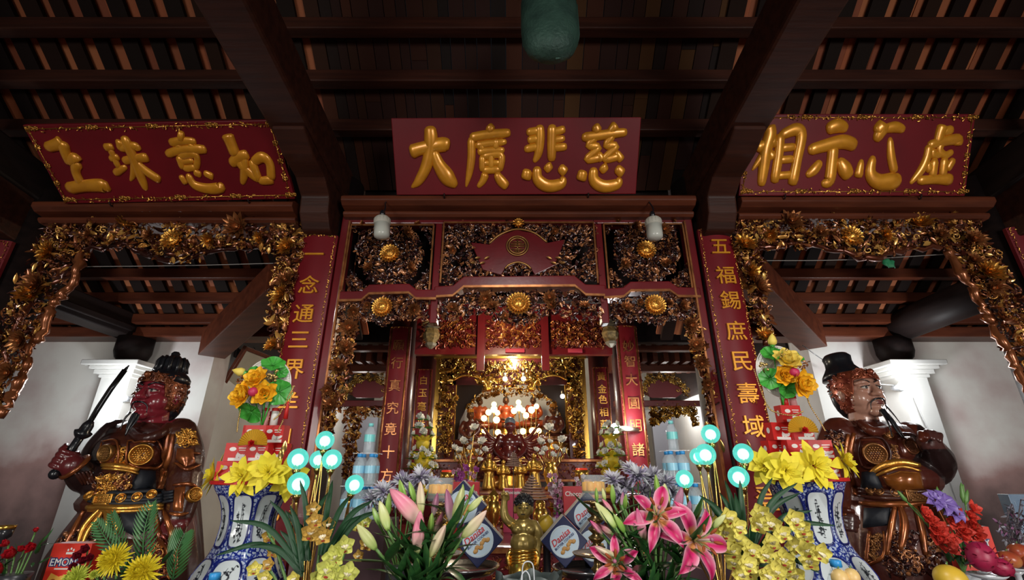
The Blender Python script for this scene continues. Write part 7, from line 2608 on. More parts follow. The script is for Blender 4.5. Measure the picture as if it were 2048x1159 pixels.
# ------------------------------------------------------------------ cookie boxes on trays
NAVY = mat('navy_carton', (0.009, 0.014, 0.065), .38, coat=.2)
PALEB = mat('pale_blue_print', (0.50, 0.62, 0.72), .4)
COOK = mat('cookie_print', (0.55, 0.30, 0.09), .5, color2=(0.42, 0.20, 0.05), scale=40)
NAVYP = mat('navy_print', (0.02, 0.04, 0.16), .4)
REDP = mat('red_print', (0.58, 0.02, 0.03), .4)
EDGE = mat('grey_carton_edge', (0.40, 0.38, 0.36), .5)
STEEL = mat('polished_steel', (0.42, 0.43, 0.45), .18, .9)
DKTRAY = mat('black_tray', (0.02, 0.02, 0.024), .25, coat=.4)
def cookie_box(c, hpx, Yb, label, yaw=0.0, roll=PI / 4, th=.075):
    """square cookie carton standing on its corner; hpx is half its diagonal in pixels"""
    p = P(*c, Yb)
    s = hpx * MPP(c[1], Yb) * math.sqrt(2)
    t = thing('cookie_carton', label, 'box', p - Vector((0, 0, s * .707)), 'navy butter cookie cartons')
    M = TM(p) @ Matrix.Rotation(yaw, 4, 'Z') @ Matrix.Rotation(roll, 4, 'Y')
    build('carton', MB().add(box(0, th / 2, 0, s, th, s), M), NAVY, t, smooth=False, bevel=.003)
    build('carton_side', MB().add(box(-s / 2 - .0008, th / 2, 0, .0016, th * .96, s * .98), M).add(box(0, th / 2, s / 2 + .0008, s * .98, th * .96, .0016), M), EDGE, t, smooth=False)
    M2 = TM(p) @ Matrix.Rotation(yaw, 4, 'Z') @ TM((0, -.0006, 0)) @ Matrix.Rotation(math.radians(-38), 4, 'Y')
    r = s * .44
    build('roundel', MB().add(lathe([(r, -.0004), (r, .0006), (1e-4, .0006)], 32), TM(p) @ Matrix.Rotation(yaw, 4, 'Z') @ TM((0, -.0004, 0)) @ FACE), PALEB, t, smooth=False)
    build('roundel_rim', MB().add(tube([TM(p) @ Matrix.Rotation(yaw, 4, 'Z') @ Vector((r * .93 * math.cos(a), -.0016, r * .93 * math.sin(a))) for a in np.linspace(0, 2 * PI, 33)], .0008, 5, False)), WHITE, t)
    v, f = text_shape('Danisa', r * .56, .0004, .004 * r, 0, True, .25)
    build('red_lettering', MB().add((v, f), M2 @ TM((-r * .05, -.0022, r * .36))), REDP, t, smooth=False)
    v, f = text_shape('BUTTER COOKIES', r * .205, .0004, .002 * r)
    build('blue_lettering', MB().add((v, f), M2 @ TM((0, -.0022, r * .0))), NAVYP, t, smooth=False)
    v, f = text_shape('TRADITIONAL', r * .13, .0004)
    build('blue_lettering', MB().add((v, f), M2 @ TM((r * .1, -.0022, r * .18))), NAVYP, t, smooth=False)
    mb = MB()
    for i in range(6):
        mb.add(sphere(10, 6), M2 @ TM((r * (-.5 + .2 * i), -.002, r * (-.42 + .10 * math.sin(i * 2.2)) + r * .03 * i), None, (r * .17, .0022, r * .13)))
    build('cookie_picture', mb, COOK, t)
    return t, s
YD = 2.24
cookie_box((1129, 1082), 47, YD, 'leftmost navy cookie carton of the three on the right tray')
cookie_box((1176, 1031), 45, YD + .17, 'topmost navy cookie carton of the three on the right tray')
cookie_box((1186, 1090), 45, YD + .085, 'navy cookie carton behind the candlestick on the right tray', .0)
cookie_box((956, 1079), 50, YD, 'navy cookie carton showing its roundel beside the child Buddha, on the left tray')
cookie_box((925, 1012), 48, YD + .12, 'navy cookie carton mostly hidden by the closed lilies, on the left tray')
def tray(px, py, rpx, Yt, label, m=DKTRAY, sx=1.0):
    c = P(px, py, Yt)
    r = rpx * MPP(py, Yt)
    t = thing('serving_tray', label, 'tray', (c.x, Yt, Z1), 'round trays on the front table')
    build('dish', MB().add(lathe([(r * .5, 0), (r * .86, .004), (r * .97, .022), (r, .030), (r * .98, .032), (r * .84, .012), (1e-3, .010)], 40), TM((c.x, Yt, c.z - .03))), m, t)
    build('rim', MB().add(tube([(c.x + r * math.cos(a), Yt + r * math.sin(a), c.z) for a in np.linspace(0, 2 * PI, 49)], .004, 6, False)), STEEL, t)
    build('foot', MB().add(lathe([(r * .45, 0), (r * .4, .02), (r * .12, .05), (r * .10, c.z - .06 - Z1), (r * .4, c.z - .03 - Z1)], 24), TM((c.x, Yt, Z1))), m, t)
    return t
tray(930, 1130, 68, YD + .02, 'dark round tray under the cookie cartons, left of the child Buddha')
tray(1172, 1133, 66, YD + .02, 'dark round tray under the cookie cartons, right of the child Buddha')

# ------------------------------------------------------------------ brass candlesticks that carry glass candle jars
YELC = mat('yellow_candle', (0.92, 0.44, 0.012), .45)
JAR = bpy.data.materials.new('clear_glass')
JAR.use_nodes = True
_b = JAR.node_tree.nodes['Principled BSDF']
_b.inputs['Base Color'].default_value = (0.80, 0.92, 0.96, 1)
_set(_b, rough=.03, alpha=.12, spec=.6)
DBRASS = mat('dark_brass', (0.26, 0.17, 0.07), .25, .85)
def candle_jar(px, ytop, ybot, rpx, Yj, side):
    a, c = P(px, ybot, Yj), P(px, ytop, Yj)
    x, z0, z1 = (a.x + c.x) / 2, a.z, c.z
    r = rpx * MPP((ytop + ybot) / 2, Yj)
    t = thing('candlestick', 'dark brass candlestick with a wide drip dish, under the ' + side + ' candle jar', 'candlestick', (x, Yj, Z1), 'brass candlesticks')
    H = z0 - .006 - Z1
    prof = [(.075, 0), (.07, .012), (.035, .03), (.022, .06)]
    zd = P(px, 1112, Yj).z - Z1
    for k in range(6):
        z = .06 + (zd - .07) * k / 6
        prof += [(.016, z), (.026, z + .012), (.016, z + .024)]
    prof += [(.014, zd - .008), (.085, zd + .006), (.090, zd + .012), (.085, zd + .011), (.016, zd + .006)]
    for k in range(5):
        z = zd + .014 + (H - zd - .03) * k / 5
        prof += [(.015, z), (.027, z + .010), (.030, z + .016), (.015, z + .026)]
    prof += [(.018, H - .012), (.040, H - .006), (.042, H)]
    build('turned_stem', MB().add(lathe(prof, 24), TM((x, Yj, Z1))), DBRASS, t)
    t = thing('candle_jar', 'clear glass jar with yellow candles, ' + side + ' of the two', 'candle', (x, Yj, z0), 'glass candle jars')
    h = z1 - z0
    build('glass', MB().add(lathe([(r * .9, 0), (r * .96, .006), (r, h), (r * .97, h), (r * .93, .010), (1e-3, .008)], 28), TM((x, Yj, z0))), JAR, t)
    mb = MB()
    for q in range(6):
        a = q * 1.047
        mb.add(lathe([(r * .36, h * .34), (r * .36, h * .40), (r * .34, h * .70), (r * .05, h * .74)], 12), TM((x + r * .56 * math.cos(a), Yj + r * .56 * math.sin(a), z0)))
    build('yellow_candles', mb, YELC, t)
    build('holder_plate', MB().add(lathe([(r * .88, h * .28), (r * .88, h * .34), (1e-3, h * .34)], 24), TM((x, Yj, z0))), mat('green_wax', (0.16, 0.22, 0.10), .5), t)
candle_jar(1187, 949, 998, 25, 1.85, 'right')
candle_jar(881, 955, 1002, 26, 1.85, 'left')

# ------------------------------------------------------------------ child Buddha
YK = 2.36
kc = P(1046, 1075, YK)
kk = lambda y: MPP(y, YK)
t = thing('child_buddha', 'golden child Buddha standing with one arm raised', 'statue', (kc.x, YK, Z1))
BRZ = mat('child_gold', (0.46, 0.33, 0.10), .30, .55, color2=(0.38, 0.26, 0.07), scale=12, coat=.3)
Q = lambda x, y, d=0.0: P(x, y, YK + d)
b = Blob()
b.ell(Q(1048, 1013), (.040, .044, .050))
b.ell(Q(1046, 1024, -.02), (.030, .028, .026))
b.ell(Q(1046, 1018, -.042), (.007, .010, .010))
for s in (-1, 1):
    b.ell(Q(1047 + s * 17, 1018, .0), (.008, .012, .020))
b.limb([Q(1048, 1030), Q(1048, 1042)], [.024, .028])
b.ell(Q(1048, 1056), (.062, .045, .045))
b.ell(Q(1046, 1085, -.012), (.060, .056, .052))
b.ell(Q(1046, 1105), (.062, .05, .04))
for s in (-1, 1):
    b.ell(Q(1047 + s * 11, 1058, -.035), (.026, .018, .020))
# raised arm on the picture's left, lowered arm on the right
b.limb([Q(1028, 1050), Q(1012, 1036, -.01), Q(1008, 1020, -.01), Q(1009, 1000, -.015)], [.024, .022, .019, .014])
b.ell(Q(1010, 994, -.018), (.016, .012, .018))
for i in range(4):
    x = 1004 + i * 3.6
    if i == 1:
        b.limb([Q(x, 992, -.02), Q(x, 978, -.022)], [.006, .0045], n=8)
    else:
        b.limb([Q(x, 991, -.02), Q(x, 985, -.030), Q(x, 989, -.036)], [.0062, .006, .005], n=8, k=2)
b.limb([Q(1017, 997, -.02), Q(1017, 990, -.03), Q(1011, 987, -.036)], [.007, .006, .005], n=8, k=2)
b.limb([Q(1068, 1050), Q(1077, 1068), Q(1077, 1090), Q(1074, 1112, -.015)], [.025, .023, .018, .014])
b.ell(Q(1073, 1118, -.018), (.014, .010, .018))
for i in range(4):
    x = 1068 + i * 3.2
    b.limb([Q(x, 1121, -.02), Q(x, 1128, -.024), Q(x, 1133 - abs(i - 1), -.02)], [.006, .0055, .0045], n=8, k=2)
b.limb([Q(1067, 1116, -.022), Q(1064, 1122, -.028), Q(1065, 1127, -.028)], [.0065, .006, .005], n=8, k=2)
zk = Q(1046, 1125).z
for s in (-1, 1):
    x = Q(1046 + s * 11, 1120).x
    b.limb([(x, YK, zk + .02), (x + s * .006, YK - .005, (zk + Z1) / 2 + .03), (x + s * .006, YK, Z1 + .06)], [.036, .030, .020])
    b.limb([(x + s * .006, YK, Z1 + .045), (x + s * .012, YK - .05, Z1 + .035)], [.018, .015])
skinned('body', b.skin(.0042, 3), [BRZ], t)
mb = MB()
a = sphere(20, 10)
mb.add(a, TM(Q(1048, 1007, .008), None, (.045, .048, .042)))
for i in range(34):
    q = i * 2.4
    e_ = math.acos(1 - i / 34 * 1.0)
    mb.add(sphere(6, 4, .0075), TM(Q(1048, 1007, .008) + Vector((.044 * math.sin(e_) * math.cos(q), .047 * math.sin(e_) * math.sin(q), .042 * math.cos(e_)))))
build('hair', mb, HAIR, t)
mb = MB()
for s in (-1, 1):
    mb.add(sphere(8, 5), TM(Q(1046.5 + s * 7, 1015, -.041), None, (.008, .003, .0028)))
    mb.add(tube([Q(1046.5 + s * 2.5, 1010.5, -.040), Q(1046.5 + s * 7, 1009, -.0415), Q(1046.5 + s * 11, 1011, -.036)], .0014, 5))
mb.add(sphere(8, 5), TM(Q(1046, 1027.5, -.046), None, (.010, .003, .0025)))
build('face_line', mb, HAIR, t)
mb = MB()
for k in range(4):
    y = 1103 + k * 6
    mb.add(tube([Q(1046 + 27 * math.cos(q), y + 4 * (math.sin(q * .5) ** 2) * (1 if k else .4) * 2 - 3, .058 * -math.sin(q)) for q in np.linspace(0, PI, 15)], .0075, 8))
for s in (-1, 1):
    mb.add(tube(smooth_path([Q(1046 + s * 24, 1100, -.02), Q(1046 + s * 30, 1112, -.03), Q(1046 + s * 28, 1130, -.03)], 4), [.010] * 9, 6))
mb.add(lathe([(.060, -.10), (.068, -.06), (.064, 0), (.055, .01)], 24), TM(Q(1046, 1120)))
build('loincloth', mb, GOLDB, t)
mb = MB()
for q in range(5):
    mb.add(tube([Q(1022 - 3 * q + 0, 1043 - q * 1.0 + d_, .018 * math.cos(d_)) for d_ in (-5, 0, 5)], .0045, 6))
for q in range(8):
    mb.add(sphere(8, 5, .007), TM(Q(1016 + q * 2, 1048 + 3 * math.sin(q), -.02)))
build('armlet', mb, GOLDB, t)
mb = MB().add(lathe([(.11, 0), (.12, .01), (.085, .025), (.08, .03)], 24), TM((kc.x, YK, Z1)))
build('lotus_base', mb, GOLDB, t)

# ------------------------------------------------------------------ incense coils on wire stands
COILM = mat('incense_brown', (0.30, 0.18, 0.13), .8, color2=(0.22, 0.12, 0.09), scale=40)
def coil(apex, ybase, rpx, Yc, turns, zfoot, label):
    a, c = P(*apex, Yc), P(apex[0], ybase, Yc)
    r = rpx * MPP(ybase, Yc)
    t = thing('incense_coil', label, 'incense', (c.x, Yc, zfoot), 'cone-shaped incense coils')
    pts = []
    n = turns * 22
    for i in range(n + 1):
        q = i / n
        pts.append((a.x + (c.x - a.x) * q + r * (.08 + .92 * q) * math.cos(q * turns * 2 * PI), Yc + r * (.08 + .92 * q) * math.sin(q * turns * 2 * PI), a.z + (c.z - a.z) * q))
    build('coil', MB().add(tube(pts, min(.0042, (a.z - c.z) / turns * .36), 6)), COILM, t)
    mb = MB().add(tube([(c.x, Yc, zfoot), (c.x, Yc, a.z + .01)], .003, 6))
    mb.add(lathe([(.022, 0), (.022, .006), (.006, .012)], 16), TM((c.x, Yc, zfoot)))
    build('wire_stand', mb, DKTRAY, t)
coil((1064, 950), 997, 31, 2.62, 9, Z1, 'large cone of coiled incense above the child Buddha')
coil((1027, 903), 932, 17, 3.75, 8, Z2, 'smaller cone of coiled incense behind the large one')

# ------------------------------------------------------------------ red cartons, gold vessels, fruit on the middle altar
CARTR = mat('red_carton', (0.48, 0.012, 0.022), .38, coat=.15)
def carton(x0, x1, y0, y1, Yc, z0, text, label, m=CARTR, tsize=.4, d=.08, ty=.55, group='red sweet cartons on the altar'):
    a, c = P(x0, y0, Yc), P(x1, y0, Yc)
    cx_ = (a.x + c.x) / 2
    w = abs(c.x - a.x)
    z1 = a.z
    t = thing('sweet_carton', label, 'box', (cx_, Yc, z0), group)
    build('carton', MB().add(box2((cx_ - w / 2, Yc, z0), (cx_ + w / 2, Yc + d, z1))), m, t, smooth=False, bevel=.002)
    hv = P(x0, y0, Yc).z - P(x0, y1, Yc).z
    v, f = text_shape(text, hv * tsize, .0005, .0015)
    wmax = w * .86
    sc = min(1, wmax / (v[:, 0].max() - v[:, 0].min()))
    build('white_lettering', MB().add((v * np.array([sc, 1, sc]), f), TM((cx_, Yc - .0012, z1 - hv * ty))), WHITE, t, smooth=False)
    return t, cx_, w, z1
carton(905, 959, 963, 1003, 3.30, Z2, 'Chocopie', 'red sweet carton behind the left candle jar', tsize=.45)
carton(1126, 1180, 972, 1040, 3.30, Z2, 'Chocopie', 'red sweet carton behind the right candle jar', tsize=.38, ty=.24)
carton(1007, 1043, 976, 992, 3.9, Z2, 'Chocopie', 'small pinkish sweet carton behind the raised arm of the child Buddha', mat('pink_carton', (0.55, 0.05, 0.12), .4), tsize=.7)
def vessel(px, ytop, rpx, Yv, z0, prof, label, cat, m=BRASS, group=None, name='brass_vessel'):
    a = P(px, ytop, Yv)
    r = rpx * MPP(ytop, Yv)
    h = a.z - z0
    t = tag(build(name, MB().add(lathe([(r * p, h * q) for p, q in prof], 24), TM((a.x, Yv, z0)))), m) if False else build(name, MB().add(lathe([(r * p, h * q) for p, q in prof], 24), TM((a.x, Yv, z0))), m)
    return tag(t, label, cat, group)
URN = [(.55, 0), (.6, .06), (.3, .14), (.55, .25), (.95, .42), (1.0, .55), (.75, .68), (.6, .72), (.7, .80), (.6, .86), (.25, .92), (.12, 1)]
STICK = [(.9, 0), (1, .05), (.35, .12), (.25, .3), (.5, .36), (.25, .42), (.2, .7), (.5, .78), (.9, .84), (.9, .88), (.3, .9), (.3, 1)]
CUP = [(.5, 0), (.55, .06), (.25, .2), (.22, .4), (.7, .6), (.95, .85), (1, 1), (.9, 1), (.6, .62)]
vessel(988, 975, 17, 3.85, Z2, URN, 'tall gold lidded urn left of the small incense coil', 'urn', GOLDB)
vessel(1080, 992, 16, 3.7, Z2, URN, 'gold lidded urn at the right of the large incense coil', 'urn', GOLDB)
vessel(965, 990, 12, 3.6, Z2, CUP, 'gold footed cup beside the red sweet carton', 'cup', GOLDB)
vessel(1103, 1005, 10, 3.85, Z2, STICK, 'gold candlestick right of the child Buddha', 'candlestick', GOLDB, 'gold candlesticks on the middle altar')
vessel(1008, 985, 8, 4.15, Z2, STICK, 'gold candlestick behind the raised arm of the child Buddha', 'candlestick', GOLDB, 'gold candlesticks on the middle altar')
BUDG = mat('gold_figure', (0.62, 0.36, 0.07), .28, .85)
def figurine(px, ytop, Yv, z0, label):
    a = P(px, ytop, Yv)
    h = a.z - z0
    q = lambda x, y, z: Vector((a.x + x * h, Yv + y * h, z0 + z * h))
    b = Blob()
    b.ell(q(0, 0, .9), (.075 * h, .08 * h, .10 * h))
    b.ell(q(0, 0, .66), (.15 * h, .11 * h, .16 * h))
    b.ell(q(0, 0, .42), (.15 * h, .13 * h, .2 * h))
    b.add(lathe([(.19 * h, 0), (.20 * h, .08 * h), (.14 * h, .4 * h)], 16), TM((a.x, Yv, z0)))
    for s in (-1, 1):
        b.limb([q(s * .14, 0, .72), q(s * .2, -.06, .55), q(s * .03, -.16, .56)], [.06 * h, .055 * h, .04 * h])
    o = skinned('gold_figurine', b.skin(.025 * h, 2), [BUDG], None)
    return tag(o, label, 'statue', 'little gold figurines before the many-armed statue')
for px, yt, lab in ((979, 905, 'far left one'), (1007, 918, 'second from the left'), (1040, 915, 'third from the left'), (1068, 905, 'far right one')):
    figurine(px, yt, 5.45, Z3, 'little gold figurine before the many-armed statue, ' + lab)
for px, yt, Yv, lab, sd in ((895, 942, 4.4, 'left of the sanctuary axis', 'left'), (1163, 938, 4.4, 'right of the sanctuary axis', 'right')):
    a = P(px, yt, Yv)
    r = 13 * MPP(yt, Yv)
    t = thing('candle_cup', 'small red candle cup in a gold holder, ' + lab, 'candle', (a.x, Yv, Z2), 'red candle cups')
    build('gold_holder', MB().add(lathe([(r * 1.2, 0), (r, .02), (r * .3, .05), (r * .25, a.z - Z2 - .09), (r, a.z - Z2 - .07), (r * 1.1, a.z - Z2 - .005), (r, a.z - Z2 - .005), (r * .9, a.z - Z2 - .06)], 18), TM((a.x, Yv, Z2))), GOLDB, t)
    build('red_candle', MB().add(lathe([(r * .9, a.z - Z2 - .065), (r * .9, a.z - Z2 + .01), (r * .1, a.z - Z2 + .012)], 16), TM((a.x, Yv, Z2))), mat('red_wax', (0.62, 0.03, 0.02), .3, emit=(.9, .08, .03), estr=.35), t)
p = P(1091, 1047, 2.75)
MANGO = mat('mango_yellow', (0.72, 0.46, 0.04), .4, color2=(0.62, 0.42, 0.05), scale=8)
t = thing('fruit_stand', 'dark footed stand under the yellow mango', 'stand', (p.x, 2.70, Z1))
build('stand', MB().add(lathe([(.048, 0), (.04, .02), (.02, .05), (.02, p.z - .065 - Z1), (.055, p.z - .055 - Z1), (.055, p.z - .051 - Z1), (1e-3, p.z - .052 - Z1)], 20), TM((p.x, 2.70, Z1))), DKTRAY, t)
p = P(1091, 1047, 2.70)
t = thing('mango', 'yellow mango right of the child Buddha', 'fruit', p - Vector((0, 0, .05)))
build('fruit', MB().add(sphere(18, 12), TM(p, (0, .3, 0), (.042, .040, .048))), MANGO, t)
build('stalk', MB().add(tube([p + Vector((.012, 0, .043)), p + Vector((.016, 0, .056))], .003, 6)), STEMG, t)

# ------------------------------------------------------------------ white lotus bouquets, pink blooms, flower towers
WPET = mat('white_petal', (0.84, 0.84, 0.79), .5)
WHL = mesh_of('white_lotus', MB().add((lambda m: (m.verts(), m.f))(peony_mb(1, 7, ((8, .35, 1), (7, .8, .9), (5, 1.2, .75))))), WPET)
def lotus_bunch(label, base_px, Yl, z0, pts, stem_m=BRASS):
    b = P(*base_px, Yl)
    b.z = z0
    t = thing('white_lotus_bouquet', label, 'flowers', b, 'white lotus bouquets')
    build('vase', MB().add(lathe([(.06, 0), (.07, .02), (.04, .06), (.08, .16), (.07, .22), (.05, .25), (.065, .28), (.05, .28)], 20), TM(b)), GOLDB, t)
    mb = MB()
    for i, (x, y, r) in enumerate(pts):
        p = P(x, y, Yl + .08 * math.sin(i * 2.3))
        place('white_lotus', WHL, t, aim(p, (.4 * math.sin(i * 1.9), -.7, .7), i, r * MPP(y, Yl)))
        mb.add(tube(smooth_path([b + Vector((0, 0, .27)), b * .4 + p * .6 + Vector(((p.x - b.x) * -.2, 0, 0)), p], 4), .006, 5))
    rnd = random.Random(3)
    for k in range(18):
        x, y = pts[k % len(pts)][:2]
        p = P(x + rnd.uniform(-12, 12), y + rnd.uniform(5, 26), Yl + .03)
        mb.add(leaf(.07, .03, .2, .2, 5), aim(p, (rnd.uniform(-1, 1), -.5, rnd.uniform(0, 1)), 0))
    build('gilt_stems', mb, stem_m, t)
lotus_bunch('white lotus bouquet on gilt stems at the left of the many-armed statue', (938, 965), 5.2, Z3, [(949, 857, 11), (926, 884, 11), (965, 884, 11), (941, 897, 8), (956, 906, 9), (920, 901, 8), (934, 912, 9), (970, 900, 8), (909, 896, 8), (946, 880, 7), (960, 920, 7), (916, 915, 7)])
lotus_bunch('white lotus bouquet on gilt stems at the right of the many-armed statue', (1102, 965), 5.2, Z3, [(1098, 857, 12), (1080, 885, 11), (1125, 881, 11), (1090, 900, 9), (1110, 896, 9), (1084, 908, 7), (1130, 903, 9), (1105, 910, 8), (1072, 900, 7), (1118, 912, 8), (1100, 884, 7)])
STOCK = [mat('pink_stock', (0.62, 0.34, 0.46), .5), mat('pale_stock', (0.74, 0.62, 0.66), .5), mat('purple_bloom', (0.42, 0.10, 0.34), .5)]
STM = [mesh_of('small_bloom', MB().add((lambda m: (m.verts(), m.f))(peony_mb(1, k, ((5, .3, 1), (4, .9, .8))))), STOCK[k]) for k in range(3)]
def stock_bunch(label, base_px, Yl, z0, area, n, kinds, r, spikes):
    b = P(*base_px, Yl)
    b.z = z0
    t = thing('pink_flower_bunch', label, 'flowers', b, 'pink flower bunches on the altar')
    build('vase', MB().add(lathe([(.04, 0), (.05, .02), (.045, .12), (.055, .14), (.045, .14)], 16), TM(b)), VWHITE, t)
    rnd = random.Random(n)
    mb = MB()
    for s in range(spikes):
        x, y = rnd.uniform(area[0], area[2]), rnd.uniform(area[1], area[1] * .4 + area[3] * .6)
        top = P(x, y, Yl + rnd.uniform(-.1, .1))
        mb.add(tube([b + Vector((0, 0, .13)), b * .5 + top * .5 + Vector((0, 0, .02)), top], .004, 5))
        m = max(2, n // spikes)
        for q in range(m):
            p = top + (b - top) * (.5 * q / m) + Vector((rnd.gauss(0, .016), rnd.gauss(0, .016) - .01, 0))
            place('bloom', STM[kinds[(s + q) % len(kinds)]], t, aim(p, (rnd.uniform(-1, 1), -1, rnd.uniform(-.3, .8)), rnd.uniform(0, 6), r * rnd.uniform(.8, 1.2)))
        for q in range(4):
            p = top + (b - top) * rnd.uniform(.1, .7)
            mb.add(leaf(.05, .016, .2, .2, 5), aim(p, (rnd.uniform(-1, 1), -.6, rnd.uniform(0, 1)), rnd.uniform(0, 6)))
    build('stems', mb, STEMG, t)
stock_bunch('bunch of pink and white stock flowers right of the incense coils', (1130, 1050), 3.6, Z2, (1100, 945, 1165, 1020), 60, (0, 1, 0), .022, 10)
stock_bunch('low pink flower bunch beside the right red sweet carton', (1115, 1075), 3.45, Z2, (1100, 1000, 1128, 1030), 26, (0, 2), .02, 5)
stock_bunch('bunch of purple flowers behind the left red sweet carton', (935, 1020), 4.2, Z2, (910, 930, 960, 965), 30, (2, 2, 0), .03, 7)
YTOW = mat('tower_yellow', (0.80, 0.60, 0.04), .5)
TGREEN = mat('tower_leaf', (0.10, 0.34, 0.06), .45)
def flower_tower(label, px, tiers, Yt, z0):
    b = P(px, 940, Yt)
    b.z = z0
    t = thing('flower_tower', label, 'flowers', b, 'tiered flower towers')
    zz = [P(px, y, Yt).z for y, r, k in tiers]
    build('core', MB().add(lathe([(.09, 0), (.10, .02), (.04, .05), (.03, zz[0] - z0 - .02)], 16), TM(b)), YTOW, t)
    rnd = random.Random(int(px))
    lv = MB()
    yv = MB()
    for (y, r, kind), z in zip(tiers, zz):
        R = r * MPP(y, Yt)
        c = Vector((b.x + (P(px, y, Yt).x - b.x), Yt, z))
        if kind == 'y':
            for i in range(14):
                a = 2 * PI * i / 14
                yv.add(cup_petal(R * 1.0, R * .55, .5), TM(c) @ Matrix.Rotation(a, 4, 'Z') @ TM((0, R * .1, 0), (.15 * (i % 2), 0, 0)))
            yv.add(lathe([(R * .6, -.06), (R * .75, 0), (R * .5, .03)], 16), TM(c))
        else:
            n = max(3, int(r / 4.2))
            for i in range(n):
                a = 2 * PI * i / n + rnd.uniform(-.2, .2)
                p = c + Vector((R * .8 * math.cos(a), R * .8 * math.sin(a), rnd.uniform(-.015, .02)))
                place('white_blossom', WHL, t, aim(p, (math.cos(a), math.sin(a), .5), rnd.uniform(0, 6), 8.5 * MPP(y, Yt)))
            for i in range(n + 2):
                a = 2 * PI * i / (n + 2) + .3
                lv.add(leaf(R * .7 + .03, .055, .1, .2, 5), TM(c + Vector((0, 0, -.03))) @ Matrix.Rotation(a, 4, 'Z') @ TM((0, R * .5, 0)))
    build('yellow_tier', yv, YTOW, t)
    build('leaves', lv, TGREEN, t)
flower_tower('tiered tower of white and yellow flowers on the left altar step', 846, [(945, 28, 'y'), (932, 30, 'w'), (920, 24, 'y'), (912, 26, 'w'), (898, 18, 'w'), (884, 19, 'y'), (866, 20, 'w'), (850, 16, 'w'), (834, 9, 'w')], 4.85, Z3 - .0)
flower_tower('tiered tower of white, yellow and green flowers on the right altar step', 1221, [(942, 27, 'y'), (930, 29, 'w'), (916, 22, 'y'), (906, 26, 'w'), (890, 18, 'w'), (880, 17, 'y'), (864, 19, 'w'), (850, 14, 'w')], 4.85, Z3 - .0)

# ------------------------------------------------------------------ red cookie cartons and fruit in the corners
ORANGEC = mat('cookie_yellow', (0.75, 0.38, 0.06), .5)
def biscuit_carton(x0, x1, y0, Yc, label, yaw, crop=''):
    a, c = P(x0, y0, Yc), P(x1, y0, Yc)
    w, d = (c - a).length, .07
    h = a.z - 1.08
    o = (a + c) / 2
    t = thing('biscuit_carton', label, 'box', (o.x, Yc, 1.08), 'red biscuit cartons')
    M = TM((o.x, Yc, 1.08)) @ Matrix.Rotation(yaw, 4, 'Z')
    build('carton', MB().add(box(0, d / 2, h / 2, w, d, h), M), mat('scarlet_carton', (0.62, 0.03, 0.015), .38, coat=.15), t, smooth=False, bevel=.002)
    v, f = text_shape('EMONY', w * .235, .0006, .004)
    build('lettering_outline', MB().add((v, f), M @ TM((-w * .02, -.0008, h - w * .42))), NAVYP, t, smooth=False)
    v, f = text_shape('EMONY', w * .235, .0006, .0)
    build('white_lettering', MB().add((v, f), M @ TM((-w * .02, -.0022, h - w * .42))), WHITE, t, smooth=False)
    mb = MB().add(box(-w * .02, -.0008, h - w * .57, w * .52, .0012, w * .03), M)
    mb.add(box(0, -.0008, h - w * .22, w * .2, .0012, w * .05), M)
    for q in (-.07, 0, .07):
        mb.add(sphere(8, 4), M @ TM((q * w, -.0008, h - w * (.15 - .03 * (q == 0))), None, (w * .025, .001, w * .03)))
    build('crown_emblem', mb, WHITE, t, smooth=False)
    for k, (bx, bz, rot) in enumerate(((-.22, .88, .35), (.12, .86, -.2), (.28, .98, .5))):
        m3 = M @ TM((bx * w, -.0008 - .0014 * k, h - bz * w)) @ Matrix.Rotation(rot, 4, 'Y')
        build('cookie_picture', MB().add(box(0, 0, 0, w * .34, .0012, w * .34), m3), ORANGEC, t, smooth=False)
        build('cookie_jam', MB().add(lathe([(w * .09, -.0004), (w * .09, .0004), (1e-4, .0004)], 18), m3 @ TM((0, -.0014, 0)) @ FACE), mat('jam_print', (0.35, 0.06, 0.01), .4), t, smooth=False)
    return t
biscuit_carton(108, 185, 1086, 2.32, 'red biscuit carton with cookies printed on it, left corner, behind dark roses', .0)
biscuit_carton(1906, 1974, 1052, 2.36, 'red biscuit carton with cookies printed on it, right corner, behind the gladioli', -.1)
DRAG = mat('dragonfruit', (0.34, 0.012, 0.06), .45, color2=(0.26, 0.01, 0.04), scale=14)
APPLE = mat('red_apple', (0.34, 0.02, 0.018), .3, color2=(0.48, 0.20, 0.06), scale=7)
PALEF = mat('pale_pear', (0.80, 0.58, 0.20), .4, color2=(0.82, 0.50, 0.25), scale=6)
def fruit(name, px, py, Yf, r, m, label, group=None, spikes=False, sq=(1, 1, 1)):
    p = P(px, py, Yf)
    t = thing(name, label, 'fruit', p - Vector((0, 0, r * sq[2])), group)
    build('fruit', MB().add(sphere(18, 12), TM(p, (0, .25, 0), (r * sq[0], r * sq[1], r * sq[2]))), m, t)
    mb = MB()
    if spikes:
        for i in range(22):
            a, e_ = i * 2.4, math.asin(-.7 + 1.5 * i / 22)
            n_ = Vector((math.cos(a) * math.cos(e_), math.sin(a) * math.cos(e_), math.sin(e_)))
            mb.add(leaf(r * .5, r * .3, .4, .2, 4), aim(p + n_ * r * .93, n_) @ TM((0, 0, 0), (.9, 0, 0)))
    else:
        mb.add(tube([p + Vector((0, 0, r * sq[2] * .93)), p + Vector((.004, 0, r * sq[2] * 1.2))], .0025, 5))
    build('stalk' if not spikes else 'scales', mb, STEMG if not spikes else DRAG, t)
YF = 2.0
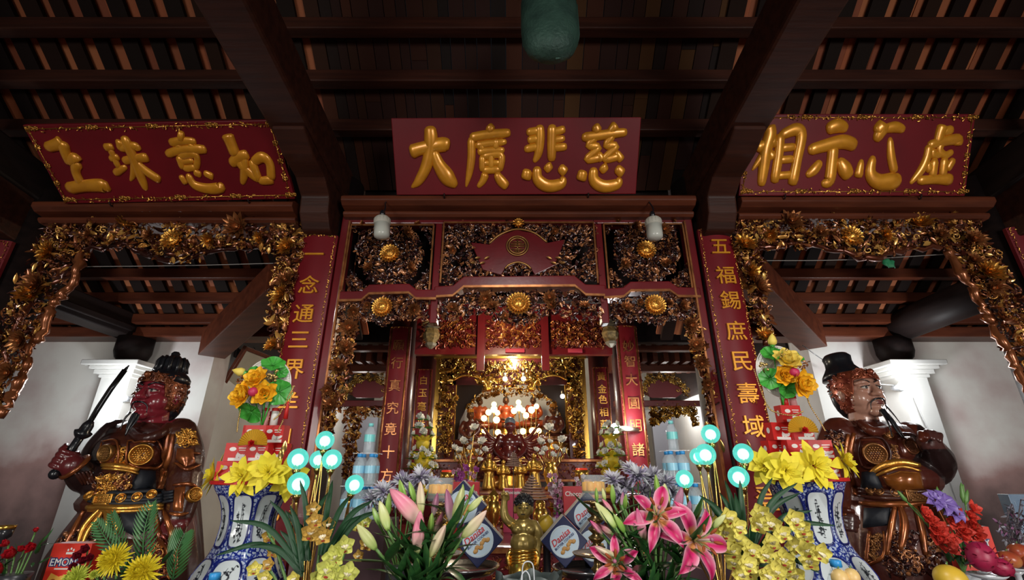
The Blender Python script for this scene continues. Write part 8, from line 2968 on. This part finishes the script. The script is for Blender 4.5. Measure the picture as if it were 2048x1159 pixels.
def plate(px, py, rpx, Yp, label, m=VWHITE, z0=1.08):
    c = P(px, py, Yp)
    r = rpx * MPP(py, Yp)
    t = thing('fruit_plate', label, 'plate', (c.x, Yp, z0), 'footed fruit plates')
    build('plate', MB().add(lathe([(r * .4, -.012), (r * .8, -.006), (r, .004), (r * .98, .006), (r * .75, -.002), (1e-3, -.004)], 32), TM(c)), m, t)
    build('foot', MB().add(lathe([(r * .5, 0), (r * .45, .01), (r * .15, .04), (r * .15, c.z - z0 - .03), (r * .4, c.z - z0 - .012)], 20), TM((c.x, Yp, z0))), m, t)
plate(1975, 1150, 32, YF + .02, 'pale plate under the dragon fruits at the right corner')
fruit('dragon_fruit', 1962, 1112, YF, .047, DRAG, 'larger dragon fruit in front of the right biscuit carton', 'dragon fruits', True, (1, .9, 1.1))
fruit('dragon_fruit', 2000, 1133, YF, .036, DRAG, 'smaller dragon fruit at the right end of the plate', 'dragon fruits', True, (1.2, 1, .9))
plate(2030, 1134, 36, 2.45, 'white plate of red apples at the right edge of the picture')
fruit('apple', 2018, 1118, 2.43, .042, APPLE, 'red and yellow apple at the front of the right-hand plate', 'apples at the right edge', False, (1.1, 1, .85))
fruit('apple', 2040, 1106, 2.47, .045, APPLE, 'red apple at the back of the right-hand plate', 'apples at the right edge', False, (1.05, 1, .95))
fruit('apple', 2062, 1122, 2.44, .042, APPLE, 'apple cut by the right edge of the picture', 'apples at the right edge')
p = P(1900, 1156, 1.9)
fruit('mango', 1902, 1158, 1.88, .046, MANGO, 'yellow mango at the foot of the gladiolus vase', None, False, (1.15, 1, 1))
fruit('pear', 1680, 1156, 1.75, .026, PALEF, 'pale yellow pear right of the large orchid plant, left one of two', 'pale pears', False, (1, 1, 1.1))
fruit('pear', 1704, 1153, 1.75, .024, PALEF, 'pale yellow pear right of the large orchid plant, right one of two', 'pale pears', False, (1, 1, 1.1))
mb = MB()
for nm, px0, px1, Yp, z, lab in (('block', 1665, 1720, 1.75, P(0, 1172, 1.75).z, 'dark stand under the two pale pears'), ('block', 1880, 1925, 1.88, P(0, 1180, 1.88).z, 'dark stand under the mango by the gladiolus vase')):
    a, c = P(px0, 1165, Yp), P(px1, 1165, Yp)
    x0_, x1_ = a.x, c.x
    zb = Z1
    t_ = build('offering_stand', MB().add(box2((x0_, Yp - .04, zb), (x1_, Yp + .04, z))), DKTRAY, smooth=False, bevel=.004)
    tag(t_, lab, 'stand', 'dark stands under the fruit')
c = P(430, 1150, 1.85)
bottle(c.x, 1.85, P(430, 1146, 1.85).z - .148 * 1.35, 'water bottle with a blue cap at the foot of the left vase', 'water bottles beside the vases', s=1.35)
zb_l = P(430, 1146, 1.85).z - .148 * 1.35
tag(build('offering_stand', MB().add(box2((c.x - .05, 1.80, Z1), (c.x + .05, 1.90, zb_l - .001))), DKTRAY, smooth=False), 'dark stand under the blue-capped bottle by the left vase', 'stand', 'dark stands under the fruit')
c = P(1671, 1124, 1.85)
zb_r = P(1671, 1120, 1.85).z - .148 * 1.35
bottle(c.x, 1.85, zb_r, 'water bottle with a blue cap at the foot of the right vase', 'water bottles beside the vases', s=1.35)
tag(build('offering_stand', MB().add(box2((c.x - .05, 1.80, Z1), (c.x + .05, 1.90, zb_r - .001))), DKTRAY, smooth=False), 'dark stand under the blue-capped bottle by the right vase', 'stand', 'dark stands under the fruit')
# black and gold cup at the left edge
p = P(13, 1050, 2.3)
t = thing('lotus_cup', 'black cup with a gilt rim at the left edge above the red roses', 'cup', (p.x, 2.3, 1.08))
h = p.z - 1.08
build('cup', MB().add(lathe([(.05, 0), (.045, .01), (.015, .03), (.013, h - .06), (.03, h - .045), (.034, h - .012)], 18), TM((p.x, 2.3, 1.08))), DKTRAY, t)
build('gilt_rim', MB().add(lathe([(.034, h - .014), (.036, h), (.031, h), (.030, h - .014)], 18), TM((p.x, 2.3, 1.08))), GOLDB, t)
# frosted twigs and blue package at the right edge
YT = 2.55
b = P(2040, 1120, YT)
t = thing('frosted_twig_bunch', 'frosted grey and purple twigs at the right edge behind the apple plate', 'flowers', (b.x, YT, 1.08))
build('vase', MB().add(lathe([(.05, 0), (.06, .03), (.05, .12), (.055, .14), (.045, .14)], 16), TM((b.x, YT, 1.08))), VASEM, t)
rnd = random.Random(12)
mb, lf = MB(), MB()
for i in range(16):
    q = P(rnd.uniform(1995, 2075), rnd.uniform(985, 1060), YT + rnd.uniform(-.06, .06))
    s0 = Vector((b.x, YT, 1.20))
    pts = smooth_path([s0, s0 * .5 + q * .5 + Vector((rnd.gauss(0, .02), 0, .02)), q], 5)
    mb.add(tube(pts, .0028, 5))
    for k in range(10):
        p = Vector(pts[rnd.randrange(3, len(pts))])
        lf.add(leaf(.03, .012, .2, .2, 4), aim(p, (rnd.gauss(0, 1), rnd.gauss(0, 1), rnd.gauss(0, .6)), rnd.uniform(0, 6)))
build('twigs', mb, mat('dark_twig', (0.08, 0.06, 0.07), .6), t)
build('frosted_leaves', lf, mat('frosted_leaf', (0.20, 0.18, 0.24), .5, island=[(0.20, 0.19, 0.26), (0.10, 0.09, 0.12), (0.24, 0.10, 0.20), (0.34, 0.34, 0.40)]), t)
a, c = P(2016, 988, 2.74), P(2062, 1080, 2.74)
tag(build('blue_package', MB().add(box2((a.x, 2.74, 1.08), (a.x + .19, 2.80, a.z))).add(box2((a.x + .02, 2.738, a.z - .06), (a.x + .17, 2.741, a.z - .03))), mat('pale_blue_wrap', (0.13, 0.20, 0.30), .35, color2=(0.20, 0.27, 0.36), scale=12), smooth=False, bevel=.006),
    'tall pale blue package behind the frosted twigs', 'package')
ZS = 1.08
tag(build('side_shelf', MB().add(box2((2.62, 2.62, 0), (3.5, 2.92, 1.08))), LACQD, smooth=False), 'dark shelf under the blue package at the right edge', 'shelf')

# grey plastic bag with cord handles at the foot of the child Buddha
YBG = 1.70
c = P(1055, 1159, YBG)
t = thing('carrier_bag', 'grey-green crumpled bag with white cord handles at the bottom centre', 'bag', (c.x, YBG, Z1))
rnd = random.Random(2)
v, n, m = [], 26, 8
zt_b = P(0, 1146, YBG).z
for j in range(m):
    z = Z1 + (zt_b - Z1) * j / (m - 1)
    for i in range(n):
        a = 2 * PI * i / n
        w = .075 + .015 * math.sin(5 * a + j) + rnd.gauss(0, .004)
        v.append((c.x + w * 1.25 * math.cos(a), YBG + w * .55 * math.sin(a), z + (rnd.uniform(-.012, .012) if j == m - 1 else 0)))
build('bag', MB().add((np.array(v), grid_faces(n, m, True))), mat('grey_green_plastic', (0.07, 0.09, 0.085), .3, color2=(0.14, 0.17, 0.17), scale=14), t)
mb = MB()
for x0_, x1_, yt in ((1046, 1066, 1122), (1044, 1058, 1141)):
    mb.add(tube(smooth_path([P(x0_ - 2, 1165, YBG - .05), P(x0_, yt + 8, YBG - .05), P((x0_ + x1_) / 2, yt, YBG - .05), P(x1_, yt + 8, YBG - .05), P(x1_ + 3, 1165, YBG - .05)], 6), .0022, 6))
build('cord_handle', mb, VWHITE, t)

# ------------------------------------------------------------------ hanging things
for i, (px, ytop, ybot, tilt, lab) in enumerate(((765, 430, 477, .04, 'unlit white bulb hanging at the left of the carved screen'), (1305, 432, 480, -.06, 'unlit white bulb hanging at the right of the carved screen'))):
    Yh = 2.74
    a, c = P(px, ytop, Yh), P(px + (-2 if i == 0 else 6), ybot, Yh)
    t = thing('hanging_bulb', lab, 'lamp', c, 'unlit bulbs on the lintel')
    d = (a - c)
    L = d.length
    r = 15.5 * MPP(455, Yh)
    M = aim(c, d)
    build('bulb', MB().add(lathe([(1e-3, 0), (r * .6, .004), (r * .93, .016), (r, .032), (r, L * .62)], 24), M), mat('frosted_bulb', (0.62, 0.64, 0.58), .3, coat=.3), t)
    mb = MB().add(lathe([(r * 1.02, L * .60), (r * 1.06, L * .64), (r * 1.04, L * .82), (r * .8, L * .90), (r * .3, L * .95)], 24), M)
    for k in range(16):
        a_ = 2 * PI * k / 16
        mb.add(box(r * 1.04 * math.cos(a_), r * 1.04 * math.sin(a_), L * .73, .003, .003, L * .16), M)
    build('ribbed_collar', mb, mat('bulb_collar', (0.56, 0.55, 0.48), .5), t)
    top = P(px + 6 if i == 0 else px - 6, 405, 2.82)
    build('cord', MB().add(tube(smooth_path([Vector(a) + Vector((0, 0, -.005)), a * .5 + top * .5 + Vector((.012, -.01, 0)), top, top + Vector((.01, .03, .03))], 6), .0055, 6)), BLK, t)
    build('holder', MB().add(lathe([(r * .38, L * .93), (r * .34, L * 1.12), (r * .2, L * 1.2)], 14), M), BLK, t)
# verdigris bell
Yv = 1.75
c = P(1102, 118, Yv)
R = 58 * MPP(80, Yv)
t = thing('hanging_bell', 'rounded verdigris bronze bell hanging at the top of the picture', 'bell', c)
VERD = mat('verdigris', (0.055, 0.125, 0.095), .55, .3, color2=(0.030, 0.070, 0.056), scale=9, bump=.5, bscale=60)
zr = c.z
build('bell_body', MB().add(lathe([(1e-3, 0), (R * .45, .008), (R * .8, .05), (R * .96, .11), (R, .18), (R, .40), (R * .92, .50), (R * .6, .56), (1e-3, .57)], 36), TM((c.x, Yv, zr), None, (1, .62, 1))), VERD, t)
build('seam', MB().add(tube([(c.x + R * 1.0 * math.sin(a) * (1 if abs(math.cos(a)) < 2 else 1), Yv - .0, zr + .19 - .19 * math.cos(a)) for a in np.linspace(.15, PI / 2, 14)] + [(c.x + R, Yv, zr + .40)], .006, 6)), mat('light_verdigris', (0.07, 0.15, 0.12), .5, .3), t)
build('loop', MB().add(tube([(c.x + .04 * math.cos(a), Yv, zr + .57 + .05 * math.sin(a)) for a in np.linspace(0, PI, 11)], .012, 8)).add(tube([(c.x, Yv, zr + .60), (c.x, 1.78, roof_z(1.78) - .10)], .008, 8)), VERD, t)
# picture leaning out from the inner left wall
a, b_, d_, e_ = P(493, 692, 4.72), P(430, 790, 4.72), None, None
w = Vector((.06, .62, 0))
t = thing('picture_frame', 'framed picture tilted out from the wall behind the left flower spray', 'picture', b_)
zv = (a - b_)
nrm = zv.cross(w).normalized()
M = frame_mat(b_, w, zv)
Wd, Hd = w.length, zv.length
build('mat_board', MB().add(box2((.03, -.004, .03), (Wd - .03, .004, Hd - .03)), M), mat('aged_paper', (0.40, 0.37, 0.29), .6, color2=(0.46, 0.44, 0.36), scale=3), t, smooth=False)
mb = MB()
for q0, q1 in (((0, -.02, 0), (Wd, .02, .04)), ((0, -.02, Hd - .04), (Wd, .02, Hd)), ((0, -.02, 0), (.04, .02, Hd)), ((Wd - .04, -.02, 0), (Wd, .02, Hd))):
    mb.add(box2(q0, q1), M)
build('frame', mb, WOODR, t, smooth=False, bevel=.004)
build('hanging_wire', MB().add(tube([M @ Vector((Wd * .5, .02, Hd * .9)), (-2.97, 5.05, 2.95)], .003, 5)), BLK, t)
# wires and the green rag
WIRE = mat('grey_wire', (0.34, 0.32, 0.30), .5)
def wire(pts, label, r=.003, m=WIRE):
    q = [P(*p[:2], p[2]) for p in pts]
    tag(build('stretched_wire_cord', MB().add(tube(smooth_path(q, 5), r, 5)), m), label, 'wire')
wire([(122, 533, 3.04), (350, 531, 3.02), (556, 526, 3.04)], 'thin wire stretched under the left carved portal')
wire([(1506, 521, 3.04), (1700, 519, 3.02), (1924, 506, 3.04)], 'thin wire stretched under the right carved portal')
wire([(1605, 690, 4.1), (1640, 715, 4.2), (1682, 742, 4.3)], 'wire running from the valley rafter down behind the pale-faced guardian', .004, BLK)
wire([(1826, 790, 4.17), (1843, 830, 4.17), (1862, 870, 4.17), (1890, 940, 4.2), (1915, 1010, 4.24)], 'cable hanging from the bulb on the right pier', .005, mat('pale_cable', (0.45, 0.45, 0.45), .5))
wire([(1755, 767, 4.2), (1790, 770, 4.18), (1812, 772, 4.17)], 'short pale wire running to the bulb on the right pier', .003, MATS['pale_cable'])
c = P(1775, 520, 3.0)
mb = MB()
rnd = random.Random(3)
v = []
for j in range(5):
    for i in range(6):
        v.append((c.x - .035 + .014 * i + .006 * math.sin(j * 2), 3.0 + .012 * math.sin(i * 1.9 + j), c.z + .012 - .016 * j - .002 * i))
o = build('green_rag', MB().add((np.array(v), grid_faces(6, 5))), mat('green_cloth', (0.02, 0.22, 0.09), .6))
md = o.modifiers.new('thick', 'SOLIDIFY')
md.thickness = .003
tag(o, 'small green rag hung over the wire under the right carved portal', 'cloth')
# the two pier bulbs themselves
for s, loc in (('left', (-3.46, 4.10, 2.20)), ('right', (3.49, 4.10, 2.30))):
    L = Vector(loc)
    t = thing('pier_bulb', 'lit white bulb fixed on the ' + s + ' plaster pier', 'lamp', L, 'bulbs on the plaster piers')
    build('bulb', MB().add(sphere(14, 10, .035), TM(L)), mat('lit_bulb', (1, 1, 1), .3, emit=(.95, .98, 1), estr=30.0), t)
    build('socket', MB().add(tube([L + Vector((0, .03, 0)), L + Vector((0, .10, .0)), L + Vector((-.10 if s == 'left' else .10, .14, 0))], [.02, .024, .028], 12)), VWHITE, t)
